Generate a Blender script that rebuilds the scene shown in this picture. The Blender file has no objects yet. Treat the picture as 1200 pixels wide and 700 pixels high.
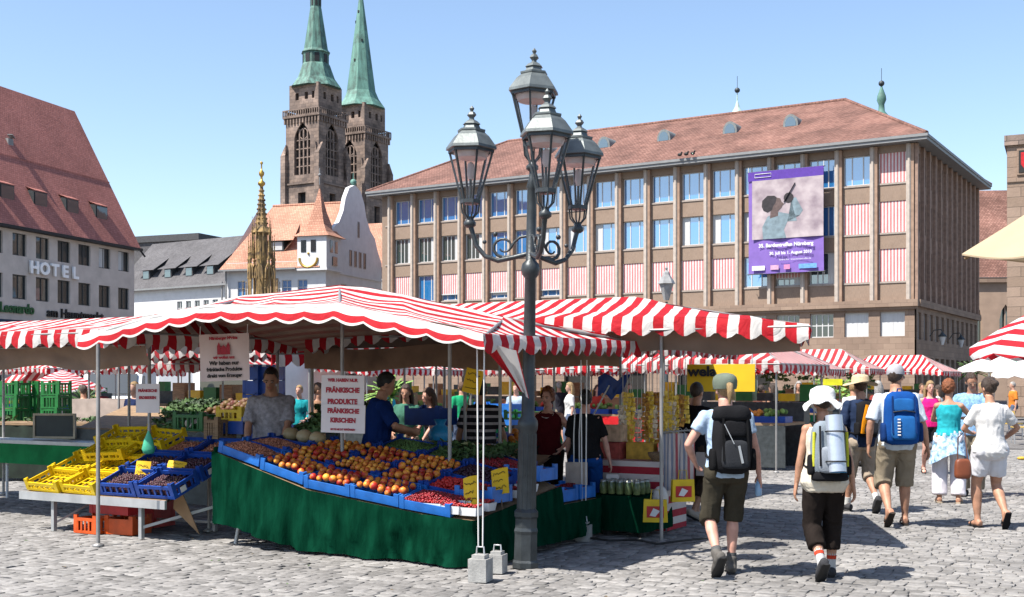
import bpy, bmesh, math, random
import numpy as np
from mathutils import Vector, Matrix, noise, Euler
R = math.radians
rnd = random.Random(7)
sc = bpy.context.scene
col = sc.collection
# ---------------------------------------------------------------- camera, sky, sun, exposure
FPX, HOR, EYE = 1400.0, 450.0, 1.65          # focal length in photo pixels, horizon row, eye height (m)
cam = bpy.data.objects.new('camera', bpy.data.cameras.new('camera')); col.objects.link(cam)
cam.location = (0, 0, EYE); cam.rotation_euler = (R(90), 0, 0)
cam.data.sensor_width = 36; cam.data.lens = 36 * FPX / 1200; cam.data.shift_y = 100 / 1200
cam.data.clip_end = 3000; cam.data.clip_start = 0.1
sc.camera = cam
SUN_EL = 58.0
SH = Vector((0.85, 0.525)).normalized()       # direction shadows fall on the ground
w = bpy.data.worlds.new('World'); sc.world = w; w.use_nodes = True
nt = w.node_tree; nt.nodes.clear()
sky = nt.nodes.new('ShaderNodeTexSky'); sky.sky_type = 'NISHITA'; sky.sun_disc = False
sky.sun_elevation = R(SUN_EL); sky.sun_rotation = math.atan2(-SH.x, -SH.y)
sky.air_density = 1.0; sky.dust_density = 0.9; sky.ozone_density = 1.1; sky.altitude = 300
bg = nt.nodes.new('ShaderNodeBackground'); bg.inputs['Strength'].default_value = 0.108
ow = nt.nodes.new('ShaderNodeOutputWorld')
nt.links.new(sky.outputs[0], bg.inputs[0]); nt.links.new(bg.outputs[0], ow.inputs[0])
sun = bpy.data.objects.new('sun', bpy.data.lights.new('sun', 'SUN')); col.objects.link(sun)
sun.data.energy = 4.95; sun.data.angle = R(0.5); sun.data.color = (1, 0.95, 0.87)
tosun = Vector((-SH.x * math.cos(R(SUN_EL)), -SH.y * math.cos(R(SUN_EL)), math.sin(R(SUN_EL))))
sun.rotation_euler = tosun.to_track_quat('Z', 'Y').to_euler()
sc.view_settings.view_transform = 'Standard'; sc.view_settings.look = 'None'
sc.view_settings.exposure = 1.10; sc.view_settings.gamma = 1.0
sc.view_settings.use_curve_mapping = False
sc.cycles.max_bounces = 6; sc.cycles.transparent_max_bounces = 8

# ---------------------------------------------------------------- coordinates
UX = Vector((0.86, -0.51, 0)).normalized(); VX = Vector((0.51, 0.86, 0)).normalized()   # axes of the rows of stalls
MO = Vector((0.12, 10.75, 0)); MROT = math.atan2(UX.y, UX.x)
def W(px, py, d): return Vector(((px - 600) * d / FPX, d, EYE + (HOR - py) * d / FPX))
def G(px, py):
    d = FPX * EYE / (py - HOR); return Vector(((px - 600) * d / FPX, d, 0))
def GD(px, d): return Vector(((px - 600) * d / FPX, d, 0))
def M(u, v, z=0): return MO + UX * u + VX * v + Vector((0, 0, z))
def toM(p):
    q = p - MO; return Vector((q.dot(UX), q.dot(VX), p.z))
def PV(px, py, v):                            # point of the upright plane v seen at a pixel, in stall axes
    k = (px - 600) / FPX
    d = (v + MO.dot(VX)) / (VX.x * k + VX.y)
    return toM(W(px, py, d))

# ---------------------------------------------------------------- mesh builder
class MB:
    def __init__(s): s.v = []; s.f = []; s.mi = []; s.sm = []; s.uv = []; s.hasuv = False
    def add(s, vs, fs, mi=0, sm=False, uv=None):
        o = len(s.v); s.v += [tuple(p) for p in vs]
        for f in fs:
            s.f.append(tuple(i + o for i in f)); s.mi.append(mi); s.sm.append(sm)
            s.uv.append([uv[i] for i in f] if uv else None)
        return s
    def quad(s, a, b, c, d, mi=0, uv=None, sm=False): return s.add([a, b, c, d], [(0, 1, 2, 3)], mi, sm, uv)
    def poly(s, pts, mi=0): return s.add(pts, [tuple(range(len(pts)))], mi)
    def box(s, x0, x1, y0, y1, z0, z1, mi=0):
        v = [(x0, y0, z0), (x1, y0, z0), (x1, y1, z0), (x0, y1, z0), (x0, y0, z1), (x1, y0, z1), (x1, y1, z1), (x0, y1, z1)]
        return s.add(v, [(0, 3, 2, 1), (4, 5, 6, 7), (0, 1, 5, 4), (1, 2, 6, 5), (2, 3, 7, 6), (3, 0, 4, 7)], mi)
    def bar(s, a, b, wx, wz=None, mi=0, up=(0, 0, 1)):     # rectangular bar between two points
        a = Vector(a); b = Vector(b); wz = wz or wx; t = (b - a).normalized(); u = Vector(up)
        if abs(t.dot(u)) > .98: u = Vector((0, 1, 0))
        x = t.cross(u).normalized(); z = x.cross(t); r = []
        for p in (a, b):
            for i, j in ((-1, -1), (1, -1), (1, 1), (-1, 1)): r.append(p + x * i * wx / 2 + z * j * wz / 2)
        return s.add(r, [(0, 1, 2, 3), (7, 6, 5, 4), (0, 4, 5, 1), (1, 5, 6, 2), (2, 6, 7, 3), (3, 7, 4, 0)], mi)
    def tube(s, pts, rad, n=8, mi=0, cap=True, xref=None, sm=True):
        pts = [Vector(p) for p in pts]; m = len(pts); vs = []
        if not isinstance(rad, (list, tuple)): rad = [rad] * m
        px = None
        for i, p in enumerate(pts):
            t = (pts[min(i + 1, m - 1)] - pts[max(i - 1, 0)]).normalized()
            if xref is not None: a = Vector(xref)
            elif px is not None: a = px
            else: a = Vector((1, 0, 0)) if abs(t.x) < .9 else Vector((0, 1, 0))
            a = (a - t * a.dot(t)).normalized(); px = a; b = t.cross(a)
            r = rad[i]; rx, ry = r if isinstance(r, (list, tuple)) else (r, r)
            for k in range(n):
                g = 2 * math.pi * k / n; vs.append(p + a * rx * math.cos(g) + b * ry * math.sin(g))
        fs = [(i * n + k, i * n + (k + 1) % n, (i + 1) * n + (k + 1) % n, (i + 1) * n + k) for i in range(m - 1) for k in range(n)]
        s.add(vs, fs, mi, sm)
        if cap:
            s.add(vs[:n], [tuple(reversed(range(n)))], mi); s.add(vs[-n:], [tuple(range(n))], mi)
        return s
    def lathe(s, prof, n=16, c=(0, 0, 0), mi=0, sm=True, rot=0, sy=1, cap=True):
        vs = [(c[0] + r * math.cos(rot + 2 * math.pi * k / n), c[1] + sy * r * math.sin(rot + 2 * math.pi * k / n), c[2] + z) for r, z in prof for k in range(n)]
        m = len(prof)
        fs = [(i * n + k, i * n + (k + 1) % n, (i + 1) * n + (k + 1) % n, (i + 1) * n + k) for i in range(m - 1) for k in range(n)]
        s.add(vs, fs, mi, sm)
        if cap:
            if prof[0][0] > 1e-4: s.add(vs[:n], [tuple(reversed(range(n)))], mi)
            if prof[-1][0] > 1e-4: s.add(vs[-n:], [tuple(range(n))], mi)
        return s
    def ball(s, c, r, n=10, m=7, mi=0):
        if not isinstance(r, (list, tuple)): r = (r, r, r)
        vs = [(c[0], c[1], c[2] - r[2])]
        for i in range(1, m):
            p = -math.pi / 2 + math.pi * i / m
            for k in range(n):
                g = 2 * math.pi * k / n
                vs.append((c[0] + r[0] * math.cos(p) * math.cos(g), c[1] + r[1] * math.cos(p) * math.sin(g), c[2] + r[2] * math.sin(p)))
        vs.append((c[0], c[1], c[2] + r[2])); L = len(vs) - 1
        fs = [(0, 1 + (k + 1) % n, 1 + k) for k in range(n)]
        for i in range(m - 2):
            fs += [(1 + i * n + k, 1 + i * n + (k + 1) % n, 1 + (i + 1) * n + (k + 1) % n, 1 + (i + 1) * n + k) for k in range(n)]
        fs += [(1 + (m - 2) * n + k, 1 + (m - 2) * n + (k + 1) % n, L) for k in range(n)]
        return s.add(vs, fs, mi, True)
    def prism(s, poly, axis, a, b, mi=0):          # 2-D outline swept along an axis (0, 1 or 2)
        def P(p, t):
            q = list(p); q.insert(axis, t); return tuple(q)
        n = len(poly); vs = [P(p, a) for p in poly] + [P(p, b) for p in poly]
        fs = [tuple(reversed(range(n))), tuple(range(n, 2 * n))] + [(i, (i + 1) % n, n + (i + 1) % n, n + i) for i in range(n)]
        return s.add(vs, fs, mi)
    def grid(s, rows, mi=0, uvf=None, sm=True):
        m = len(rows); n = len(rows[0]); vs = [p for r in rows for p in r]
        uv = [uvf(i, j, rows[i][j]) for i in range(m) for j in range(n)] if uvf else None
        fs = [(i * n + j, i * n + j + 1, (i + 1) * n + j + 1, (i + 1) * n + j) for i in range(m - 1) for j in range(n - 1)]
        return s.add(vs, fs, mi, sm, uv)
    def xf(s, mat):
        s.v = [tuple(mat @ Vector(p)) for p in s.v]; return s
    def merge(s, o, mat=None):
        vs = [mat @ Vector(p) for p in o.v] if mat is not None else o.v
        k = len(s.v); s.v += [tuple(p) for p in vs]; s.f += [tuple(i + k for i in f) for f in o.f]
        s.mi += o.mi; s.sm += o.sm; s.uv += o.uv; return s
    def mesh(s, name, mats):
        me = bpy.data.meshes.new(name)
        me.from_pydata(s.v, [], s.f)
        for m_ in (mats if isinstance(mats, (list, tuple)) else [mats]): me.materials.append(m_)
        me.polygons.foreach_set('material_index', s.mi); me.polygons.foreach_set('use_smooth', s.sm)
        ul = me.uv_layers.new(name='UVMap'); buf = []
        for p, uv in zip(me.polygons, s.uv):
            if uv is None:
                nrm = p.normal
                if abs(nrm.z) > .95: a, b = Vector((1, 0, 0)), Vector((0, 1, 0))
                else:
                    a = Vector((-nrm.y, nrm.x, 0)).normalized(); b = nrm.cross(a)
                for i in p.vertices:
                    q = me.vertices[i].co; buf += [q.dot(a), q.dot(b)]
            else:
                for t in uv: buf += [t[0], t[1]]
        ul.data.foreach_set('uv', buf)
        me.update(); return me
    def build(s, name, mats, parent=None, loc=None, rot=None):
        o = bpy.data.objects.new(name, s.mesh(name, mats)); col.objects.link(o)
        if parent: o.parent = parent
        if loc is not None: o.location = loc
        if rot is not None: o.rotation_euler = rot
        return o
def tag(o, label, cat, group=None):
    o['label'] = label; o['category'] = cat
    if group: o['group'] = group
    return o
def thing(name, label, cat, loc=(0, 0, 0), rz=0, group=None, rot=None):
    o = bpy.data.objects.new(name, None); col.objects.link(o); o.location = loc
    o.rotation_euler = rot if rot is not None else (0, 0, rz); o.empty_display_size = .1
    return tag(o, label, cat, group)
def dup(o, loc=None, label=None, rz=None, parent=None, group=None):
    c = o.copy(); col.objects.link(c)
    if loc is not None: c.location = loc
    if label: c['label'] = label
    if group: c['group'] = group
    if rz is not None: c.rotation_euler[2] = rz
    if parent: c.parent = parent
    for ch in o.children: dup(ch, parent=c)
    return c
def inst(src, parent, loc, rz=None):            # one more copy of a part, sharing its mesh
    c = src.copy(); col.objects.link(c); c.parent = parent; c.location = loc
    if rz is not None: c.rotation_euler[2] = rz
    for ch in src.children:
        d = ch.copy(); col.objects.link(d); d.parent = c
    return c
def struct(o): o['kind'] = 'structure'; return o
def text(name, s, size, mat, parent, loc, rot=(R(90), 0, 0), ext=.002, bold=0, al='CENTER', sx=1, shear=0):
    c = bpy.data.curves.new(name, 'FONT'); c.body = s; c.size = size; c.extrude = ext; c.offset = bold; c.shear = shear
    c.align_x = al; c.align_y = 'CENTER'; c.resolution_u = 3; c.materials.append(mat)
    o = bpy.data.objects.new(name, c); col.objects.link(o); o.parent = parent; o.location = loc; o.rotation_euler = rot; o.scale = (sx, 1, 1)
    return o

# ---------------------------------------------------------------- materials
KC = 0.76        # every base colour is set to the exposure above
def kc(c): return tuple(x * KC for x in c)
def mat(name, c, rough=.7, var=.18, scale=5, bump=0, bscale=60, metal=0, spec=.4, trans=0, c2=None, dirt=None, stretch=None, objrand=0):
    m = bpy.data.materials.new(name); m.use_nodes = True; n = m.node_tree; L = n.links; b = n.nodes['Principled BSDF']
    tc = n.nodes.new('ShaderNodeTexCoord'); src = tc.outputs['Object']
    if stretch:
        mp = n.nodes.new('ShaderNodeMapping'); mp.inputs['Scale'].default_value = stretch; L.new(src, mp.inputs[0]); src = mp.outputs[0]
    nz = n.nodes.new('ShaderNodeTexNoise'); nz.inputs['Scale'].default_value = scale; nz.inputs['Detail'].default_value = 5
    L.new(src, nz.inputs['Vector'])
    rp = n.nodes.new('ShaderNodeValToRGB'); e = rp.color_ramp.elements
    c = kc(c); c2 = kc(c2) if c2 else None
    lo = tuple(x * (1 - var) for x in c) + (1,); hi = tuple(min(1, x * (1 + var)) for x in (c2 or c)) + (1,)
    e[0].position = .32; e[0].color = lo; e[1].position = .68; e[1].color = hi
    L.new(nz.outputs[0], rp.inputs[0]); out = rp.outputs[0]
    if dirt:
        n2 = n.nodes.new('ShaderNodeTexNoise'); n2.inputs['Scale'].default_value = dirt[1]; n2.inputs['Detail'].default_value = 8; n2.inputs['Roughness'].default_value = .7
        L.new(tc.outputs['Object'], n2.inputs['Vector'])
        mr = n.nodes.new('ShaderNodeMapRange'); mr.inputs[1].default_value = .5; mr.inputs[2].default_value = .72; L.new(n2.outputs[0], mr.inputs[0])
        mx = n.nodes.new('ShaderNodeMixRGB'); mx.inputs[2].default_value = kc(dirt[0]) + (1,); L.new(out, mx.inputs[1])
        ml = n.nodes.new('ShaderNodeMath'); ml.operation = 'MULTIPLY'; ml.inputs[1].default_value = dirt[2]; L.new(mr.outputs[0], ml.inputs[0]); L.new(ml.outputs[0], mx.inputs[0])
        out = mx.outputs[0]
    if objrand:
        oi = n.nodes.new('ShaderNodeObjectInfo'); hs = n.nodes.new('ShaderNodeHueSaturation')
        mr = n.nodes.new('ShaderNodeMapRange'); mr.inputs[3].default_value = 1 - objrand; mr.inputs[4].default_value = 1 + objrand
        L.new(oi.outputs['Random'], mr.inputs[0]); L.new(mr.outputs[0], hs.inputs['Value']); L.new(out, hs.inputs['Color']); out = hs.outputs[0]
    L.new(out, b.inputs['Base Color'])
    b.inputs['Roughness'].default_value = rough; b.inputs['Metallic'].default_value = metal; b.inputs['Specular IOR Level'].default_value = spec
    if bump:
        nb = n.nodes.new('ShaderNodeTexNoise'); nb.inputs['Scale'].default_value = bscale; nb.inputs['Detail'].default_value = 4; L.new(src, nb.inputs['Vector'])
        bp = n.nodes.new('ShaderNodeBump'); bp.inputs['Strength'].default_value = bump; bp.inputs['Distance'].default_value = .02
        L.new(nb.outputs[0], bp.inputs['Height']); L.new(bp.outputs[0], b.inputs['Normal'])
    if trans:
        tr = n.nodes.new('ShaderNodeBsdfTranslucent'); L.new(out, tr.inputs[0]); ms = n.nodes.new('ShaderNodeMixShader'); ms.inputs[0].default_value = trans
        L.new(b.outputs[0], ms.inputs[1]); L.new(tr.outputs[0], ms.inputs[2]); L.new(ms.outputs[0], n.nodes['Material Output'].inputs[0])
    return m
def brick(name, c1, c2, mortar, bw, bh, ms=.01, rough=.85, bump=.4, big=.2, off=.5, bigscale=.35, streak=0):
    c1, c2, mortar = kc(c1), kc(c2), kc(mortar)
    m = bpy.data.materials.new(name); m.use_nodes = True; n = m.node_tree; L = n.links; b = n.nodes['Principled BSDF']
    tc = n.nodes.new('ShaderNodeTexCoord'); bt = n.nodes.new('ShaderNodeTexBrick'); L.new(tc.outputs['UV'], bt.inputs['Vector'])
    bt.offset = off; bt.inputs['Scale'].default_value = 1; bt.inputs['Brick Width'].default_value = bw; bt.inputs['Row Height'].default_value = bh
    bt.inputs['Mortar Size'].default_value = ms; bt.inputs['Mortar Smooth'].default_value = .3; bt.inputs['Bias'].default_value = 0
    bt.inputs['Color1'].default_value = (*c1, 1); bt.inputs['Color2'].default_value = (*c2, 1); bt.inputs['Mortar'].default_value = (*mortar, 1)
    nz = n.nodes.new('ShaderNodeTexNoise'); nz.inputs['Scale'].default_value = bigscale; nz.inputs['Detail'].default_value = 7; nz.inputs['Roughness'].default_value = .65
    L.new(tc.outputs['Object'], nz.inputs['Vector'])
    mr = n.nodes.new('ShaderNodeMapRange'); mr.inputs[1].default_value = .3; mr.inputs[2].default_value = .7; mr.inputs[3].default_value = 1 - big; mr.inputs[4].default_value = 1 + big
    L.new(nz.outputs[0], mr.inputs[0])
    hs = n.nodes.new('ShaderNodeHueSaturation'); L.new(mr.outputs[0], hs.inputs['Value']); L.new(bt.outputs['Color'], hs.inputs['Color'])
    L.new(hs.outputs[0], b.inputs['Base Color']); b.inputs['Roughness'].default_value = rough; b.inputs['Specular IOR Level'].default_value = .25
    n2 = n.nodes.new('ShaderNodeTexNoise'); n2.inputs['Scale'].default_value = 8; L.new(tc.outputs['Object'], n2.inputs['Vector'])
    ad = n.nodes.new('ShaderNodeMath'); ad.operation = 'SUBTRACT'; L.new(n2.outputs[0], ad.inputs[0]); L.new(bt.outputs['Fac'], ad.inputs[1])
    bp = n.nodes.new('ShaderNodeBump'); bp.inputs['Strength'].default_value = bump; bp.inputs['Distance'].default_value = .03
    L.new(ad.outputs[0], bp.inputs['Height']); L.new(bp.outputs[0], b.inputs['Normal'])
    return m
def stripes(name, ca, cb, period, duty=.5, trans=.3, rough=.75, var=.08):       # stripes across UV.x (metres)
    ca, cb = kc(ca), kc(cb)
    m = bpy.data.materials.new(name); m.use_nodes = True; n = m.node_tree; L = n.links; b = n.nodes['Principled BSDF']
    tc = n.nodes.new('ShaderNodeTexCoord'); sp = n.nodes.new('ShaderNodeSeparateXYZ'); L.new(tc.outputs['UV'], sp.inputs[0])
    d = n.nodes.new('ShaderNodeMath'); d.operation = 'DIVIDE'; d.inputs[1].default_value = period; L.new(sp.outputs[0], d.inputs[0])
    f = n.nodes.new('ShaderNodeMath'); f.operation = 'FRACT'; L.new(d.outputs[0], f.inputs[0])
    g = n.nodes.new('ShaderNodeMath'); g.operation = 'GREATER_THAN'; g.inputs[1].default_value = duty; L.new(f.outputs[0], g.inputs[0])
    mx = n.nodes.new('ShaderNodeMixRGB'); mx.inputs[1].default_value = (*ca, 1); mx.inputs[2].default_value = (*cb, 1); L.new(g.outputs[0], mx.inputs[0])
    nz = n.nodes.new('ShaderNodeTexNoise'); nz.inputs['Scale'].default_value = 2.5; nz.inputs['Detail'].default_value = 6; L.new(tc.outputs['Object'], nz.inputs['Vector'])
    mr = n.nodes.new('ShaderNodeMapRange'); mr.inputs[1].default_value = .3; mr.inputs[2].default_value = .7; mr.inputs[3].default_value = 1 - var * 1.5; mr.inputs[4].default_value = 1 + var * .5
    L.new(nz.outputs[0], mr.inputs[0]); hs = n.nodes.new('ShaderNodeHueSaturation'); L.new(mr.outputs[0], hs.inputs['Value']); L.new(mx.outputs[0], hs.inputs['Color'])
    L.new(hs.outputs[0], b.inputs['Base Color']); b.inputs['Roughness'].default_value = rough; b.inputs['Specular IOR Level'].default_value = .2
    n3 = n.nodes.new('ShaderNodeTexNoise'); n3.inputs['Scale'].default_value = 4; n3.inputs['Detail'].default_value = 5; n3.inputs['Distortion'].default_value = 1.2; L.new(tc.outputs['Object'], n3.inputs['Vector'])
    bp = n.nodes.new('ShaderNodeBump'); bp.inputs['Strength'].default_value = .55; bp.inputs['Distance'].default_value = .06; L.new(n3.outputs[0], bp.inputs['Height']); L.new(bp.outputs[0], b.inputs['Normal'])
    if trans:
        tr = n.nodes.new('ShaderNodeBsdfTranslucent'); L.new(hs.outputs[0], tr.inputs[0]); ms = n.nodes.new('ShaderNodeMixShader'); ms.inputs[0].default_value = trans
        L.new(b.outputs[0], ms.inputs[1]); L.new(tr.outputs[0], ms.inputs[2]); L.new(ms.outputs[0], n.nodes['Material Output'].inputs[0])
    return m
def glass(name, c, refl=.35, rough=.03):          # window glass before a dark room: plain body colour with a strong mirror coat
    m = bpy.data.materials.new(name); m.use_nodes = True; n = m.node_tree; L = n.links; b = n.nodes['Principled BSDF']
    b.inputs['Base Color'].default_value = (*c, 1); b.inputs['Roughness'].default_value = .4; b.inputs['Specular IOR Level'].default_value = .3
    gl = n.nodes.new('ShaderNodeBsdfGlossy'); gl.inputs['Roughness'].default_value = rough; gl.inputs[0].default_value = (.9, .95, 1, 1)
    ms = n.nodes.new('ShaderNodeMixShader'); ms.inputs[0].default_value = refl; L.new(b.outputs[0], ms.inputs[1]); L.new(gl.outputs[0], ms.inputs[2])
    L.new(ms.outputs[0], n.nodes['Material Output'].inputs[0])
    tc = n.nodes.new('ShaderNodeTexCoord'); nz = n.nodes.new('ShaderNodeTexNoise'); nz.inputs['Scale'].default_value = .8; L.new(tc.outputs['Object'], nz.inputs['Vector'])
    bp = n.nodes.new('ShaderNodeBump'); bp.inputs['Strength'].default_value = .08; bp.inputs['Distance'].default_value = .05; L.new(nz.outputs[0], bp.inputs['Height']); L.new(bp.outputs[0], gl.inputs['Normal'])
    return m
RED, WHT = (.60, .018, .030), (.86, .83, .80)
m_can = stripes('canopy_stripes', RED, WHT, .23, var=.16)
m_can2 = stripes('old_canopy_stripes', (.55, .05, .06), (.80, .74, .70), .23, trans=.28, var=.2)
m_pole = mat('galvanised_steel', (.36, .35, .34), .5, metal=.5)
m_dark = mat('dark_iron', (.055, .065, .07), .5, .25, 12, .1, 80, metal=.3)
m_green = mat('green_cloth', (.003, .036, .019), .95, .4, 3, .4, 14, spec=0, stretch=(3, 3, .6))
m_lining = mat('beige_lining', (.30, .21, .155), .9, .2, 2, .3, 6, trans=.22)
m_green2 = mat('bright_green_cloth', (.012, .20, .06), .8, .3, 3, .2, 10, spec=.1)
m_blue = mat('blue_plastic', (.012, .065, .34), .4, .2, 8)
m_sky = mat('light_blue_plastic', (.02, .16, .55), .4, .2, 8)
m_yel = mat('yellow_plastic', (.80, .55, .008), .4, .12, 8)
m_redp = mat('red_plastic', (.55, .015, .02), .4, .2, 8)
m_orp = mat('orange_plastic', (.65, .09, .012), .4, .2, 8)
m_grnp = mat('green_plastic', (.015, .17, .035), .45, .2, 8)
m_card = mat('yellow_card', (.85, .52, .01), .7, .06)
m_ink = mat('black_ink', (.02, .018, .018), .7, .1)
m_redink = mat('red_ink', (.42, .03, .05), .7, .1)
m_paper = mat('white_board', (.78, .72, .70), .7, .05)
m_cream = mat('cream_banner', (.70, .56, .52), .8, .06)
m_wood = mat('worn_wood', (.28, .18, .10), .7, .35, 6, .2, stretch=(1, 12, 12))
m_grey = mat('grey_metal_edge', (.52, .53, .54), .4, .15, metal=.5)
m_cbd = mat('brown_cardboard', (.36, .22, .12), .8, .15)
m_conc = mat('pale_concrete', (.36, .355, .34), .85, .2, 10, .2)
m_rope = mat('white_rope', (.75, .74, .72), .8, .1)
m_white = mat('white_paint', (.78, .79, .80), .5, .05)
m_letter = mat('white_letter', (1.12, 1.12, 1.12), .5, .0)
m_black = mat('black_rubber', (.015, .015, .016), .6, .3)
# ================================================================ SETTING: ground
m_ground = brick('far_setts', (.25, .235, .225), (.17, .16, .155), (.08, .075, .07), .19, .15, .012, .9, .5, .25)
m_bed = mat('joint_sand', (.085, .078, .072), .95, .3, 9)
g = MB()
g.quad((-900, -40, -.03), (900, -40, -.03), (900, 1500, -.03), (-900, 1500, -.03))
struct(g.build('market_square', m_ground))
bed = MB(); p = [M(-17, -9.5, -.022), M(14, -9.5, -.022), M(14, 24, -.022), M(-17, 24, -.022)]; bed.quad(*p); struct(bed.build('paving_bed', m_bed))
def setts():
    rs = np.random.RandomState(3); V = []; T = []
    v = -9.4
    while v < 24:
        hv = rs.uniform(.10, .135); u = -17 + rs.uniform(0, .2)
        while u < 14:
            wu = rs.uniform(.10, .19); c = M(u + wu / 2, v + hv / 2)
            if c.y > 6.5 and abs(c.x) < c.y * .52 + 1.2 and c.y < 30:
                wob = .05 * math.sin(u * .9 + v * .35) + .04 * math.sin(v * 1.3)
                V.append((u, v + wob, wu, hv, rs.normal(0, .0025), rs.normal(0, .011), rs.normal(0, .011))); T.append(rs.beta(2.2, 2.2))
            u += wu
        v += hv
    A = np.array(V); n = len(A); gap = .008
    # 12 vertices a stone: rim, shoulder, crown
    rings = [(1.0, -.014), (.94, .001), (.76, .003)]
    out = np.zeros((n, 12, 3)); sg = np.array([(-1, -1), (1, -1), (1, 1), (-1, 1)])
    for ri, (k, z) in enumerate(rings):
        for ci in range(4):
            jit = rs.normal(0, .006, (n, 2)) * (0 if ri == 2 else 1)
            du = sg[ci, 0] * (A[:, 2] / 2 - gap / 2) * k; dv = sg[ci, 1] * (A[:, 3] / 2 - gap / 2) * k
            uu = A[:, 0] + A[:, 2] / 2 + du + jit[:, 0]; vv = A[:, 1] + A[:, 3] / 2 + dv + jit[:, 1]
            out[:, ri * 4 + ci, 0] = MO.x + UX.x * uu + VX.x * vv
            out[:, ri * 4 + ci, 1] = MO.y + UX.y * uu + VX.y * vv
            out[:, ri * 4 + ci, 2] = z - .008 + A[:, 4] + (A[:, 5] * du + A[:, 6] * dv if ri else 0)
    fl = []
    for a in (0, 4):
        for c in range(4): fl.append((a + c, a + (c + 1) % 4, a + 4 + (c + 1) % 4, a + 4 + c))
    fl.append((8, 9, 10, 11)); fl = np.array(fl)
    F = (fl[None] + (np.arange(n) * 12)[:, None, None]).reshape(-1, 4)
    me = bpy.data.meshes.new('paving_stones'); me.vertices.add(n * 12); me.vertices.foreach_set('co', out.ravel())
    me.loops.add(F.size); me.loops.foreach_set('vertex_index', F.ravel().astype(np.int32))
    me.polygons.add(len(F)); me.polygons.foreach_set('loop_start', np.arange(0, F.size, 4, dtype=np.int32))
    me.polygons.foreach_set('use_smooth', np.ones(len(F), bool))
    at = me.attributes.new('tone', 'FLOAT', 'FACE'); at.data.foreach_set('value', np.repeat(np.array(T), 9).astype(np.float32))
    me.update(); me.validate()
    m = bpy.data.materials.new('granite_setts'); m.use_nodes = True; nn = m.node_tree; L = nn.links; b = nn.nodes['Principled BSDF']
    a = nn.nodes.new('ShaderNodeAttribute'); a.attribute_name = 'tone'; rp = nn.nodes.new('ShaderNodeValToRGB'); e = rp.color_ramp.elements
    e[0].color = (.13, .125, .12, 1); e[1].color = (.265, .255, .245, 1); k = rp.color_ramp.elements.new(.5); k.color = (.195, .187, .18, 1)
    L.new(a.outputs['Fac'], rp.inputs[0]); tc = nn.nodes.new('ShaderNodeTexCoord')
    nz = nn.nodes.new('ShaderNodeTexNoise'); nz.inputs['Scale'].default_value = 22; nz.inputs['Detail'].default_value = 6; L.new(tc.outputs['Object'], nz.inputs['Vector'])
    n2 = nn.nodes.new('ShaderNodeTexNoise'); n2.inputs['Scale'].default_value = .6; n2.inputs['Detail'].default_value = 6; L.new(tc.outputs['Object'], n2.inputs['Vector'])
    mm = nn.nodes.new('ShaderNodeMath'); mm.operation = 'ADD'; L.new(nz.outputs[0], mm.inputs[0]); L.new(n2.outputs[0], mm.inputs[1])
    mr = nn.nodes.new('ShaderNodeMapRange'); mr.inputs[1].default_value = .7; mr.inputs[2].default_value = 1.3; mr.inputs[3].default_value = .72; mr.inputs[4].default_value = 1.25; L.new(mm.outputs[0], mr.inputs[0])
    hs = nn.nodes.new('ShaderNodeHueSaturation'); L.new(mr.outputs[0], hs.inputs['Value']); L.new(rp.outputs[0], hs.inputs['Color']); L.new(hs.outputs[0], b.inputs['Base Color'])
    b.inputs['Roughness'].default_value = .8; b.inputs['Specular IOR Level'].default_value = .08
    bp = nn.nodes.new('ShaderNodeBump'); bp.inputs['Strength'].default_value = .35; bp.inputs['Distance'].default_value = .01; L.new(nz.outputs[0], bp.inputs['Height']); L.new(bp.outputs[0], b.inputs['Normal'])
    me.materials.append(m)
    o = bpy.data.objects.new('paving_stones', me); col.objects.link(o); struct(o)
setts()

# ================================================================ SETTING: buildings
m_tile = brick('brown_red_tiles', (.27, .145, .115), (.18, .09, .07), (.11, .055, .045), .3, .24, .02, .9, .7, .42, bigscale=.35)
m_tile_h = brick('dark_red_tiles', (.52, .21, .175), (.40, .155, .13), (.22, .085, .07), .22, .2, .014, .9, .5, .22, bigscale=.2)
m_tile_o = brick('orange_tiles', (.56, .30, .21), (.44, .22, .15), (.28, .13, .09), .28, .26, .02, .9, .6, .28, bigscale=.3)
m_slate = brick('grey_tiles', (.15, .145, .15), (.11, .105, .11), (.07, .065, .07), .22, .2, .014, .85, .5, .25, bigscale=.3)
m_sand = brick('sandstone', (.34, .245, .185), (.27, .19, .145), (.20, .145, .11), .9, .42, .012, .9, .3, .16)
m_sandd = brick('church_stone', (.33, .245, .20), (.20, .155, .135), (.12, .095, .085), 1.1, .6, .02, .95, .5, .55, bigscale=.22)
m_spandrel = mat('brown_spandrel', (.31, .225, .17), .85, .18, 9, .2, stretch=(6, 6, .4), dirt=((.19, .13, .095), 1.2, .5))
m_pier = mat('pale_stone_fin', (.50, .43, .375), .85, .12, 3, .1)
m_pier2 = mat('tan_stone_fin', (.37, .245, .175), .85, .15, 3, .1)
m_fascia = mat('grey_fascia', (.25, .255, .26), .6, .08, 3)
m_frame = mat('pale_window_frame', (.60, .60, .60), .5, .05)
m_gblue = glass('painted_sky_glass', (.015, .16, .40), .30)  # blue body colour stands in for the sky reflected in the panes
m_gdark = glass('dark_glass', (.010, .016, .018), .10)
m_ggreen = glass('greenish_glass', (.03, .05, .045), .22)
m_curtain = mat('white_curtain', (.62, .63, .64), .8, .08, 3, .2, 6, stretch=(6, 1, .3))
m_blind = stripes('striped_blind', (.60, .22, .22), (.80, .70, .69), .24, .5, 0, .8)
m_plaster = mat('white_plaster', (.74, .74, .75), .9, .05, 1.5, .1, dirt=((.5, .5, .5), .8, .35))
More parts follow.
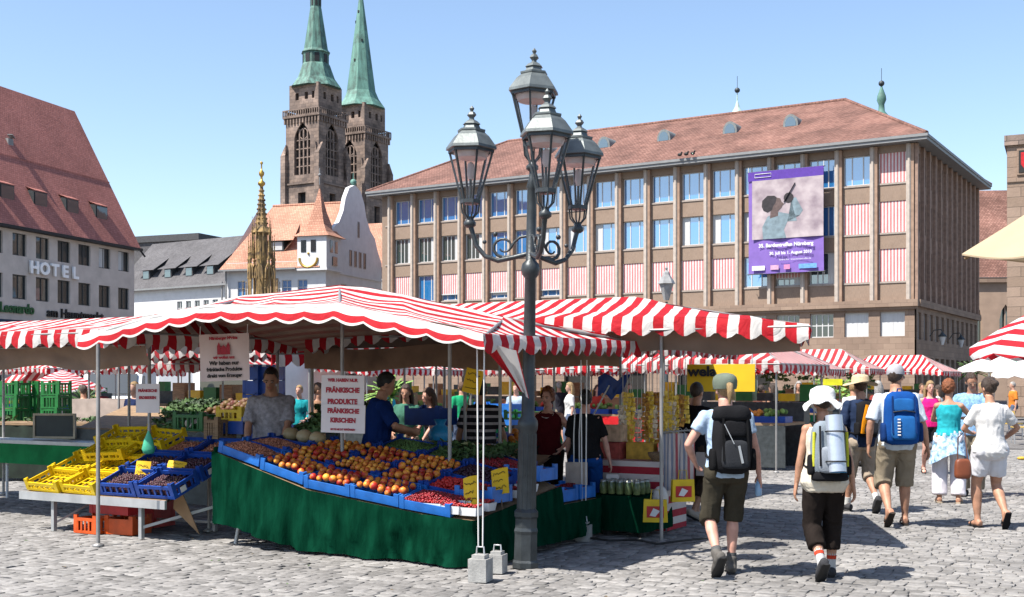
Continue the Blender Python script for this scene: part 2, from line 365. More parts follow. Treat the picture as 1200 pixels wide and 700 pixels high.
m_stoneg = mat('grey_stone_wall', (.66, .585, .535), .9, .10, .9, .15, 14, dirt=((.45, .40, .37), .5, .5))
m_copper = mat('green_copper', (.115, .255, .21), .65, .3, .6, .15, 5, stretch=(3, 3, .5), dirt=((.05, .075, .065), .45, 1.0))
m_gold = mat('gilding', (.62, .40, .10), .4, .2, 6, metal=.8)
m_sill = mat('stone_sill', (.40, .34, .30), .85, .1)

def facade(mb, x0, x1, z0, z1, holes, mi=0, y=0, depth=.25, rmi=None, arch=False):
    """Wall in the plane y with real openings and their reveals."""
    rmi = mi if rmi is None else rmi
    xs = sorted({x0, x1, *[h[0] for h in holes], *[h[1] for h in holes]}); zs = sorted({z0, z1, *[h[2] for h in holes], *[h[3] for h in holes]})
    xs = [x for x in xs if x0 <= x <= x1]; zs = [z for z in zs if z0 <= z <= z1]
    for i in range(len(xs) - 1):
        for j in range(len(zs) - 1):
            cx, cz = (xs[i] + xs[i + 1]) / 2, (zs[j] + zs[j + 1]) / 2
            if any(h[0] < cx < h[1] and h[2] < cz < h[3] for h in holes): continue
            mb.quad((xs[i], y, zs[j]), (xs[i + 1], y, zs[j]), (xs[i + 1], y, zs[j + 1]), (xs[i], y, zs[j + 1]), mi)
    for a, b, c, d in holes:
        e = y + depth
        mb.quad((a, y, c), (a, y, d), (a, e, d), (a, e, c), rmi); mb.quad((b, y, d), (b, y, c), (b, e, c), (b, e, d), rmi)
        mb.quad((a, y, d), (b, y, d), (b, e, d), (a, e, d), rmi); mb.quad((b, y, c), (a, y, c), (a, e, c), (b, e, c), rmi)
def make_window(parent, w, h, mframe, mglass, bars=((.36,), ()), fw=.07, curtain=None, name='window'):
    """Frame with its pane (and a curtain or blind) as sub-parts; origin at the lower middle, front at y=0."""
    f = MB(); f.box(-w / 2, -w / 2 + fw, 0, .08, 0, h); f.box(w / 2 - fw, w / 2, 0, .08, 0, h); f.box(-w / 2 + fw, w / 2 - fw, 0, .08, 0, fw); f.box(-w / 2 + fw, w / 2 - fw, 0, .08, h - fw, h)
    for b in bars[0]: f.box(-w / 2 + w * b - fw / 2, -w / 2 + w * b + fw / 2, .01, .07, fw, h - fw)
    for b in bars[1]: f.box(-w / 2 + fw, w / 2 - fw, .015, .065, h * b - fw / 2, h * b + fw / 2)
    o = f.build(name, mframe, parent)
    q = MB(); q.quad((-w / 2, .05, 0), (w / 2, .05, 0), (w / 2, .05, h), (-w / 2, .05, h)); q.build('pane', mglass, o)
    if curtain:
        c = MB(); a, b, top, mt = curtain; n = 14
        rows = [[(-w / 2 + fw + (w - 2 * fw) * (a + (b - a) * i / n), .02 - .012 * math.cos(i * 2.2), z) for i in range(n + 1)] for z in (fw + (h - 2 * fw) * top, h - fw)]
        c.grid(rows); c.build('curtain', mt, o)
    return o
def blind(parent, w, h, y=-.02, tilt=0):
    b = MB(); n = 2
    rows = [[(-w / 2 + w * i / 8, y - tilt * (1 - j / n) , h * j / n) for i in range(9)] for j in range(n + 1)]
    b.grid(rows, uvf=lambda i, j, p: (p[0] + 5, p[2])); b.box(-w / 2, w / 2, y - tilt - .03, y - tilt + .02, -.05, 0.0, 1)
    return b.build('striped_blind', [m_blind, m_frame], parent)

# ---------------------------------------------------------------- town hall
def town_hall():
    Lx, Ly = 48.6, 24.0
    t = thing('office_building', 'long four storey sandstone office building with brown hipped roof and purple banner', 'building', (-12.2, 112.2, 0), math.atan2(-25.2, 41.5))
    pitch = 2.62; cols = [47.0 - pitch * n for n in range(18)]
    rows = [(16.45, 18.65), (12.8, 15.1), (9.2, 11.6)]; ww = 1.98
    holes = [(c - ww / 2, c + ww / 2, a, b) for c in cols for a, b in rows]
    wb = MB(); facade(wb, 0, Lx, 7.8, 19.2, holes, 0, 0, .3)
    gh = [(47.0 - pitch * 2.0 * n / 2 - .9, 47.0 - pitch * n + .9, 5.15, 6.95) for n in range(18)]
    arches = [(47 - pitch * n - 1.25, 47 - pitch * n + 1.25, .0, 3.1) for n in (4, 6, 8, 10, 12, 14)]
    lower = MB(); facade(lower, 0, Lx, 0, 7.3, gh + arches, 0, -.12, .35)
    for a in arches:
        lower.quad((a[0], .3, 0), (a[1], .3, 0), (a[1], .3, 3.1), (a[0], .3, 3.1), 1)
        cx = (a[0] + a[1]) / 2; n = 12; pts = [(cx + 1.25 * math.cos(math.pi * i / n), -.125, 3.1 + .9 * math.sin(math.pi * i / n)) for i in range(n + 1)]
        lower.poly(pts[::-1], 1)
    lower.build('ground_storey', [m_sand, mat('dark_doorway', (.02, .018, .017), .9)], t)
    wb.build('wall', m_spandrel, t)
    cor = MB(); cor.box(-.3, Lx + .3, -.5, 0, 7.3, 7.8); cor.box(-.2, Lx + .2, -.32, -.01, 7.1, 7.3); cor.box(Lx, Lx + .4, 0, Ly, 7.3, 7.8); cor.build('cornice', m_sand, t)
    # windows: a few kinds, each copied with its panes
    W0 = {}
    def wproto(kind):
        if kind in W0: return None
        a, b = rows[0]; h = b - a
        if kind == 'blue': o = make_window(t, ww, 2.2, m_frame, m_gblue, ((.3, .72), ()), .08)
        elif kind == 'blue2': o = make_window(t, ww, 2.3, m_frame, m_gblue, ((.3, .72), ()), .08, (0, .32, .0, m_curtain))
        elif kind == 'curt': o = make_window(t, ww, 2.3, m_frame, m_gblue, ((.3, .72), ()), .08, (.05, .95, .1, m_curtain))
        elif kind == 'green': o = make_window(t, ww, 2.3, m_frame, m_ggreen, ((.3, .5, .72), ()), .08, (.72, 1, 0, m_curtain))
        elif kind == 'low': o = make_window(t, 1.8, 1.8, m_frame, m_gdark, ((.25, .5, .75), (.5,)), .08)
        elif kind == 'shut': o = make_window(t, 1.8, 1.8, m_frame, m_gdark, ((.5,), ()), .08, (0, 1, 0, m_curtain))
        W0[kind] = o; return o
    rr = random.Random(5); bl = None; spans = MB()
    for n, c in enumerate(cols):
        for r, (a, b) in enumerate(rows):
            kind = 'blue' if r == 0 else rr.choice(['blue2', 'blue', 'blue', 'blue2', 'curt', 'blue'])
            if r == 1 and n >= 14: kind = 'green'
            if r == 2 and n in (2, 3): kind = 'green'
            o = wproto(kind); loc = (c, .2, a)
            if o: o.location = loc
            else: o = inst(W0[kind], t, loc)
            o.scale.z = (b - a) / (2.2 if kind == 'blue' else 2.3)
            if (n == 0) or (n == 1 and r > 0) or (r == 2 and n >= 5 and n not in (16,)) or (r == 2 and n == 3):
                if bl is None: bl = blind(t, ww, 1.0, -.14); q = bl
                else: q = inst(bl, t, loc)
                q.location = loc; q.scale.z = (b - a) if rr.random() < .75 or n < 2 else (b - a) * .75
                if q.scale.z < b - a - .1: q.location.z = b - q.scale.z
        o = wproto('low' if n == 2 else 'shut') if n < 4 else wproto('low')
        k = 'shut' if n in (0, 1) else 'low'
        if o is None: o = inst(W0[k], t, (c, .1, 5.15))
        o.location = (c, .1, 5.15)
    for a, b in rows: spans.box(.4, Lx - .4, -.06, -.003, a - .14, a - .02)
    spans.build('sill_course', m_sill, t)
    edges = [47.0 + pitch / 2 - pitch * n for n in range(19)]
    pr = None
    for e in edges:
        if e < .1: e = .3
        if e > Lx - .2: e = Lx - .35
        loc = (e, 0, 0)
        if pr is None:
            p = MB(); p.box(-.27, .06, -.34, 0, 7.8, 19.15, 0); p.box(.06, .27, -.30, 0, 7.8, 19.15, 1); p.box(-.14, .0, -.42, -.34, 7.8, 19.15, 0)
            pr = p.build('pier', [m_pier, m_pier2], t); pr.location = loc
        else: inst(pr, t, loc)
    # right side in shade
    sd = MB(); n = 12; ps = Ly / n
    sh = [(i * ps + .45, (i + 1) * ps - .45, a, b) for i in range(n) for a, b in rows]
    facade(sd, 0, Ly, 7.8, 19.2, sh, 0, 0, .25)
    sl = MB(); gh2 = [(i * ps + .45, (i + 1) * ps - .45, 4.9, 6.9) for i in range(n)] + [(i * ps + .35, (i + 1) * ps - .35, .2, 3.6) for i in range(n)]
    facade(sl, 0, Ly, 0, 7.3, gh2, 0, -.1, .3)
    Ms = Matrix.Translation((Lx, 0, 0)) @ Matrix.Rotation(R(90), 4, 'Z')
    m_brown = mat('dark_brown_stone', (.34, .225, .17), .85, .2, 4, .2)
    sd.xf(Ms).build('side_wall', m_brown, t); sl.xf(Ms).build('side_ground_storey', m_sand, t)
    fins = MB()
    for i in range(n + 1): fins.box(min(i * ps, Ly - .2) - .18, min(i * ps, Ly - .2) + .18, -.24, 0, 7.8, 19.15)
    fins.xf(Ms).build('side_piers', m_brown, t)
    m_pink = mat('pink_blind', (.70, .45, .45), .8, .1)
    wp = make_window(t, ps - .9, 2.2, m_brown, m_gdark, ((.5,), ()), .07); first = True
    wb_ = make_window(t, ps - .9, 2.2, m_brown, m_gdark, ((.5,), ()), .07, (0, .5, .1, m_pink)); fb = True
    wl = make_window(t, ps - .9, 2.0, m_frame, m_ggreen, ((.5,), (.6,)), .07); fl = True
    for i in range(n):
        for a, b in rows:
            loc = Ms @ Vector(((i + .5) * ps, .15, a)); k = rr.random() < .45
            src = wb_ if k else wp
            if k and fb: o = src; fb = False
            elif not k and first: o = src; first = False
            else: o = inst(src, t, loc)
            o.location = loc; o.rotation_euler = (0, 0, R(90)); o.scale.z = (b - a) / 2.2
        loc = Ms @ Vector(((i + .5) * ps, .1, 4.9)); o = wl if fl else inst(wl, t, loc); fl = False; o.location = loc; o.rotation_euler = (0, 0, R(90))
    dk = MB()
    for i in range(n): dk.box(i * ps + .3, (i + 1) * ps - .3, .2, .24, .2, 3.7)
    dk.xf(Ms).build('arcade_glazing', m_gdark, t)
    # far sides, eaves and roof
    bk = MB(); bk.quad((0, Ly, 0), (0, 0, 0), (0, 0, 19.2), (0, Ly, 19.2)); bk.quad((Lx, Ly, 0), (0, Ly, 0), (0, Ly, 19.2), (Lx, Ly, 19.2)); bk.build('rear_wall', m_sand, t)
    ev = MB(); o = 1.05
    ev.box(-o, Lx + o, -o, Ly + o, 19.2, 19.42); ev.box(-o - .08, Lx + o + .08, -o - .08, Ly + o + .08, 19.42, 19.62); ev.build('eaves', m_fascia, t)
    rf = MB(); zz = 19.64; zr = 25.8; a, b = 6.5, 40.2; c = Ly / 2
    A, B, C, D = (-o, -o, zz), (Lx + o, -o, zz), (Lx + o, Ly + o, zz), (-o, Ly + o, zz); E, Fp = (a, c, zr), (b, c, zr)
    rf.poly([A, B, Fp, E]); rf.poly([B, C, Fp]); rf.poly([C, D, E, Fp]); rf.poly([D, A, E])
    ro = rf.build('roof', m_tile, t)
    rg = MB(); rg.tube([E, Fp], .18, 8); rg.tube([Fp, B], .15, 8); rg.tube([Fp, C], .15, 8); rg.tube([E, A], .15, 8); rg.build('ridge_tiles', m_tile, ro)
    # round dormers
    dm = None; sl_ = (zr - zz) / (c + o)
    for x in (14.6, 20.6, 26.4, 32.4, 37.6):
        y = 5.2; z = zz + sl_ * (y + o)
        d = MB(); n = 10; pts = [(.62 * math.cos(math.pi * i / n), 0, .15 + .85 * math.sin(math.pi * i / n)) for i in range(n + 1)] + [(-.62, 0, -.1), (.62, 0, -.1)]
        if dm is None:
            d.grid([[(p_[0], 0, p_[2]) for p_ in pts[:n + 1]], [(p_[0], 2.6, p_[2]) for p_ in pts[:n + 1]]]); d.box(-.62, -.6, 0, 2.4, -.3, .15); d.box(.6, .62, 0, 2.4, -.3, .15); d.poly(pts)
            dm = d.build('dormer', mat('zinc_dormer', (.20, .22, .22), .6), t); pn = MB(); pn.poly([(p_[0] * .72, -.03, p_[2] * .72 + .08) for p_ in pts]); pn.build('pane', m_ggreen, dm); dm.location = (x, y, z)
        else: inst(dm, t, (x, y, z))
    return t
TH = town_hall()
def th_world(x, y, z): return TH.matrix_basis @ Vector((x, y, z))
def banner():
    o = thing('event_banner', 'large purple festival banner with picture of a flute player hung on the office building', 'banner', th_world(39.25, -1.0, 10.1), TH.rotation_euler.z)
    o.scale = (.92, 1, .78); w2, h = 3.2, 10.1
    c = MB(); n = 14
    c.grid([[(-w2 + 2 * w2 * i / n, .06 * math.sin(i * 1.1 + j * .3), h * j / 12) for i in range(n + 1)] for j in range(13)])
    pur = mat('purple_cloth', (.22, .13, .46), .8, .1, 1); c.build('cloth', pur, o)
    dp = mat('deep_purple', (.10, .04, .33), .8, .1); mv = mat('mauve_print', (.36, .27, .33), .8, .34, .7, c2=(.42, .36, .37)); gr = mat('grey_blue_print', (.20, .27, .31), .8, .25, 2); dk = mat('dark_print', (.035, .03, .035), .8, .3, 3); gs = mat('pale_print', (.37, .31, .33), .8)
    top = MB(); top.quad((-w2, -.1, 9.2), (w2, -.1, 9.2), (w2, -.1, h), (-w2, -.1, h)); top.build('top_band', dp, o)
    ph = MB(); ph.quad((-w2 + .35, -.1, 3.4), (w2, -.1, 3.4), (w2, -.1, 9.2), (-w2 + .35, -.1, 9.2)); ph.build('picture', mv, o)
    def flat(name, pts, m_, y=-.112, sub=None):
        b = MB(); b.poly([(x, y, z) for x, z in pts]); return b.build(name, m_, o)
    ring = lambda cx, cz, rx, rz, n=16: [(cx + rx * math.cos(2 * math.pi * i / n), cz + rz * math.sin(2 * math.pi * i / n)) for i in range(n)]
    flat('player_shirt', [(-1.9, 3.4), (-1.95, 4.6), (-1.5, 5.6), (-.6, 6.0), (.4, 5.7), (1.2, 5.5), (1.5, 6.0), (.9, 7.3), (.55, 7.2), (.7, 6.2), (1.0, 5.0), (.2, 5.0), (-.1, 4.2), (.1, 3.4)], gr)
    flat('player_neck', [(-1.3, 5.4), (-.6, 5.6), (-.55, 6.4), (-1.2, 6.5)], bpy.data.materials.get('print_face') or mat('print_face', (.13, .09, .085), .8), -.116); flat('player_head', [(-2.0, 6.6), (-1.95, 7.2), (-1.5, 7.65), (-.9, 7.6), (-.6, 7.3), (-.75, 6.9), (-1.0, 6.6), (-1.1, 6.2), (-1.5, 6.0), (-1.85, 6.2)], dk, -.118)
    flat('player_face', [(-1.1, 6.2), (-.55, 6.15), (-.3, 6.4), (-.22, 6.6), (-.08, 6.75), (-.3, 6.95), (-.4, 7.3), (-.7, 7.4), (-.8, 6.9), (-1.0, 6.6)], bpy.data.materials['print_face'], -.124)
    flat('player_hands', ring(.3, 7.3, .42, .5), dk, -.124)
    k = MB(); k.bar((-.1, -.13, 6.9), (.85, -.13, 8.7), .16, .02); k.build('flute', dk, o)
    text('lettering', '35. Bardentreffen Nürnberg', .50, m_white, o, (.05, -.13, 2.75), bold=.018, sx=.82)
    text('lettering', '30. Juli bis 1. August 2010', .42, m_white, o, (.45, -.13, 1.95), bold=.012, sx=.82)
    text('lettering', 'Eintritt frei · www.bardentreffen.de', .22, m_white, o, (.85, -.13, 1.3), sx=.85)
    for x, ww_, cc in ((-2.3, 1.1, (.8, .8, .82)), (-.9, .7, (.6, .35, .5)), (.15, .5, (.7, .25, .45)), (1.9, 1.5, (.15, .35, .7))):
        b = MB(); b.quad((x - ww_ / 2, -.12, .35), (x + ww_ / 2, -.12, .35), (x + ww_ / 2, -.12, .8), (x - ww_ / 2, -.12, .8)); b.build('sponsor_patch', mat('patch', cc, .8), o)
    b = MB(); b.tube([(-2.6, -.12, 9.5), (-1.2, -.12, 9.5), (-1.2, -.12, 9.85), (-2.6, -.12, 9.85), (-2.6, -.12, 9.5)], .03, 4); b.build('emblem', m_white, o)
    for s in (-1, 1):
        b = MB(); b.tube([(s * w2, 0, h), (s * w2, 0, h + .5)], .03, 5); b.tube([(s * w2, 0, 0), (s * w2, .4, -.5)], .02, 5); b.build('rope', m_rope, o)
    for z_ in (0, h): top = MB(); top.tube([(-w2 - .1, .02, z_), (w2 + .1, .02, z_)], .055, 6); top.build('pole', m_dark, o)
banner()
def wall_lantern(x, y, z, lab):
    t = thing('wall_lantern', lab, 'lamp', th_world(x, y, z), TH.rotation_euler.z)
    a = MB(); a.tube([(-.9, 0, .3), (-.6, 0, .75), (-.1, 0, .8), (0, 0, .62)], .035, 6); a.build('bracket', m_dark, t)
    b = MB(); b.lathe([(.1, -.35), (.26, .25)], 6, cap=True); b.build('lantern_glass', m_curtain, t)
    c = MB(); c.lathe([(.33, .25), (.3, .32), (.12, .5), (.06, .62), (0, .66)], 6, sm=False); c.build('lantern_cap', m_dark, t)
wall_lantern(49.9, 3.0, 4.9, 'white glass lantern on the shaded side wall, nearer the building corner')
wall_lantern(49.9, 10.0, 4.9, 'white glass lantern farther along the shaded side wall')
def roof_turret(px, py, d, s, lab, kind):
    t = thing('roof_turret', lab, 'turret', W(px, 170, d)); z0 = W(px, 170, d).z; top = W(px, py, d).z - z0
    b = MB()
    if kind: b.lathe([(1.0, -3), (1.0, 1.2), (1.15, 1.3), (.9, 1.7), (.95, 2.4), (.75, 3.0), (.35, 3.5), (.3, 4.2), (.5, 4.7), (.45, 5.1), (.12, 6.0), (.05, top)], 12)
    else: b.lathe([(2.2, -2), (2.3, 1.6), (1.8, 2.2), (.9, 3.2), (.3, 4.2), (.08, 5), (.05, top)], 8, sm=False)
    b.build('copper_cap', m_copper if kind else mat('pale_copper', (.45, .60, .55), .6), t)
    g_ = MB(); g_.ball((0, 0, top), (.32 * s, .32 * s, .3 * s)); g_.tube([(0, 0, top), (0, 0, top + 1.6)], .03, 5); g_.build('finial', m_dark, t)
roof_turret(1033, 98, 125, 1.0, 'slim copper onion turret with ball rising behind the office roof at its hip end', 1)
roof_turret(864, 106, 135, 1.0, 'pale pointed turret tip peeping over the middle of the office roof', 0)
wc = thing('birds_on_gutter', 'row of small dark birds perched on the office building gutter', 'birds', th_world(31.2, -1.3, 19.75), TH.rotation_euler.z)
for i in range(3):
    b = MB(); b.ball((i * .55 - .5, 0, .16), (.2, .12, .13)); b.ball((i * .55 - .34, 0, .3), .08); b.build('bird', m_black, wc)

# ---------------------------------------------------------------- hotel
def hotel():
    d = Vector((4.9, 16, 0)).normalized(); Lx = 31.0; o = Vector((-33.2, 105, 0)) - d * Lx
    t = thing('hotel_building', 'grey stone hotel with steep dark red tiled roof', 'building', o, math.atan2(d.y, d.x))
    ez = 13.65; yw = 6.4; zr = 26.1
    def tx(px):
        k = (px - 600) / FPX; return (k * o.y - o.x) / (d.x - k * d.y)
    cs = [tx(p) for p in (23, 50, 75, 99, 122.6, 145)]; step = (cs[-1] - cs[0]) / 5
    cs = [cs[0] - step * n for n in (3, 2, 1)] + cs
    holes = [(c - .78, c + .78, a, b) for c in cs for a, b in ((11.4, 13.1), (8.1, 9.95), (1.2, 3.0))]
    wmb = MB(); facade(wmb, 0, Lx, 0, ez, holes, 0, 0, .25); wmb.quad((Lx, 0, 0), (Lx, 12.8, 0), (Lx, 12.8, ez), (Lx, 0, ez)); wmb.poly([(Lx, 0, ez), (Lx, 12.8, ez), (Lx, yw, zr)])
    wmb.quad((0, 12.8, 0), (0, 0, 0), (0, 0, ez), (0, 12.8, ez)); wmb.quad((Lx, 12.8, 0), (0, 12.8, 0), (0, 12.8, ez), (Lx, 12.8, ez)); wmb.build('wall', m_stoneg, t)
    a = make_window(t, 1.56, 1.85, m_dark, m_gdark, ((.5,), ()), .09); b = make_window(t, 1.56, 1.85, m_dark, m_gdark, ((.5,), ()), .09, (.1, .6, .05, m_curtain)); fa = fb = True; rr = random.Random(2)
    for c in cs:
        for z in (11.3, 8.1, 1.2):
            k = (z > 10 and c > 26)
            if k: q = b if fb else inst(b, t, (c, .15, z)); fb = False
            else: q = a if fa else inst(a, t, (c, .15, z)); fa = False
            q.location = (c, .15, z)
    aw = MB(); aw.quad((0, -1.6, 5.6), (Lx - 1, -1.6, 5.6), (Lx - 1, 0, 6.5), (0, 0, 6.5)); aw.box(0, Lx - 1, -1.62, -1.6, 5.1, 5.6); aw.build('awning', mat('dark_blue_awning', (.02, .05, .09), .8), t)
    rf = MB(); sl = (zr - ez) / yw
    rf.quad((-.3, -.5, ez - .15), (Lx + .3, -.5, ez - .15), (Lx + .3, yw, zr), (-.3, yw, zr)); rf.quad((Lx + .3, 13.3, ez - .15), (-.3, 13.3, ez - .15), (-.3, yw, zr), (Lx + .3, yw, zr))
    mz = ez + sl * 3.1 * .98
    rf.box(-.3, Lx + .3, 2.75, 3.05, mz - .3, mz + .02); ro = rf.build('roof', m_tile_h, t)
    ev = MB(); ev.box(-.4, Lx + .4, -.62, .0, ez - .32, ez - .1); ev.tube([(Lx + .2, -.5, ez - .3), (Lx + .6, -.7, ez - .8)], .08, 6); ev.build('gutter', m_black, t)
    dm = None
    for px in (-10, 18, 57, 94, 128):
        x = tx(px); y = .75; z = ez + sl * y
        if dm is None:
            q = MB(); q.box(-.8, .8, 0, .95, 0, 1.75, 1); q.quad((-.84, -.05, 1.68), (.84, -.05, 1.68), (.84, 1.1, 2.1), (-.84, 1.1, 2.1)); q.quad((-.84, -.05, 1.76), (.84, -.05, 1.76), (.84, 1.1, 2.18), (-.84, 1.1, 2.18)); q.quad((-.84, -.05, 1.68), (.84, -.05, 1.68), (.84, -.05, 1.76), (-.84, -.05, 1.76))
            dm = q.build('dormer', [m_tile_h, m_dark], t); dm.location = (x, y, z); pn = MB(); pn.box(-.7, .7, -.05, -.003, .12, 1.6); pn.build('pane', m_gdark, dm)
        else: inst(dm, t, (x, y, z))
    x = tx(55); q = MB(); y = 3.7; z = ez + sl * y
    q.box(x - .3, x + .3, y - .3, y + .5, z - .3, z + .3); q.bar((x - .35, y - .5, z + .55), (x + .4, y - .15, z + .4), .4, .05); q.build('roof_hatch', m_fascia, t)
    for i, chr_ in enumerate('HOTEL'): text('letter', chr_, 1.3, m_letter, t, (tx((38, 50, 62, 74, 86)[i]), -.18, 10.6), ext=.08, bold=.05, sx=1.1)
    gt = mat('dark_green_sign', (.01, .11, .03), .5)
    text('lettering', 'Leonardo', 1.05, gt, t, (tx(19), -.1, 7.35), ext=.05, bold=.03, sx=.92)
    text('lettering', 'am Hauptmarkt', 1.0, m_ink, t, (tx(88), -.1, 7.25), ext=.05, bold=.02, sx=1.12)
hotel()

# ---------------------------------------------------------------- grey-roofed house
def grey_house():
    t = thing('row_house', 'white house with long grey tiled roof and four shed dormers', 'building', (-45.2, 144, 0), math.atan2(-8.5, 12.7))
    L, D, e, zr = 17.5, 11.5, 13.2, 19.3
    xs = [7.6 + 1.5 * i for i in range(5)]
    wmb = MB(); facade(wmb, -4, L, 0, e, [(x - .45, x + .45, 9.0, 11.3) for x in xs], 0, 0, .2); wmb.quad((-4, D, 0), (-4, 0, 0), (-4, 0, e), (-4, D, e)); wmb.quad((L, 0, 0), (L, D, 0), (L, D, e), (L, 0, e)); wmb.poly([(-4, 0, e), (-4, D, e), (-4, D / 2, zr)]); wmb.build('wall', m_plaster, t)
    wn = None
    for x in xs:
        if wn is None: wn = make_window(t, .9, 2.3, m_frame, m_gdark, ((.5,), (.65,)), .08); wn.location = (x, .1, 9.0)
        else: inst(wn, t, (x, .1, 9.0))
    rf = MB(); rf.quad((-4.2, -.6, e - .3), (L, -.6, e - .3), (L, D / 2, zr), (-4.2, D / 2, zr)); rf.quad((L, D + .6, e - .3), (-4.2, D + .6, e - .3), (-4.2, D / 2, zr), (L, D / 2, zr)); rf.build('roof', m_slate, t)
    g_ = MB(); g_.box(-4.2, L, -.75, -.55, e - .42, e - .22); g_.build('gutter', m_fascia, t)
    dm = None; s = (zr - e + .3) / (D / 2 + .6)
    for x in (.8, 4.7, 8.4, 12.0):
        y = .7; z = e - .3 + s * (y + .6)
        if dm is None:
            q = MB(); q.box(-.6, .6, 0, 1.5, 0, 1.15); q.quad((-1.6, -.25, 1.1), (1.6, -.25, 1.1), (.75, 3.2, 3.05), (-.75, 3.2, 3.05))
            q.poly([(-.6, 0, 1.1), (-1.6, -.2, 1.1), (-.75, 3.2, 3.0), (-.6, .3, 0)], 1); q.poly([(1.6, -.2, 1.1), (.6, 0, 1.1), (.6, .3, 0), (.75, 3.2, 3.0)], 1)
            dm = q.build('dormer', [m_slate, m_dark], t); dm.location = (x, y, z); p = MB(); p.box(-.5, .5, -.04, -.003, .12, 1.0); p.build('pane', m_ggreen, dm)
        else: inst(dm, t, (x, y, z))
    q = MB(); q.tube([(15.2, -.45, 0), (15.2, -.45, e)], .1, 6); q.build('downpipe', m_fascia, t)
grey_house()
b = MB(); b.box(-11, 8, 0, 12, 0, 23.6, 0); b.box(-11.3, 8.3, -.3, 12.3, 23.6, 24.6, 1)
hb = thing('flat_roofed_block', 'dark flat roofed block peeping out between the hotel and the grey roof', 'building', GD(182, 185) + Vector((0, 0, 0)), R(-22)); b.build('wall', [m_slate, mat('dark_roof_edge', (.07, .07, .075), .8)], hb)

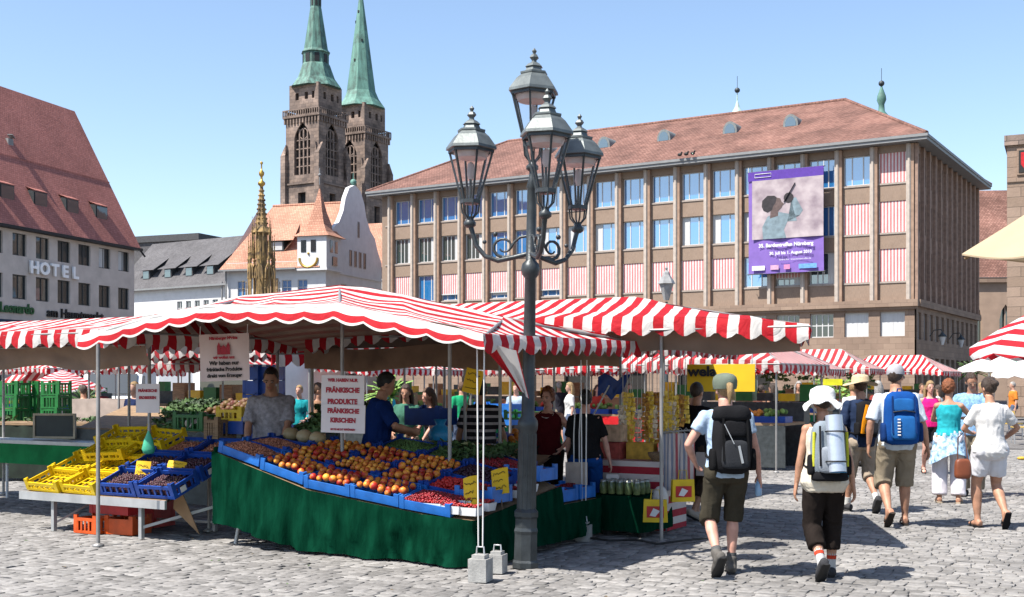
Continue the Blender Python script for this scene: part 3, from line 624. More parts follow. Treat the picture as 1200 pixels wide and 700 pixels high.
# ---------------------------------------------------------------- white house with orange roof
def white_house():
    d = Vector((10.8, -3.5, 0)).normalized(); o = Vector((-29.5, 123.5, 0)); L, D = 11.35, 13.6
    t = thing('gabled_house', 'white house with curved gable, corner turret and orange tiled roof', 'building', o, math.atan2(d.y, d.x))
    e, zr = 14.1, 20.9
    hl = [(1.3, 2.2, 10.3, 12.2), (6.4, 7.5, 10.3, 12.2), (8.2, 9.3, 10.3, 12.2)]
    w_ = MB(); facade(w_, 0, L, 0, e, hl, 0, 0, .2)
    gw = MB(); hg = [(3.4 + 1.7 * 0, 4.7, 10.2, 12.0), (5.7, 7.1, 10.2, 12.0), (8.2, 9.6, 10.2, 12.0)] + [(5.4 + 1.15 * i, 5.95 + 1.15 * i, 14.0, 15.6) for i in range(4)]
    # curved gable outline on the wall (x along the gable 0..D)
    cur = [(D, e - 1), (D, 15.0), (12.6, 16.2), (11.8, 17.6), (10.6, 18.3), (9.6, 19.6), (9.1, 21.0), (8.2, 22.2), (6.8, 22.7), (5.4, 22.2), (4.5, 21.0), (4.0, 19.6), (3.0, 18.3), (1.8, 17.6), (1.0, 16.2), (0, 15.0), (0, e - 1)]
    facade(gw, 0, D, 0, e - 1, [h for h in hg if h[3] < 13], 0, 0, .2)
    n = len(cur)
    gw.prism([(x, z) for x, z in cur], 1, 0, .45)
    gw.box(-.02, D + .02, -.12, -.003, 12.95, 13.2)
    Mg = Matrix.Translation((L, 0, 0)) @ Matrix.Rotation(R(90), 4, 'Z')
    w_.quad((0, D, 0), (0, 0, 0), (0, 0, e), (0, D, e)); w_.poly([(0, 0, e), (0, D / 2, zr), (0, D, e)]); w_.build('wall', m_plaster, t); gw.xf(Mg).build('gable', m_plaster, t)
    wn = None
    for h in hl:
        if wn is None: wn = make_window(t, 1.1, 1.9, m_frame, m_gblue, ((.5,), (.6,)), .07)
        q = wn if h is hl[0] else inst(wn, t, None or (0, 0, 0)); q.location = ((h[0] + h[1]) / 2, .1, h[2])
    g1 = make_window(t, 1.35, 1.8, m_frame, m_gdark, ((.5,), (.6,)), .07); f = True
    for h in hg[:3]:
        q = g1 if f else inst(g1, t, (0, 0, 0)); f = False; q.location = Mg @ Vector(((h[0] + h[1]) / 2, .08, h[2])); q.rotation_euler = (0, 0, R(90))
    g2 = make_window(t, .6, 1.7, m_sill, m_gdark, ((), ()), .08); f = True
    for h in hg[3:]:
        q = g2 if f else inst(g2, t, (0, 0, 0)); f = False; q.location = Mg @ Vector(((h[0] + h[1]) / 2, -.06, h[2])); q.rotation_euler = (0, 0, R(90))
    q = inst(g2, t, Mg @ Vector((7.6, -.06, 17.2))); q.rotation_euler = (0, 0, R(90)); q.scale = (.7, 1, 1)
    rf = MB(); rf.quad((-.5, -.7, e - .75), (L - .4, -.7, e - .75), (L - .4, D / 2, zr), (1.6, D / 2, zr)); rf.quad((L - .4, D + .7, e - .75), (-.5, D + .7, e - .75), (1.6, D / 2, zr), (L - .4, D / 2, zr)); rf.poly([(-.5, D + .7, e - .75), (-.5, -.7, e - .75), (1.6, D / 2, zr)])
    ro = rf.build('roof', m_tile_o, t); q = MB(); q.tube([(1.6, D / 2, zr), (L - .4, D / 2, zr)], .16, 6); q.build('ridge_tiles', m_tile_o, ro)
    # shed dormer
    s = (zr - e + .75) / (D / 2 + .7); x, y = 5.2, 1.2; z = e - .75 + s * (y + .7)
    q = MB(); q.box(x - .75, x + .75, y, y + 2.2, z - .2, z + 1.2); q.quad((x - 2.0, y - .3, z + 1.1), (x + 2.0, y - .3, z + 1.1), (x + .8, y + 3.6, z + 3.5), (x - .8, y + 3.6, z + 3.5), 1); q.poly([(x - 2, y - .28, z + 1.08), (x - .75, y, z), (x - .8, y + 3.6, z + 3.4)], 1); q.poly([(x + .75, y, z), (x + 2, y - .28, z + 1.08), (x + .8, y + 3.6, z + 3.4)], 1)
    dm = q.build('dormer', [m_dark, m_tile_o], t); p = MB(); p.box(x - .6, x + .6, y - .05, y - .003, z + .15, z + 1.0); p.build('pane', m_frame, dm)
    # corner turret
    q = MB(); q.box(L - 2.9, L + .35, -.55, 2.7, 13.2, 16.6); q.box(L - 3.0, L + .45, -.65, 2.8, 13.05, 13.25); tu = q.build('corner_turret', m_plaster, t)
    q = MB(); cx, cy = L - 1.28, 1.18; prof = [(1.85, 16.5), (1.35, 16.95), (.85, 17.8), (.5, 19.1), (.22, 20.6), (.05, 21.5)]
    vs = [(cx + sx * r * 1.08, cy + sy * r * 1.08, z_) for r, z_ in prof for sx, sy in ((-1, -1), (1, -1), (1, 1), (-1, 1))]
    q.add(vs, [(i * 4 + k, i * 4 + (k + 1) % 4, i * 4 + 4 + (k + 1) % 4, i * 4 + 4 + k) for i in range(5) for k in range(4)]); q.add(vs[:4], [(3, 2, 1, 0)]); q.build('turret_roof', m_tile_o, tu)
    q = MB(); q.tube([(cx, cy, 21.9), (cx, cy, 23.6)], .05, 5); q.ball((cx, cy, 22.9), .16); q.build('finial', m_fascia, tu)
    for xx in (L - 2.2, L - 1.1): q = MB(); q.box(xx - .28, xx + .28, -.6, -.552, 14.9, 16.1); q.build('window', m_gdark, tu)
    for yy in (.5, 1.6): q = MB(); q.box(L + .352, L + .4, yy - .28, yy + .28, 14.9, 16.1); q.build('window', m_gdark, tu)
    q = MB(); q.box(L + .352, L + .45, .7, 1.7, 13.6, 14.5); q.build('carved_panel', m_gdark, tu)
    q = MB(); q.tube([(L - 1.65 + 1.0 * math.cos(a), -.58, 14.3 + .95 * math.sin(a)) for a in [math.pi + math.pi * i / 12 for i in range(13)]], .13, 6); q.ball((L - 1.65, -.58, 14.75), .13, 8, 5); q.build('sundial', m_gold, tu)
    q = MB(); q.ball(tuple(Mg @ Vector((6.8, .2, 23.0))), .35); q.tube([Mg @ Vector((6.8, .2, 22.5)), Mg @ Vector((6.8, .2, 24.0))], .06, 5); q.build('gable_finial', m_copper, t)
    q = MB(); q.box(-.5, L - 3, -.85, -.68, e - .9, e - .72); q.tube([(.1, -.3, 0), (.1, -.3, e - .8)], .1, 6); q.build('gutter', m_fascia, t)
    q = MB(); q.box(4.6, 6.0, -.08, -.003, 9.2, 12.4); q.build('wall_painting', mat('ochre_mural', (.36, .24, .15), .9, .25, 2), t)
    q = MB(); q.box(-2, 6, D + 3, D + 8, 0, 17.2); q.quad((-2.5, D + 2.6, 16.6), (L, D + 2.6, 16.6), (L, D + 6, 20.5), (-2.5, D + 6, 20.5), 1); 
    # rear wing between the gable and the office building
    w2 = thing('rear_house', 'orange roofed house end squeezed behind the white gable', 'building', o + d * (L + .2) + Vector((-d.y, d.x, 0)) * (D + 1.2), math.atan2(d.y, d.x))
    q = MB(); q.box(-9, 8, 0, 10, 0, 15); q.build('wall', m_plaster, w2); q = MB(); q.quad((-9.5, -.6, 14.7), (8.5, -.6, 14.7), (8.5, 6, 20.6), (-9.5, 6, 20.6)); q.build('roof', m_tile_o, w2)
    q = MB(); q.quad((8.52, -.6, 14.7), (8.52, 12, 14.7), (8.52, 6, 20.6), (8.52, 5.9, 20.6)); q.build('gable', m_plaster, w2)
white_house()

# ---------------------------------------------------------------- church towers
def church_tower(loc, rz, lab, kind):
    t = thing('church_tower', lab, 'tower', loc, rz); s = 8.0; hs = s / 2
    b = MB(); lou = MB()
    def shell(x0, z0, z1, win=None):
        for k in range(4):
            Mk = Matrix.Rotation(R(90 * k), 4, 'Z')
            q = MB(); hol = win or []
            facade(q, -x0, x0, z0, z1, hol, 0, -x0, .9)
            for a, c, d, e in hol:
                if e - d > 6: # tracery in the tall belfry window
                    w2 = c - a
                    for i in range(1, 4): q.box(a + w2 * i / 4 - .14, a + w2 * i / 4 + .14, -x0 + .35, -x0 + .65, d, e - 1.2)
                    for j in range(1, 5): q.box(a, c, -x0 + .4, -x0 + .6, d + (e - d) * j / 6 - .1, d + (e - d) * j / 6 + .1)
                    cx = (a + c) / 2; n = 10
                    for sd in (-1, 1):   # spandrels leave a pointed arch
                        pts = [(cx + sd * w2 / 2, e)] + [(cx + sd * w2 / 2 * (1 - (i / n) ** 2), e - 3.4 * (1 - i / n)) for i in range(n + 1)]
                        q.prism([(x_, z_) for x_, z_ in pts], 1, -x0 + .003, -x0 + .3)
                    q.tube([(cx + 1.0 * math.cos(2 * math.pi * i / 12), -x0 + .5, e - 2.1 + 1.0 * math.sin(2 * math.pi * i / 12)) for i in range(13)], .14, 5)
            b.merge(q, Mk)
            q = MB()
            for a, c, d, e in hol: q.quad((a, -x0 + .9, d), (c, -x0 + .9, d), (c, -x0 + .9, e), (a, -x0 + .9, e))
            lou.merge(q, Mk)
    shell(hs, 0, 38.5, [(-.9, .9, 33.0, 37.0)]); shell(hs - .1, 38.8, 50.9, [(-1.9, 1.9, 40.3, 50.0)])
    shell(hs - .55, 52.4, 57.2, [(-2.0, -1.2, 54.3, 55.6), (.2, 1.0, 54.3, 55.6), (1.9, 2.5, 54.3, 55.6)])
    b.box(-hs - .3, hs + .3, -hs - .3, hs + .3, 38.5, 38.8); b.box(-hs - .35, hs + .35, -hs - .35, hs + .35, 50.9, 51.3); b.box(-hs - .15, hs + .15, -hs - .15, hs + .15, 51.3, 51.5)
    for k in range(4):
        q = MB(); q.box(-hs - .35, hs + .35, -hs - .35, -hs - .15, 52.25, 52.45)
        for i in range(17): x = -hs - .3 + i * (2 * hs + .6) / 16; q.box(x - .1, x + .1, -hs - .33, -hs - .17, 51.3, 52.25)
        for i in range(12): x = -hs + i * 2 * hs / 11; q.box(x - .16, x + .16, -hs - .2, -hs + .05, 49.9, 50.9)
        for sx in (-1, 1): q.box(sx * hs - .55, sx * hs + .55, -hs - .7, -hs + .5, 0, 40 if k % 2 else 44); q.prism([(-hs - .7, 40 if k % 2 else 44), (-hs + .5, 40 if k % 2 else 44), (-hs + .5, 46)], 0, sx * hs - .5, sx * hs + .5)
        b.merge(q, Matrix.Rotation(R(90 * k), 4, 'Z'))
    b.build('wall', m_sandd, t); lou.build('belfry_opening', mat('dark_louvre', (.03, .028, .028), .9), t)
    sp = MB(); a = R(22.5)
    def sq_oct(r0, z0, r1, z1):   # square skirt turning into the octagon
        vs = []
        for k in range(8):
            g_ = 2 * math.pi * k / 8 + a; m_ = max(abs(math.cos(g_)), abs(math.sin(g_))); vs.append((r0 * math.cos(g_) / m_, r0 * math.sin(g_) / m_, z0))
        for k in range(8): g_ = 2 * math.pi * k / 8 + a; vs.append((r1 * math.cos(g_), r1 * math.sin(g_), z1))
        sp.add(vs, [(k, (k + 1) % 8, 8 + (k + 1) % 8, 8 + k) for k in range(8)]); sp.poly([(x, y, z) for x, y, z in reversed(vs[:8])])
    sq_oct(hs + .55, 56.9, 3.7, 58.6)
    if kind == 0:
        sp.lathe([(3.7, 58.6), (2.75, 61.2), (2.55, 61.5), (2.5, 63.4), (2.8, 63.6), (2.45, 64.0), (2.35, 64.2), (1.1, 72.0), (1.05, 72.2), (1.05, 74.2), (1.25, 74.4), (.9, 75), (.1, 84)], 8, rot=a, sm=False)
        q = MB()
        for k in range(8):
            q.merge(MB().box(-.45, .45, -2.42, -2.36, 61.6, 63.2), Matrix.Rotation(R(45 * k), 4, 'Z')); q.merge(MB().box(-.2, .2, -1.02, -.99, 72.4, 74.0), Matrix.Rotation(R(45 * k), 4, 'Z'))
        q.build('lantern_opening', m_black, t)
    else:
        sp.lathe([(3.7, 58.6), (3.0, 60.2), (.05, 82)], 8, rot=a, sm=False)
        q = MB()
        for k, z in ((0, 66), (1, 70), (7, 74), (0, 76)):
            r_ = 3.0 * (82 - z) / 21.8 * .93; q.merge(MB().box(-.15, .15, -r_ - .12, -r_ + .1, z, z + .5), Matrix.Rotation(R(45 * k), 4, 'Z'))
        q.build('spire_hatch', m_black, t)
    sp.build('spire', m_copper if kind else mat('dark_green_copper', (.062, .125, .105), .65, .35, .6, .15, 5, stretch=(3, 3, .5), c2=(.10, .22, .18), dirt=((.035, .05, .045), .5, .9)), t)
church_tower(GD(370, 224), R(-30), 'church tower with layered lantern spire in green copper, in front of its twin', 0)
church_tower(GD(423, 240), R(-30), 'church tower with plain tall pyramid spire in green copper, behind its twin', 1)

# ---------------------------------------------------------------- gothic fountain
def fountain():
    t = thing('fountain_spire', 'gilded gothic stone fountain spire before the white house', 'fountain', GD(306.5, 93))
    st = mat('gilt_stone', (.20, .14, .085), .8, .45, 2.2, .3, c2=(.34, .22, .085), dirt=((.07, .055, .045), 1.5, .7)); a = R(22.5)
    b = MB(); b.lathe([(1.5, 0), (1.5, 2.2), (1.35, 2.4), (.7, 2.6), (.7, 8.2)], 8, rot=a, sm=False); b.lathe([(.7, 8.2), (1.1, 8.3), (1.05, 8.5), (.45, 8.6), (.42, 13.2), (.75, 13.4), (.5, 13.9)], 8, rot=a, sm=False); b.build('core', st, t)
    def pinn(r, z0, z1, w_, n, off=0, name='pinnacle'):
        for k in range(n):
            g_ = 2 * math.pi * (k + off) / n; x, y = r * math.cos(g_), r * math.sin(g_)
            q = MB(); q.box(-w_ / 2, w_ / 2, -w_ / 2, w_ / 2, z0, z0 + (z1 - z0) * .66); h = z0 + (z1 - z0) * .66; q.box(-w_ * .7, w_ * .7, -w_ * .7, w_ * .7, h - .12, h)
            q.lathe([(w_ * .62, h), (w_ * .12, z1 - .1), (w_ * .3, z1 - .05), (0, z1 + .1)], 4, rot=R(45), sm=False)
            for j in range(4): zz = h + (z1 - h) * j / 4; q.ball((0, 0, zz), w_ * (.75 - .12 * j), 5, 4)
            q.build(name, st, t, (x, y, 0), (0, 0, g_))
    pinn(1.42, 2.4, 9.6, .2, 8, .5); pinn(1.0, 7.8, 13.2, .14, 8, 0); pinn(.72, 11.4, 14.6, .1, 8, .5)
    for k in range(8):      # pointed arches and statues between the pinnacles
        g_ = 2 * math.pi * k / 8; q = MB()
        for z, r, w2, hh in ((5.3, 1.28, .45, 1.5), (9.8, .98, .3, 1.3)):
            q = MB(); q.tube([(r, -w2, z), (r, -w2 * .8, z + hh * .6), (r, 0, z + hh), (r, w2 * .8, z + hh * .6), (r, w2, z)], .07, 5); q.tube([(r, 0, z + hh), (r, 0, z + hh + .6)], [.08, .03], 5)
            q.xf(Matrix.Rotation(g_, 4, 'Z')).build('arch', st, t)
        q = MB(); q.lathe([(.2, 0), (.24, .3), (.18, .9), (.22, 1.15), (.08, 1.3), (.12, 1.45), (0, 1.6)], 8); q.build('statue', mat('dark_figure', (.12, .085, .05), .8, .3) if k == 0 else bpy.data.materials['dark_figure'], t, (1.22 * math.cos(g_), 1.22 * math.sin(g_), 3.4))
    b = MB(); b.lathe([(.5, 13.6), (.36, 14.6), (.12, 17.0)], 8, rot=a, sm=False)
    for k in range(8):
        for j in range(9):
            z = 13.8 + j * .36; r = .5 - .38 * (z - 13.6) / 3.4; g_ = 2 * math.pi * k / 8 + a; b.ball((r * math.cos(g_), r * math.sin(g_), z), .085, 5, 4)
    b.build('openwork_spire', st, t)
    b = MB(); b.lathe([(.08, 16.8), (.12, 17.0), (.28, 17.15), (.3, 17.3), (.1, 17.5), (.08, 17.75), (.2, 17.9), (.22, 18.1), (.06, 18.3), (.05, 18.7), (.14, 18.85), (0, 19.0)], 10); b.build('finial', m_gold, t)
fountain()

# ---------------------------------------------------------------- right: chapel nave and stone front
def right_church():
    t = thing('chapel_nave', 'sandstone chapel side with brown tiled roof and pointed windows', 'building', GD(1118, 120), R(-4))
    b = MB(); hol = [(1.55 + 2.9 * i, 2.75 + 2.9 * i, 3.0, 9.6) for i in range(5)]; facade(b, -6, 18, 0, 11.8, hol, 0, 0, .6)
    for a, c, d, e in hol:
        for sd in (-1, 1): b.prism([((a + c) / 2 + sd * .6, e), ((a + c) / 2 + sd * .6, e - 1.5), ((a + c) / 2 + sd * .4, e - .6), ((a + c) / 2, e)], 1, .003, .25)
        b.box((a + c) / 2 - .07, (a + c) / 2 + .07, .2, .3, d, e)
    b.build('wall', mat('pink_plaster', (.42, .30, .225), .9, .12, 1), t)
    q = MB()
    for a, c, d, e in hol: q.quad((a, .5, d), (c, .5, d), (c, .5, e), (a, .5, e))
    q.build('leaded_glass', glass('teal_glass', (.02, .05, .05), .15), t)
    q = MB(); q.box(-6, 18, -.35, .0, 11.8, 12.3); q.build('cornice', m_sand, t)
    q = MB(); q.quad((-6.2, -.4, 12.3), (18, -.4, 12.3), (18, 8, 22.3), (-6.2, 8, 22.3)); q.build('roof', m_tile, t)
    t = thing('stone_front', 'tall sandstone block front with dark coping at the frame edge', 'building', GD(1180, 60), R(-25))
    b = MB(); b.box(0, 8, 0, 10, 0, 13.6); b.build('wall', brick('block_courses', (.36, .26, .20), (.28, .20, .15), (.19, .14, .11), 1.3, .5, .02, .9, .4, .18), t)
    b = MB(); b.box(-.12, 8.1, -.15, 10.1, 13.6, 14.1); b.build('coping', m_sandd, t)
    b = MB(); b.box(.0, 8, -.06, 0, 11.75, 11.95); b.box(.46, 1.3, -.1, 0, 12.1, 13.4); b.build('string_course', m_sand, t)
    b = MB(); b.box(.55, 1.2, -.13, -.102, 12.2, 13.3); b.build('coat_of_arms', m_ink, t); b = MB(); b.poly([(.65, -.135, 13.2), (.65, -.135, 12.6), (.87, -.135, 12.3), (1.1, -.135, 12.6), (1.1, -.135, 13.2)][::-1]); b.build('shield', m_redp, t)
right_church()
# ================================================================ MARKET STALLS: canopies
def fold(x, y, s=1.0, k=0): return noise.noise(Vector((x * s, y * s, k * 3.7)))
def valance(mb, a, b, h, period, sc_=.35, s0=0, mi=0, wave=.03, uvmode=None):
    """Scalloped hanging edge from a to b; returns nothing."""
    a = Vector(a); b = Vector(b); L = (b - a).length; n = max(8, int(L / (period / 5))); nrm = Vector((b.y - a.y, a.x - b.x, 0)).normalized()
    r0, r1, r2, uv = [], [], [], []
    for i in range(n + 1):
        t = i / n; p = a.lerp(b, t); s = s0 + t * L
        dz = h * (1 - sc_ * (1 - abs(math.sin(math.pi * s / period)))); wv = wave * fold(s, 0, 3, 2)
        r0.append(p); r1.append(p + nrm * (.02 + wv) - Vector((0, 0, dz * .5))); r2.append(p + nrm * (.01 + wv * 2) - Vector((0, 0, dz)))
    rows = [r0, r1, r2]
    mb.grid(rows, mi, uvf=uvmode or (lambda i, j, p: (s0 + L * j / n, i * .1)))
def tent(name, lab, loc, rz, u0, u1, v0, v1, ez, rz_, ra, rb, mt, hv=.2, period=.23, poles=None, group=None, droop=.06, cat='canopy', seed=0, sag=.05, taper=0, lining=False):
    """Stall canopy with a hipped cloth roof; ridge from ra to rb at height rz_; the eaves at ez."""
    t = thing(name, lab, cat, loc, rz, group)
    b = MB(); vm = (v0 + v1) / 2; N = max(14, int((u1 - u0) / .2)); T = 7
    def eave_z(s): return ez - droop * (abs(2 * s - 1) ** 2.5) + .02 * fold(s * 4, seed, 1)
    def slope(vs_, ve, flip):
        rows = []
        for j in range(T + 1):
            f = j / T; row = []
            for i in range(N + 1):
                s = i / N; ue = u0 + (u1 - u0) * s; ur = ra + (rb - ra) * s
                u = ue + (ur - ue) * f; v = vs_ + (vm - vs_) * f; z = eave_z(s) + (rz_ - eave_z(s)) * f - sag * math.sin(math.pi * f) * (1 + .5 * fold(s * 6, seed)) + .035 * fold(u * 2, v * 2, 1.3, seed) * math.sin(math.pi * f)
                row.append((u, v, z))
            rows.append(row)
        if flip: rows = rows[::-1]
        b.grid(rows, uvf=lambda i, j, p: (p[0] - u0, p[1]))
    slope(v0, v0, False); slope(v1, v1, True)
    for ue, ur, fl in ((u0, ra, True), (u1, rb, False)):
        zc = eave_z(0); rows = []
        for j in range(T + 1):
            f = j / T; rows.append([(ue + (ur - ue) * f, v0 + (v1 - v0) * i / 10 + (vm - (v0 + (v1 - v0) * i / 10)) * f, zc + (rz_ - zc) * f - sag * math.sin(math.pi * f) * .8) for i in range(11)])
        if fl: rows = rows[::-1]
        b.grid(rows, uvf=lambda i, j, p: (p[1] - v0, p[0]))
    nroof = len(b.v); zc = eave_z(0); M_ = 10
    for va, flip in ((v0, 0), (v1, 1)):
        pts = [(u0 + (u1 - u0) * i / M_, va, eave_z(i / M_)) for i in range(M_ + 1)]
        for i in range(M_):
            A, B = (pts[i], pts[i + 1]) if not flip else (pts[i + 1], pts[i])
            s0 = A[0] - u0 if not flip else u1 - A[0]; sg = 1 if not flip else -1
            valance(b, A, B, hv, period, s0=s0, uvmode=(lambda i_, j_, p: (p[0] - u0, p[2])))
    valance(b, (u1, v0, zc), (u1, v1, zc), hv, period, uvmode=lambda i, j, p: (p[1] - v0, p[2])); valance(b, (u0, v1, zc), (u0, v0, zc), hv, period, uvmode=lambda i, j, p: (p[1] - v0, p[2]))
    lv = [(x, y, z - .025) for x, y, z in b.v[:nroof]]; ln_ = MB(); ln_.add(lv, [f for f in b.f if max(f) < nroof], 0, True)
    if taper: ln_.v = [(x - taper * max(0, (y - v0)) * max(0, (x - ra) / (u1 - ra)), y, z) for x, y, z in ln_.v]
    if lining: ln_.build('lining', m_lining, t)
    if taper: b.v = [(x - taper * max(0, (y - v0)) * max(0, (x - ra) / (u1 - ra)), y, z) for x, y, z in b.v]
    b.build('roof_cloth', mt, t)
    for x, y in (poles if poles is not None else [(u0 + .12, v0 + .12), (u1 - .12, v0 + .12), (u0 + .12, v1 - .12), (u1 - .12, v1 - .12)]):
        q = MB(); q.tube([(x, y, 0), (x, y, ez - .03)], .02, 8); q.lathe([(.06, 0), (.06, .015), (.022, .03)], 8, (x, y, 0)); q.build('pole', m_pole, t)
    q = MB(); q.tube([(ra, vm, rz_ - .04), (rb, vm, rz_ - .04)], .02, 6)
    for x, y in ((u0, v0), (u0, v1)): q.tube([(x, y, zc - .03), (ra, vm, rz_ - .04)], .016, 6)
    for x, y in ((u1, v0), (u1, v1)): q.tube([(x, y, zc - .03), (rb, vm, rz_ - .04)], .016, 6)
    for va in (v0, v1): q.tube([(u0, va, zc - .02), (u1, va, zc - .02)], .014, 6)
    for ua in (u0, u1): q.tube([(ua, v0, zc - .02), (ua, v1, zc - .02)], .014, 6)
    if taper: q.v = [(x - taper * max(0, (y - v0)) * max(0, (x - ra) / (u1 - ra)), y, z) for x, y, z in q.v]
    q.build('roof_frame', m_pole, t)
    return t
# main fruit stall: cloth striped along its eave, lifted in the middle of the front edge
def main_canopy():
    t = thing('stall_canopy', 'big red and white canopy over the fruit stall, striped along its front edge', 'canopy', M(0, 0), MROT)
    ev = [PV(px, py, -.95) for px, py in ((93, 394), (168, 372), (243, 357), (320, 357.5), (398, 356), (480, 373), (566, 391))]
    hm = [PV(px, py, -.98) for px, py in ((93, 411), (168, 391), (243, 376), (320, 378), (398, 377), (480, 393), (570, 408))]
    rg = [PV(px, py, .6) for px, py in ((187, 367), (237, 358), (285, 347.5), (322, 343), (398, 334), (470, 345), (590, 371))]
    def spl(P, n=8):
        out = []
        for i in range(len(P) - 1):
            for k in range(n):
                f = k / n; out.append(P[i].lerp(P[i + 1], f))
        return out + [P[-1]]
    E, H_, G_ = spl(ev), spl(hm), spl(rg); n = len(E); b = MB()
    # slope length coordinate drives the stripes; front stripes are broad near the eave
    T = 9; rows = []
    for j in range(T + 1):
        f = j / T; row = []
        for i in range(n):
            p = E[i].lerp(G_[i], f); seg = (i % 8) / 8
            p = p + Vector((0, 0, -.035 * math.sin(math.pi * f) - .03 * math.sin(math.pi * seg) * math.sin(math.pi * min(1, f * 1.0)) + .030 * fold(p.x * 2.2, p.y * 2.2, 1)))
            row.append(p)
        rows.append(row)
    PER = .23
    b.grid(rows, uvf=lambda i, j, p: (PER * .5 + .01 + .20 * 0 + i / T * 1.72, p.x))
    back = [Vector((q.x, 2.5, 2.12 - .05 * abs(2 * i / (n - 1) - 1) ** 2)) for i, q in enumerate(G_)]; rows2 = []
    for j in range(7):
        f = j / 6; rows2.append([(G_[i].lerp(back[i], f) + Vector((0, 0, -.06 * math.sin(math.pi * f)))) for i in range(n)])
    b.grid(rows2, uvf=lambda i, j, p: (i / 6 * 2.1, p.x))
    # right end: triangle from the ridge end to the right eave
    c0 = E[-1]; c1 = Vector((.12, 2.5, 2.1)); rows3 = []; top = G_[-1]
    for j in range(8):
        f = j / 7; rows3.append([(c0.lerp(c1, i / 12)).lerp(top if True else back[-1], f) + Vector((0, 0, -.05 * math.sin(math.pi * f) - .05 * math.sin(math.pi * i / 12) * (1 - f))) for i in range(13)])
    b.grid(rows3, uvf=lambda i, j, p: (p.y * 1.0, p.x))
    b.poly([back[-1], top, c1])
    ln_ = MB(); ln_.add([(x, y, z - .025) for x, y, z in b.v], list(b.f), 0, True); ln_.build('lining', m_lining, t)
    # front valance: white band above, red hem below, scalloped
    per = .34; r0, r1, r2, r3, r4 = [], [], [], [], []; s = 0; m = 5; EE = []; HH = []
    for i in range(n - 1):
        for k in range(m): EE.append(E[i].lerp(E[i + 1], k / m)); HH.append(H_[i].lerp(H_[i + 1], k / m))
    EE.append(E[-1]); HH.append(H_[-1])
    for i in range(len(EE)):
        if i: s += (EE[i] - EE[i - 1]).length
        e, h = EE[i], HH[i]; sca = .045 * (abs(math.sin(math.pi * s / per)) - .6); wv = Vector((0, -.03 - .025 * fold(s, 0, 2.5), 0)); h2 = h + Vector((0, 0, -sca))
        r0.append(e); r1.append(e.lerp(h2, .48) + wv * .7); r2.append(e.lerp(h2, .50) + wv * .75); r3.append(e.lerp(h2, .86) + wv * .95); r4.append(h2 + wv)
    b.grid([r0, r1], uvf=lambda i, j, p: (PER * .8, 0)); b.grid([r1, r2, r3], uvf=lambda i, j, p: (PER * .2, 0)); b.grid([r3, r4], uvf=lambda i, j, p: (PER * .8, 0))
    # right valance, striped across
    a0, a1 = c0, c1; q = []
    valance(b, a0, a1, .17, .23, s0=0, uvmode=lambda i, j, p: (p.y, 0)); valance(b, back[-1], back[0], .2, .23, uvmode=lambda i, j, p: (p.x, 0))
    b.build('roof_cloth', m_can, t)
    for x, y, z in ((toM(G(115, 640)).x, toM(G(115, 640)).y, 2.06), (PV(401, 500, .42).x, .42, 2.3), (PV(527, 500, .8).x, .8, 2.2), (PV(175, 500, .5).x, .5, 2.1), (PV(245, 500, .48).x, .48, .85), (-4.5, 2.4, 2.1), (-2.2, 2.4, 2.1)):
        q = MB(); q.tube([(x, y, 0), (x, y, z)], .02, 8); q.lathe([(.06, 0), (.06, .015), (.022, .03)], 8, (x, y, 0)); q.build('pole', m_pole, t)
    q = MB()
    def P(l, r=.014): q.tube([Vector(p) - Vector((0, 0, .03)) for p in l], r, 6)
    P(rg); P([ev[0], rg[0]]); P([ev[4], rg[4]]); P([ev[2], rg[2]]); P([ev[6], rg[6]]); P([back[0], back[-1]]); P(ev); P([rg[4], back[n // 2]]); P([rg[6], c1]); P([rg[0], back[0]]); q.build('roof_frame', m_pole, t)
    # inner side curtain rolled up below the rear eave, and the corner cloth that is tied back
    q = MB(); xs = np.linspace(-4.6, -.2, 40)
    q.grid([[(x, 2.36 + .05 * fold(x, k, 2), 2.12 - k * .09 + .03 * fold(x * 1.5, k * .4, 1) - .05 * math.sin((x + 4.6) * 1.6) ** 2) for x in xs] for k in range(4)]); q.build('rolled_curtain', mat('beige_awning', (.34, .22, .15), .85, .25, 4, .3, 8, trans=.25), t)
    c = PV(578, 410, -.8); d = PV(612, 466, -.35); q = MB(); rows = []
    for j in range(9):
        f = j / 8; p = c.lerp(d, f); wd = .26 * (1 - f) + .10; rows.append([(p.x + wd * (i / 6 - .5) + .02 * math.sin(i * 2.2), p.y + .25 * wd * i / 6 + .02 * math.cos(i * 2.5), p.z - .1 * (i / 6 - .5) + .04) for i in range(7)])
    q.grid(rows, uvf=lambda i, j, p: (.02 + j * .036, 0)); q.build('tied_corner_cloth', m_can, t)
    return t
main_canopy()
tent('stall_canopy', 'red and white canopy over the berry crates, striped across its front edge', M(0, 0), MROT, -10.5, -4.66, -.55, 2.3, 2.25, 2.47, -9.6, -4.9, m_can, .2, poles=[(-10.3, -.8), (-10.3, 2.2), (-7.6, 2.2), (-4.9, 2.2)], droop=.03, sag=.03, lining=True)
tent('stall_canopy', 'red and white canopy with peaked roof behind the street lamp', M(0, 0), MROT, -4.2, 2.02, 1.92, 4.7, 2.36, 2.66, -3.4, -.1, m_can, .2, poles=[(toM(G(775, 637)).x, toM(G(775, 637)).y), (-1.6, 2.2), (-3.9, 4.5), (-1.2, 4.5)], droop=.14, seed=3, sag=.02, taper=.42, lining=True)

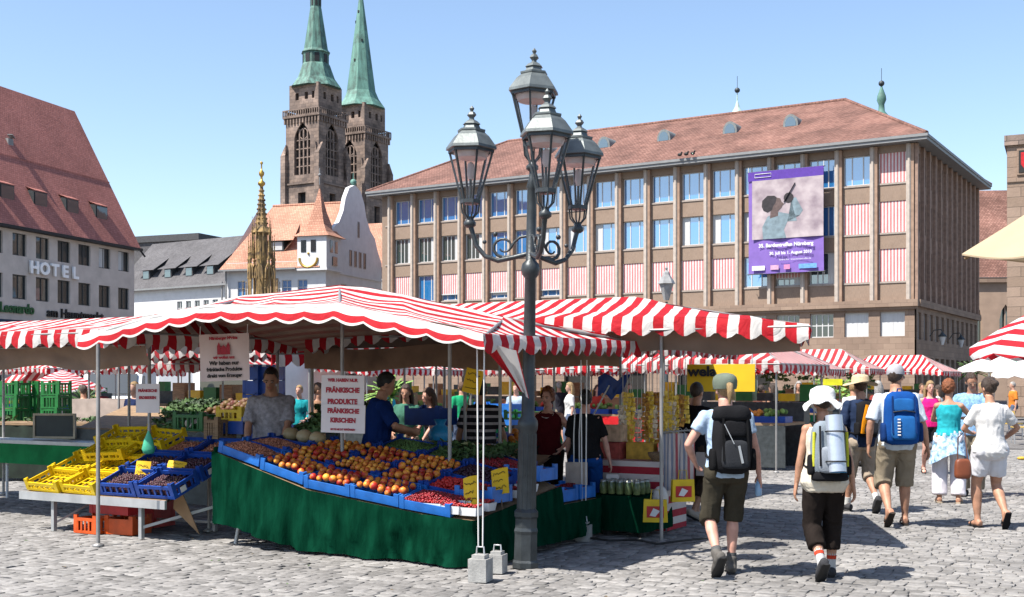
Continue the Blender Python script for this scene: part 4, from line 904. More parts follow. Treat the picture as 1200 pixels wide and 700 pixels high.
def drape(name, lab, u0, u1, v, zt, zb, seed):
    t = thing(name, lab, 'awning', M(0, 0), MROT); q = MB(); xs = np.linspace(u0, u1, 60)
    q.grid([[(x, v + .05 * fold(x * 1.3, k, 2, seed) + .02 * k, zt(x) + (zb(x) - zt(x)) * k / 4 + .02 * fold(x * 2, k * .3, 1, seed) * (k > 0)) for x in xs] for k in range(5)]); q.build('cloth', m_lining, t)
    q = MB(); q.tube([(u0, v, zt(u0)), (u1, v, zt(u1))], .012, 6); q.build('rail', m_pole, t)
drape('rolled_curtain', 'beige side curtain bunched under the eave of the berry stall canopy', -10.3, -4.55, -.28, lambda x: 2.07, lambda x: 1.80 + .05 * math.sin(x * 1.7) ** 2, 1)
drape('rolled_curtain', 'beige curtain edge drooping under the eave of the peaked canopy behind the lamp', -.9, 1.86, 2.06, lambda x: 2.27 - .10 * max(0, x / 2) ** 2, lambda x: 1.99 - .05 * max(0, x / 2) + .03 * math.sin(x * 4), 2)
# ================================================================ crates, cards, tables
def crate_mesh(name, w, d, h, mt, lattice=True, solid=False):
    """Plastic crate: slatted floor, open sides, corner posts, top rim with raised corners."""
    b = MB(); t = .018
    for sx in (-1, 1):
        for sy in (-1, 1):
            x, y = sx * w / 2, sy * d / 2; b.box(min(x, x - sx * .055), max(x, x - sx * .055), min(y, y - sy * t), max(y, y - sy * t), 0, h + .035); b.box(min(x, x - sx * t), max(x, x - sx * t), min(y - sy * t, y - sy * .055), max(y - sy * t, y - sy * .055), 0, h + .035)
    for sy in (-1, 1):
        y0, y1 = sorted((sy * d / 2, sy * (d / 2 - t)))
        if solid: b.box(-w / 2 + .055, w / 2 - .055, y0 + .003, y1 - .003, .0, h)
        else:
            b.box(-w / 2 + .055, w / 2 - .055, y0, y1, h - .035, h); b.box(-w / 2 + .055, w / 2 - .055, y0, y1, 0, .03); n = 6
            for i in range(1, n): x = -w / 2 + w * i / n; b.box(x - .012, x + .012, y0 + .003, y1 - .003, .03, h - .035)
    for sx in (-1, 1):
        x0, x1 = sorted((sx * w / 2, sx * (w / 2 - t)))
        if solid: b.box(x0 + .003, x1 - .003, -d / 2 + .055, d / 2 - .055, 0, h)
        else:
            b.box(x0, x1, -d / 2 + .055, d / 2 - .055, h - .035, h); b.box(x0, x1, -d / 2 + .055, d / 2 - .055, 0, .03); n = 4
            for i in range(1, n): y = -d / 2 + d * i / n; b.box(x0 + .003, x1 - .003, y - .012, y + .012, .03, h - .035)
    if lattice:
        for i in range(6): x = -w / 2 + w * (i + .5) / 6; b.box(x - .009, x + .009, -d / 2 + t, d / 2 - t, .002, .016)
        for i in range(4): y = -d / 2 + d * (i + .5) / 4; b.box(-w / 2 + t, w / 2 - t, y - .009, y + .009, -.002, .012)
    else: b.box(-w / 2 + t, w / 2 - t, -d / 2 + t, d / 2 - t, 0, .015)
    return b.mesh(name, mt)
CR = {}
def crate(name, lab, mt, loc, rot, size=(.58, .39, .13), lattice=True, solid=False, group=None, cat='crate'):
    key = (mt.name, size, lattice, solid)
    if key not in CR: CR[key] = crate_mesh(name, *size, mt, lattice, solid)
    o = bpy.data.objects.new(name, CR[key]); col.objects.link(o); o.location = loc; o.rotation_euler = rot; tag(o, lab, cat, group); return o
def obj(name, me, loc, lab, cat, group=None, rot=(0, 0, 0), s=1):
    o = bpy.data.objects.new(name, me); col.objects.link(o); o.location = loc; o.rotation_euler = rot; o.scale = (s, s, s) if not isinstance(s, tuple) else s; return tag(o, lab, cat, group)
def frame_rot(nrm, ax):
    z = Vector(nrm).normalized(); x = (Vector(ax) - z * Vector(ax).dot(z)).normalized(); y = z.cross(x)
    return Matrix((x, y, z)).transposed()
# --- the big fruit display: surface height over (u, v)
def disp(u, v):
    f = [(-3.5, .97), (-2.25, .63), (-.9, .47), (-.3, .44)]; bk = [(-3.5, 1.02), (-2.25, .98), (-.9, .80), (-.3, .62)]
    def ip(P):
        if u <= P[0][0]: return P[0][1]
        for a, b in zip(P, P[1:]):
            if u <= b[0]: return a[1] + (b[1] - a[1]) * (u - a[0]) / (b[0] - a[0])
        return P[-1][1]
    t = max(0, min(1, (v + .3) / 1.6)); return ip(f) * (1 - t) + ip(bk) * t
def disp_frame(u, v):
    e = .15; du = Vector((2 * e, 0, disp(u + e, v) - disp(u - e, v))); dv = Vector((0, 2 * e, disp(u, v + e) - disp(u, v - e)))
    n = du.cross(dv); wu = UX * du.x + Vector((0, 0, du.z)); wn = UX * n.x + VX * n.y + Vector((0, 0, n.z)); return frame_rot(wn, wu)
def fruit_table():
    t = thing('display_table', 'sloping fruit display table with dark green cloth skirt', 'table', M(0, 0), MROT)
    top = MB(); us = np.linspace(-3.5, -.38, 16); vs = np.linspace(-.3, 1.3, 9); top.grid([[(u, v, disp(u, v) - .03) for u in us] for v in vs]); top.grid([[(u, v, disp(u, v) - .055) for u in us] for v in vs[::-1]])
    top.grid([[(u, v, .42) for u in np.linspace(-1.25, -.38, 5)] for v in np.linspace(1.3, 2.2, 4)]); top.build('table_top', m_wood, t)
    sk = MB(); path = []
    for u in np.linspace(-3.52, -.36, 150): path.append((u, -.33))
    for v in np.linspace(-.31, 2.2, 90): path.append((-.34, v))
    rows = []
    for j in range(9):
        f = j / 8; row = []
        for i, (u, v) in enumerate(path):
            zt = (disp(u, v) - .01) if v < 1.3 else .43
            zb = .02 + (.20 * max(0, min(1, (-2.3 - u) / 1.0)) if v < 0 else .05 * min(1, max(0, v))) + .02 * fold(u * 3, v * 3, 1, 5)
            s = i * .0215; k = .10 * f ** .7 * (fold(s, 0, 2.2, 1) + .8 * fold(s, f * .3, 6, 2) + .35 * fold(s, f, 14, 4))
            if v < -.32: row.append((u, v - .01 - .03 * f - k, zt + (zb - zt) * f))
            else: row.append((u + .01 + .03 * f + k, v, zt + (zb - zt) * f))
        rows.append(row)
    sk.grid(rows); sk.build('green_skirt', m_green, t)
    # bright strip hanging at the far corner of the skirt
    q = MB(); q.grid([[(-3.53 - .02 * i, -.30 + .05 * i + .015 * math.sin(i * 2.5), 1.0 - .16 * j) for i in range(5)] for j in range(6)]); q.build('skirt_end', m_green2, t)
    for u, v, du in ((-3.25, -.05, -.12), (-2.95, .5, .1), (-1.8, -.05, -.1), (-1.0, .8, .1), (-3.2, 1.1, -.1), (-.7, 1.9, .05)):
        z = disp(u, min(v, 1.3)) - .06 if v < 1.3 else .38
        q = MB(); q.tube([(u, v, z), (u + du, v - .1, 0)], .022, 8); q.build('leg', m_grey, t)
    return t
fruit_table()
def fruit_mesh(name, seg, m_, squash=.92, dimple=True):
    b = MB(); b.ball((0, 0, 0), (1, 1, squash), seg, max(5, seg - 3)); return b.mesh(name, m_)
def fruit_mat(name, a, c, scale=1.2):
    m = mat(name, a, .5, .12, scale, c2=c, objrand=.2); n = m.node_tree; L = n.links
    nz = [k for k in n.nodes if k.type == 'TEX_NOISE'][0]; tc = [k for k in n.nodes if k.type == 'TEX_COORD'][0]; oi = n.nodes.new('ShaderNodeObjectInfo'); mu = n.nodes.new('ShaderNodeMath'); mu.operation = 'MULTIPLY'; mu.inputs[1].default_value = 60; L.new(oi.outputs['Random'], mu.inputs[0]); va = n.nodes.new('ShaderNodeVectorMath'); va.operation = 'ADD'; L.new(tc.outputs['Object'], va.inputs[0]); L.new(mu.outputs[0], va.inputs[1]); L.new(va.outputs[0], nz.inputs['Vector']); nz.inputs['Detail'].default_value = 2; rp = [k for k in n.nodes if k.type == 'VALTORGB'][0]; rp.color_ramp.elements[0].position = .42; rp.color_ramp.elements[1].position = .74
    return m
m_peach = fruit_mat('peach_skin', (.50, .022, .012), (.90, .42, .045), .55); m_apri = fruit_mat('apricot_skin', (.70, .14, .02), (.92, .50, .06), .6); m_straw = fruit_mat('strawberry_skin', (.46, .01, .012), (.62, .03, .02))
m_plum = fruit_mat('plum_skin', (.05, .012, .03), (.10, .02, .05)); m_must = fruit_mat('yellow_plum', (.80, .48, .04), (.85, .60, .10)); m_toma = fruit_mat('tomato_skin', (.55, .02, .012), (.65, .05, .02))
me_peach = fruit_mesh('peach', 9, m_peach); me_apri = fruit_mesh('apricot', 8, m_apri)
m_cherry = mat('dark_cherries', (.13, .008, .012), .3, .5, 30, c2=(.28, .012, .02)); m_nut = mat('reddish_brown_kernels', (.30, .09, .05), .6, .4, 30, c2=(.42, .17, .09)); m_berry = mat('dark_berries', (.030, .010, .016), .5, .6, 40, c2=(.07, .02, .03))
m_leaf = mat('vegetable_leaves', (.035, .085, .02), .7, .5, 4, c2=(.10, .20, .05))
def heap(name, u0, u1, v0, v1, mt, r, n, lab, frm, loc, cat, seed=0, hump=.05, group=None):
    """Uncountable small fruit filling a crate: one mass of many little balls."""
    rr = random.Random(seed); b = MB(); nx = int((u1 - u0) / (r * 1.7)); ny = int((v1 - v0) / (r * 1.7))
    for i in range(nx):
        for j in range(ny):
            x = u0 + (i + .5) * (u1 - u0) / nx + rr.uniform(-r, r) * .4; y = v0 + (j + .5) * (v1 - v0) / ny + rr.uniform(-r, r) * .4
            h = hump * math.sin(math.pi * (i + .5) / nx) * math.sin(math.pi * (j + .5) / ny); q = r * rr.uniform(.85, 1.15); b.ball((x, y, .07 + h + rr.uniform(0, r)), q, 6, 4)
    b.box(u0, u1, v0, v1, .02, .07)
    o = b.build(name, mt, None, loc, frm.to_euler()); tag(o, lab, cat, group); o['kind'] = 'stuff'; return o
peaches = 0
def fill_fruit(kind, me, name, loc, frm, r, lab, group, seed, w_=.50, d_=.31, base=.098):
    global peaches
    rr = random.Random(seed); nx = int(w_ / (r * 1.95)); ny = int(d_ / (r * 1.9))
    for i in range(nx):
        for j in range(ny):
            p = Vector((-w_ / 2 + (i + .5 + (.25 if j % 2 else -.2)) * w_ / nx, -d_ / 2 + (j + .5) * d_ / ny, base + rr.uniform(-.012, .03)))
            o = obj(name, me, loc + frm @ p, lab, kind, group, (rr.uniform(0, 6), rr.uniform(0, 6), rr.uniform(0, 6)), r * rr.uniform(.82, 1.12)); peaches += 1
FR = []   # (column u, row v)
ROWN = ['front', 'second', 'third', 'rear']
ORD = ['first', 'second', 'third', 'fourth', 'fifth']
COLN = ['highest', 'second highest', 'middle', 'second lowest', 'lowest']
plan = {(0, 0): 'nut', (1, 0): 'peach', (2, 0): 'peach', (3, 0): 'peach', (4, 0): 'cherry',
        (0, 1): 'nut', (1, 1): 'peach', (2, 1): 'apricot', (3, 1): 'peach', (4, 1): 'straw',
        (0, 2): 'pumpkin', (1, 2): 'apricot', (2, 2): 'peach', (3, 2): 'apricot', (4, 2): 'plum',
        (2, 3): 'green', (3, 3): 'green', (4, 3): 'cherry'}
m_crsky = m_sky
for (i, r), kind in plan.items():
    u = -3.2 + i * .575; v = -.10 + r * .40; fr = disp_frame(u, v); loc = M(u, v, disp(u, v) - .005)
    cname = {'nut': 'reddish kernels', 'peach': 'red and yellow peaches', 'apricot': 'orange apricots', 'cherry': 'dark cherries', 'straw': 'strawberries', 'pumpkin': 'pale squashes', 'plum': 'dark plums', 'green': 'green beans'}[kind]
    place = f'{COLN[i]} crate, {ROWN[r]} row of the sloping fruit table'
    crate('fruit_crate', f'blue crate of {cname}, {COLN[i]} in the {ROWN[r]} row, fruit table', m_sky if r == 0 else m_blue, loc, fr.to_euler(), (.57, .385, .085 if r == 0 else .10), False, True, 'blue crates on the fruit table')
    if kind == 'peach': fill_fruit('peach', me_peach, 'peach', loc, fr, .040, f'red and yellow peach in the {place}', 'peaches on the fruit table', i * 9 + r)
    elif kind == 'apricot': fill_fruit('apricot', me_apri, 'apricot', loc, fr, .032 if (i, r) != (1, 2) else .04, f'orange apricot in the {place}', 'apricots on the fruit table', i * 9 + r)
    elif kind == 'pumpkin':
        for k in range(3):
            q = MB(); n = 16
            rows = [[((.095 * (1 - .07 * abs(math.cos(4 * 2 * math.pi * a / n))) * math.cos(2 * math.pi * a / n)) * math.sin(math.pi * j / 8), (.095 * math.sin(2 * math.pi * a / n)) * math.sin(math.pi * j / 8), -.075 * math.cos(math.pi * j / 8)) for a in range(n + 1)] for j in range(9)]
            q.grid(rows); o = q.build('squash', fruit_mat('squash_skin', (.55, .42, .22), (.68, .55, .33)) if k == 0 else bpy.data.materials['squash_skin'], None, loc + fr @ Vector((-.17 + k * .17, .02 * k, .12)), fr.to_euler()); tag(o, 'pale ribbed squash in the crate behind the gray shirted seller\'s price card', 'squash', 'pale squashes in one crate')
    else:
        mt = {'nut': m_nut, 'cherry': m_cherry, 'straw': m_straw, 'plum': m_plum, 'green': m_leaf}[kind]
        heap({'nut': 'kernels', 'cherry': 'cherries', 'straw': 'strawberries', 'plum': 'plums', 'green': 'beans'}[kind], -.255, .255, -.16, .16, mt, {'straw': .02, 'plum': .022}.get(kind, .013), 0, f'{cname} heaped in the {place}', fr, loc, 'fruit', i * 5 + r)
# punnets of cherries on the low right corner and blue crates along the side edge
def punnet(u, v, lab, seed):
    t = thing('punnet', lab, 'punnet', M(u, v, disp(u, min(v, 1.3)) if v < 1.3 else .44), MROT, 'white cardboard punnets of cherries'); b = MB(); w_, d_, h = .17, .12, .075
    b.box(-w_ / 2, w_ / 2, -d_ / 2, d_ / 2, 0, .006)
    for s in (-1, 1): b.quad((-w_ / 2, s * d_ / 2, 0), (w_ / 2, s * d_ / 2, 0), (w_ / 2 + .012, s * (d_ / 2 + .012), h), (-w_ / 2 - .012, s * (d_ / 2 + .012), h)); b.quad((s * w_ / 2, -d_ / 2, 0), (s * w_ / 2, d_ / 2, 0), (s * (w_ / 2 + .012), d_ / 2 + .012, h), (s * (w_ / 2 + .012), -d_ / 2 - .012, h))
    b.build('box', m_white, t); rr = random.Random(seed); c = MB(); c.box(-w_ / 2 + .005, w_ / 2 - .005, -d_ / 2 + .005, d_ / 2 - .005, .02, .07)
    for i in range(8):
        for j in range(5): c.ball((-w_ / 2 + (i + .5) * w_ / 8, -d_ / 2 + (j + .5) * d_ / 5, .075 + rr.uniform(0, .02)), .0135, 6, 4)
    o = c.build('cherries', mat('red_cherries', (.25, .01, .015), .3, .4, 20, c2=(.42, .02, .02)) if 'red_cherries' not in bpy.data.materials else bpy.data.materials['red_cherries'], t); o['kind'] = 'stuff'
for k, (u, v, l) in enumerate([(-.82, -.22, 'white punnet of cherries at the front edge, below the leaning price card'), (-.62, -.22, 'white punnet of cherries at the front edge, between two other punnets'), (-.45, -.2, 'white punnet of cherries on the front corner beside the lamp post'), (-.62, -.02, 'white punnet of cherries in the second row, by the rope'), (-.44, .0, 'white punnet of cherries in the second row, hidden by the lamp post'), (-.45, .55, 'white punnet of cherries on the side edge of the fruit table behind the lamp'), (-.45, .8, 'white punnet of cherries on the side edge, just past the lamp post')]): punnet(u, v, l, k)
for k, v in enumerate((.25, 1.15, 1.6, 2.0)):
    u = -.6; z = .44 if v > 1.3 else disp(u, v); lab = f'blue crate of dark cherries on the fruit table side edge, {ORD[k]} from the front'
    crate('fruit_crate', lab, m_sky, M(u, v, z), (0, 0, MROT), (.42, .36, .12), False, True, 'blue crates on the side edge')
    heap('cherries', -.18, .18, -.15, .15, m_cherry, .014, 0, f'dark cherries in the {ORD[k]} crate along the fruit table side edge', Matrix.Rotation(MROT, 3, 'Z'), M(u, v, z), 'fruit', 70 + k, .06)
# price cards
def card(lab, loc, w_, h, rot, lines=3, mt=None):
    t = thing('price_card', lab, 'price card', loc, rot=rot, group='yellow price cards'); b = MB(); b.grid([[(-w_ / 2 + w_ * i / 4, -.015 * math.sin(math.pi * i / 4), h * j / 3) for i in range(5)] for j in range(4)]); b.grid([[(w_ / 2 - w_ * i / 4, .003 - .015 * math.sin(math.pi * i / 4), h * j / 3) for i in range(5)] for j in range(4)]); b.build('card', mt or m_card, t)
    q = MB(); rr = random.Random(lab)
    for i in range(lines):
        z = h * (.78 - .26 * i); pts = [(-w_ * .36 + w_ * .72 * k / 9, -.02, z + h * .06 * rr.uniform(-1, 1)) for k in range(10 - 2 * (i % 2))]; q.tube(pts, h * .012, 4)
    q.build('handwriting', m_ink, t); s = MB(); s.tube([(0, .01, .02), (0, .01, -.2)], .006, 5); s.build('stick', m_wood, t)
def cat_(px, py, v): q = PV(px, py, v); return M(q.x, q.y, q.z)
card('yellow price card lying against the blue crate at the high corner of the fruit table', cat_(282, 534, -.02), .2, .16, (R(-38), R(15), MROT + R(12)))
card('yellow price card leaning among the cherries, nearer the rope', cat_(553, 597, -.1), .15, .33, (R(-28), R(-14), R(-18)))
card('yellow price card leaning among the blue crates, nearer the lamp post', cat_(587, 580, .25), .17, .27, (R(-28), R(-14), R(-18)))
card('small yellow price card stuck in the peaches below the product sign', cat_(418, 578, .0), .16, .18, (R(-35), R(20), R(-10)), 2)
card('small yellow price card tilted among the greens behind the peaches', cat_(480, 556, 1.0), .09, .15, (R(-25), R(-18), R(-15)), 2)
card('small yellow price card among apricots, under the striped shirt', cat_(372, 556, .45), .12, .17, (R(-35), R(25), R(-10)), 2)
card('orange yellow price card hanging at the rear pole near the striped shirt', W(551, 461, 12.6), .19, .26, (R(4), R(14), R(-8)), 3)
card('white and red price card lying on the kernels at the high corner', cat_(310, 540, .1), .3, .2, (R(-55), R(8), MROT + R(10)), 2, m_paper)
# product signs
def sign(name, lab, c, w_, h, rows, rot=(0, 0, 0), mt=None):
    t = thing(name, lab, 'sign', c, rot=rot); b = MB(); b.box(-w_ / 2, w_ / 2, 0, .012, -h / 2, h / 2); b.build('board', mt or m_paper, t)
    for s, z, sz, m_ in rows: text('lettering', s, sz, m_, t, (0, -.004, z * h), ext=.001, bold=.0035 * sz / .06, sx=.88)
    q = MB(); q.bar((0, .02, h / 2), (0, .02, -h / 2), .03, .012); q.build('clip', m_pole, t); return t
c = W(402, 461, 12.1)
sign('product_sign', 'white product sign with dark red capitals, upper board on the thin pole over the fruit', W(401.5, 461, 12.05), .445, .36, [('WIR HABEN NUR', .36, .045, m_redink), ('FRÄNKISCHE', .08, .068, m_redink), ('PRODUKTE', -.24, .068, m_redink)], (0, R(1), R(-8)))
sign('product_sign', 'white product sign with dark red capitals, lower board on the thin pole over the fruit', W(402, 491, 12.03), .455, .285, [('FRÄNKISCHE', .27, .064, m_redink), ('KIRSCHEN', -.06, .064, m_redink), ('BITTE NICHT BERÜHREN', -.38, .026, m_redink)], (0, R(1.5), R(-8)))
sign('small_sign', 'small white sign with two red lines on the pole over the berry crates', W(173, 467, 13.2), .27, .32, [('FRÄNKISCHE', .26, .042, m_redink), ('ERDBEEREN', .02, .042, m_redink)], (0, 0, R(-6)))
def hang_banner():
    t = thing('cloth_banner', 'cream cloth banner with church emblem hanging under the canopy eave', 'banner', W(263, 419, 12.45), rot=(0, R(-2), R(-6))); w_, h = .535, .49
    b = MB(); b.grid([[(-w_ / 2 + w_ * i / 12, .012 * math.sin(i * .9 + j * .4), -h / 2 + h * j / 8) for i in range(13)] for j in range(9)]); b.build('cloth', m_cream, t)
    for s, z, sz, m_ in (('Nürnberger Märkte', .2, .042, m_redink), ('wir wollen um:', .0, .042, m_redink), ('Wir haben nur', -.06, .058, m_ink), ('fränkische Produkte', -.125, .052, m_ink), ('direkt vom Erzeuger', -.19, .05, m_ink)): text('lettering', s, sz, m_, t, (0, -.018, z), ext=.001, bold=.0025, sx=.9)
    q = MB()
    for x in (-.05, .05): q.box(x - .018, x + .018, -.02, -.016, .03, .12); q.poly([(x - .018, -.018, .12), (x + .018, -.018, .12), (x, -.018, .16)])
    q.box(-.03, .03, -.02, -.016, .03, .085); q.poly([(-.045, -.0185, .085), (.045, -.0185, .085), (0, -.0185, .13)]); q.build('church_emblem', m_redink, t)
    for s in (-1, 1): q = MB(); q.tube([(s * w_ / 2 * .95, 0, h / 2 - .01), (s * w_ / 2 * .95, .02, h / 2 + .09)], .005, 5); q.build('string', m_rope, t)
hang_banner()
# ropes and weights of the canopy
def weight(px, py, lab, s=1.0, rope=None):
    p = G(px, py); t = thing('stall_weight', lab, 'weight', p, R(-20), 'canopy weights'); b = MB(); a = .085 * s; b.prism([(-a, -a), (a, -a), (a, a), (-a, a)], 2, 0, .2 * s); b.prism([(-a * .7, -a * .7), (a * .7, -a * .7), (a * .7, a * .7), (-a * .7, a * .7)], 2, .2 * s, .235 * s); b.build('block', m_conc, t)
    q = MB(); q.tube([(-.035, 0, .235 * s), (-.03, 0, .30 * s), (.03, 0, .30 * s), (.035, 0, .235 * s)], .008, 6); q.build('handle', m_grey, t)
    if rope:
        for i, (qx, qz) in enumerate(((-.03, rope), (.035, rope))): k = MB(); k.tube([(qx * .6, 0, .3 * s), (qx, 0, rope)], .0065, 5); k.build('rope', m_rope, t)
weight(563, 681, 'pale canopy weight on the paving with two white ropes, in front of the green cloth', .95, 1.98); weight(583, 671, 'pale canopy weight on the paving without ropes, touching the lamp post foot', .8); weight(684, 634, 'pale canopy weight beside the fruit table corner, under the white apron', .85, 1.9)
# ================================================================ berry table
bt = thing('trestle_table', 'grey edged trestle table carrying yellow and blue crates', 'table', M(0, 0), MROT)
def bz(v): return .41 + (v + .42) * .40
b = MB(); b.grid([[(u, v, bz(v)) for u in (-6.35, -4.12)] for v in (-.42, .9)]); b.grid([[(u, v, bz(v) - .025) for u in (-6.35, -4.12)] for v in (.9, -.42)]); b.build('table_top', m_wood, bt)
b = MB(); b.box(-6.4, -4.07, -.46, -.43, .34, .43); b.build('edge_rail', m_grey, bt)
for u, v in ((-5.9, -.38), (-4.5, -.38), (-5.55, .35), (-4.3, .5)): q = MB(); q.bar((u, v, 0), (u, v, bz(v) - .03), .045); q.build('leg', m_grey, bt)
q = MB(); q.bar((-5.9, -.38, .08), (-5.55, .35, .5), .02); q.bar((-5.7, -.1, .1), (-5.5, .35, .55), .02); q.bar((-4.5, -.38, .12), (-3.9, .3, .36), .03); q.bar((-5.6, .35, .1), (-4.3, .5, .1), .025); q.build('brace', m_grey, bt)
tilt = Matrix.Rotation(MROT, 3, 'Z') @ Matrix.Rotation(math.atan(.40), 3, 'X')
for i in range(2):
    for r in range(3):
        u = -6.06 + i * .60; v = -.22 + r * .38; place = ['front', 'middle', 'rear'][r] + ' row, ' + ['outer', 'inner'][i] + ' column by the berries'
        crate('produce_crate', f'empty yellow lattice crate on the trestle table, {place}' if i else f'empty yellow lattice crate tilted on the trestle table, {["front", "middle", "rear"][r]} row of the outer column', m_yel, M(u, v, bz(v) + .015), (tilt @ Matrix.Rotation(R(3 * (r - 1)), 3, 'Z')).to_euler(), (.585, .385, .10), True, False, 'yellow crates on the trestle table')
for k, (u, v, z, a, l) in enumerate([(-5.75, .34, .12, 8, 'on top of the middle row of yellow crates'), (-5.3, .62, .13, -6, 'on top of the rear row beside the pole'), (-5.95, .68, .12, 4, 'on top of the rear row at its outer end')]): crate('produce_crate', f'empty yellow lattice crate stacked askew {l}', m_yel, M(u, v, bz(v) + z), (tilt @ Matrix.Rotation(R(a), 3, 'Z')).to_euler(), (.585, .385, .10), True, False, 'yellow crates on the trestle table')
for i in range(2):
    for r in range(3):
        u = -4.86 + i * .58; v = -.2 + r * .40; pl = f'{["front", "middle", "rear"][r]} row, ' + ('beside the yellow crates' if i == 0 else 'at the table end by the cardboard')
        loc = M(u, v, bz(v) + .015); crate('berry_crate', f'dark blue crate of berries, {pl}', m_blue, loc, tilt.to_euler(), (.56, .385, .14), True, False, 'blue berry crates')
        heap('berries', -.25, .25, -.165, .165, m_berry if r < 2 else m_nut, .017, 0, f'dark berries in the crate, {pl}', tilt, loc, 'fruit', 40 + i * 3 + r, .03)
        if i == 1:
            q = MB(); q.box(-.04, .04, -.003, 0, -.03, .03); o = q.build('paper_label', m_paper, None, loc + tilt @ Vector((.283, -.05, .06)), (tilt @ Matrix.Rotation(R(90), 3, 'Z')).to_euler()); tag(o, f'white paper label on the end of the blue crate in the {["front", "middle", "rear"][r]} row', 'label')
def cat2(px, py, v): q = PV(px, py, v); return M(q.x, q.y, q.z)
card('yellow price card standing in the berries, in front of the thin pole', cat2(165, 567, -.1), .17, .25, (R(-12), R(3), R(-8)), 3); card('yellow price card tilted over the berries near the table end', cat2(203, 556, .0), .22, .16, (R(-32), R(6), R(-12)), 3)
# under the table
for k, (px, py, d, mt, l, sz, z) in enumerate([(112, 625, 13.3, m_orp, 'orange red crate on the paving under the trestle table, outer one', (.36, .30, .17), 0), (150, 625, 13.2, m_orp, 'orange red crate on the paving under the trestle table, middle one', (.40, .30, .17), 0), (142, 600, 13.35, m_redp, 'bright red crate stacked on the orange crates under the trestle table', (.62, .36, .20), .21), (178, 622, 13.9, m_redp, 'red crate standing under the trestle table at the cardboard end', (.38, .36, .40), 0)]):
    p = GD(px, d); crate('drinks_crate', l, mt, (p.x, p.y, z), (0, 0, MROT + R(6 * (k % 2))), sz, False, k != 0, 'red crates under the trestle table')
q = MB(); q.prism([(0, 0), (.28, -.28), (.05, .34)], 1, 0, .012); o = q.build('cardboard_piece', m_cbd, None, W(203, 596, 12.75), (R(8), 0, R(-10))); tag(o, 'triangular piece of brown cardboard leaning at the end of the trestle table', 'cardboard')
q = MB(); q.grid([[(i * .07, .04 * math.sin(i * 1.7), .78 - j * .12 - .02 * i) for i in range(9)] for j in range(7)]); o = q.build('dark_tarpaulin', mat('blue_black_tarp', (.012, .04, .07), .6, .4, 4, .4, 8), None, M(-4.1, .55, 0), (0, 0, MROT + R(5))); tag(o, 'dark blue tarpaulin hanging between the trestle table and the green skirt', 'tarpaulin')

# scraps on the paving round the stalls
rr = random.Random(77); b = MB()
for i in range(60):
    u, v = rr.uniform(-6.5, 3.5), rr.uniform(-2.4, .2); p = M(u, v, .012); s = rr.uniform(.012, .035); a_ = rr.uniform(0, 6.28); dx, dy = math.cos(a_) * s, math.sin(a_) * s
    b.quad((p.x - dx, p.y - dy, .012), (p.x + dy * .5, p.y - dx * .5, .014 + s * .3), (p.x + dx, p.y + dy, .013), (p.x - dy * .5, p.y + dx * .5, .012 + s * .2), i % 3)
o = b.build('leaf_litter', [mat('dry_leaf', (.14, .10, .05), .9), m_leaf, m_paper]); tag(o, 'leaf and paper scraps scattered on the paving before the stalls', 'litter'); o['kind'] = 'stuff'
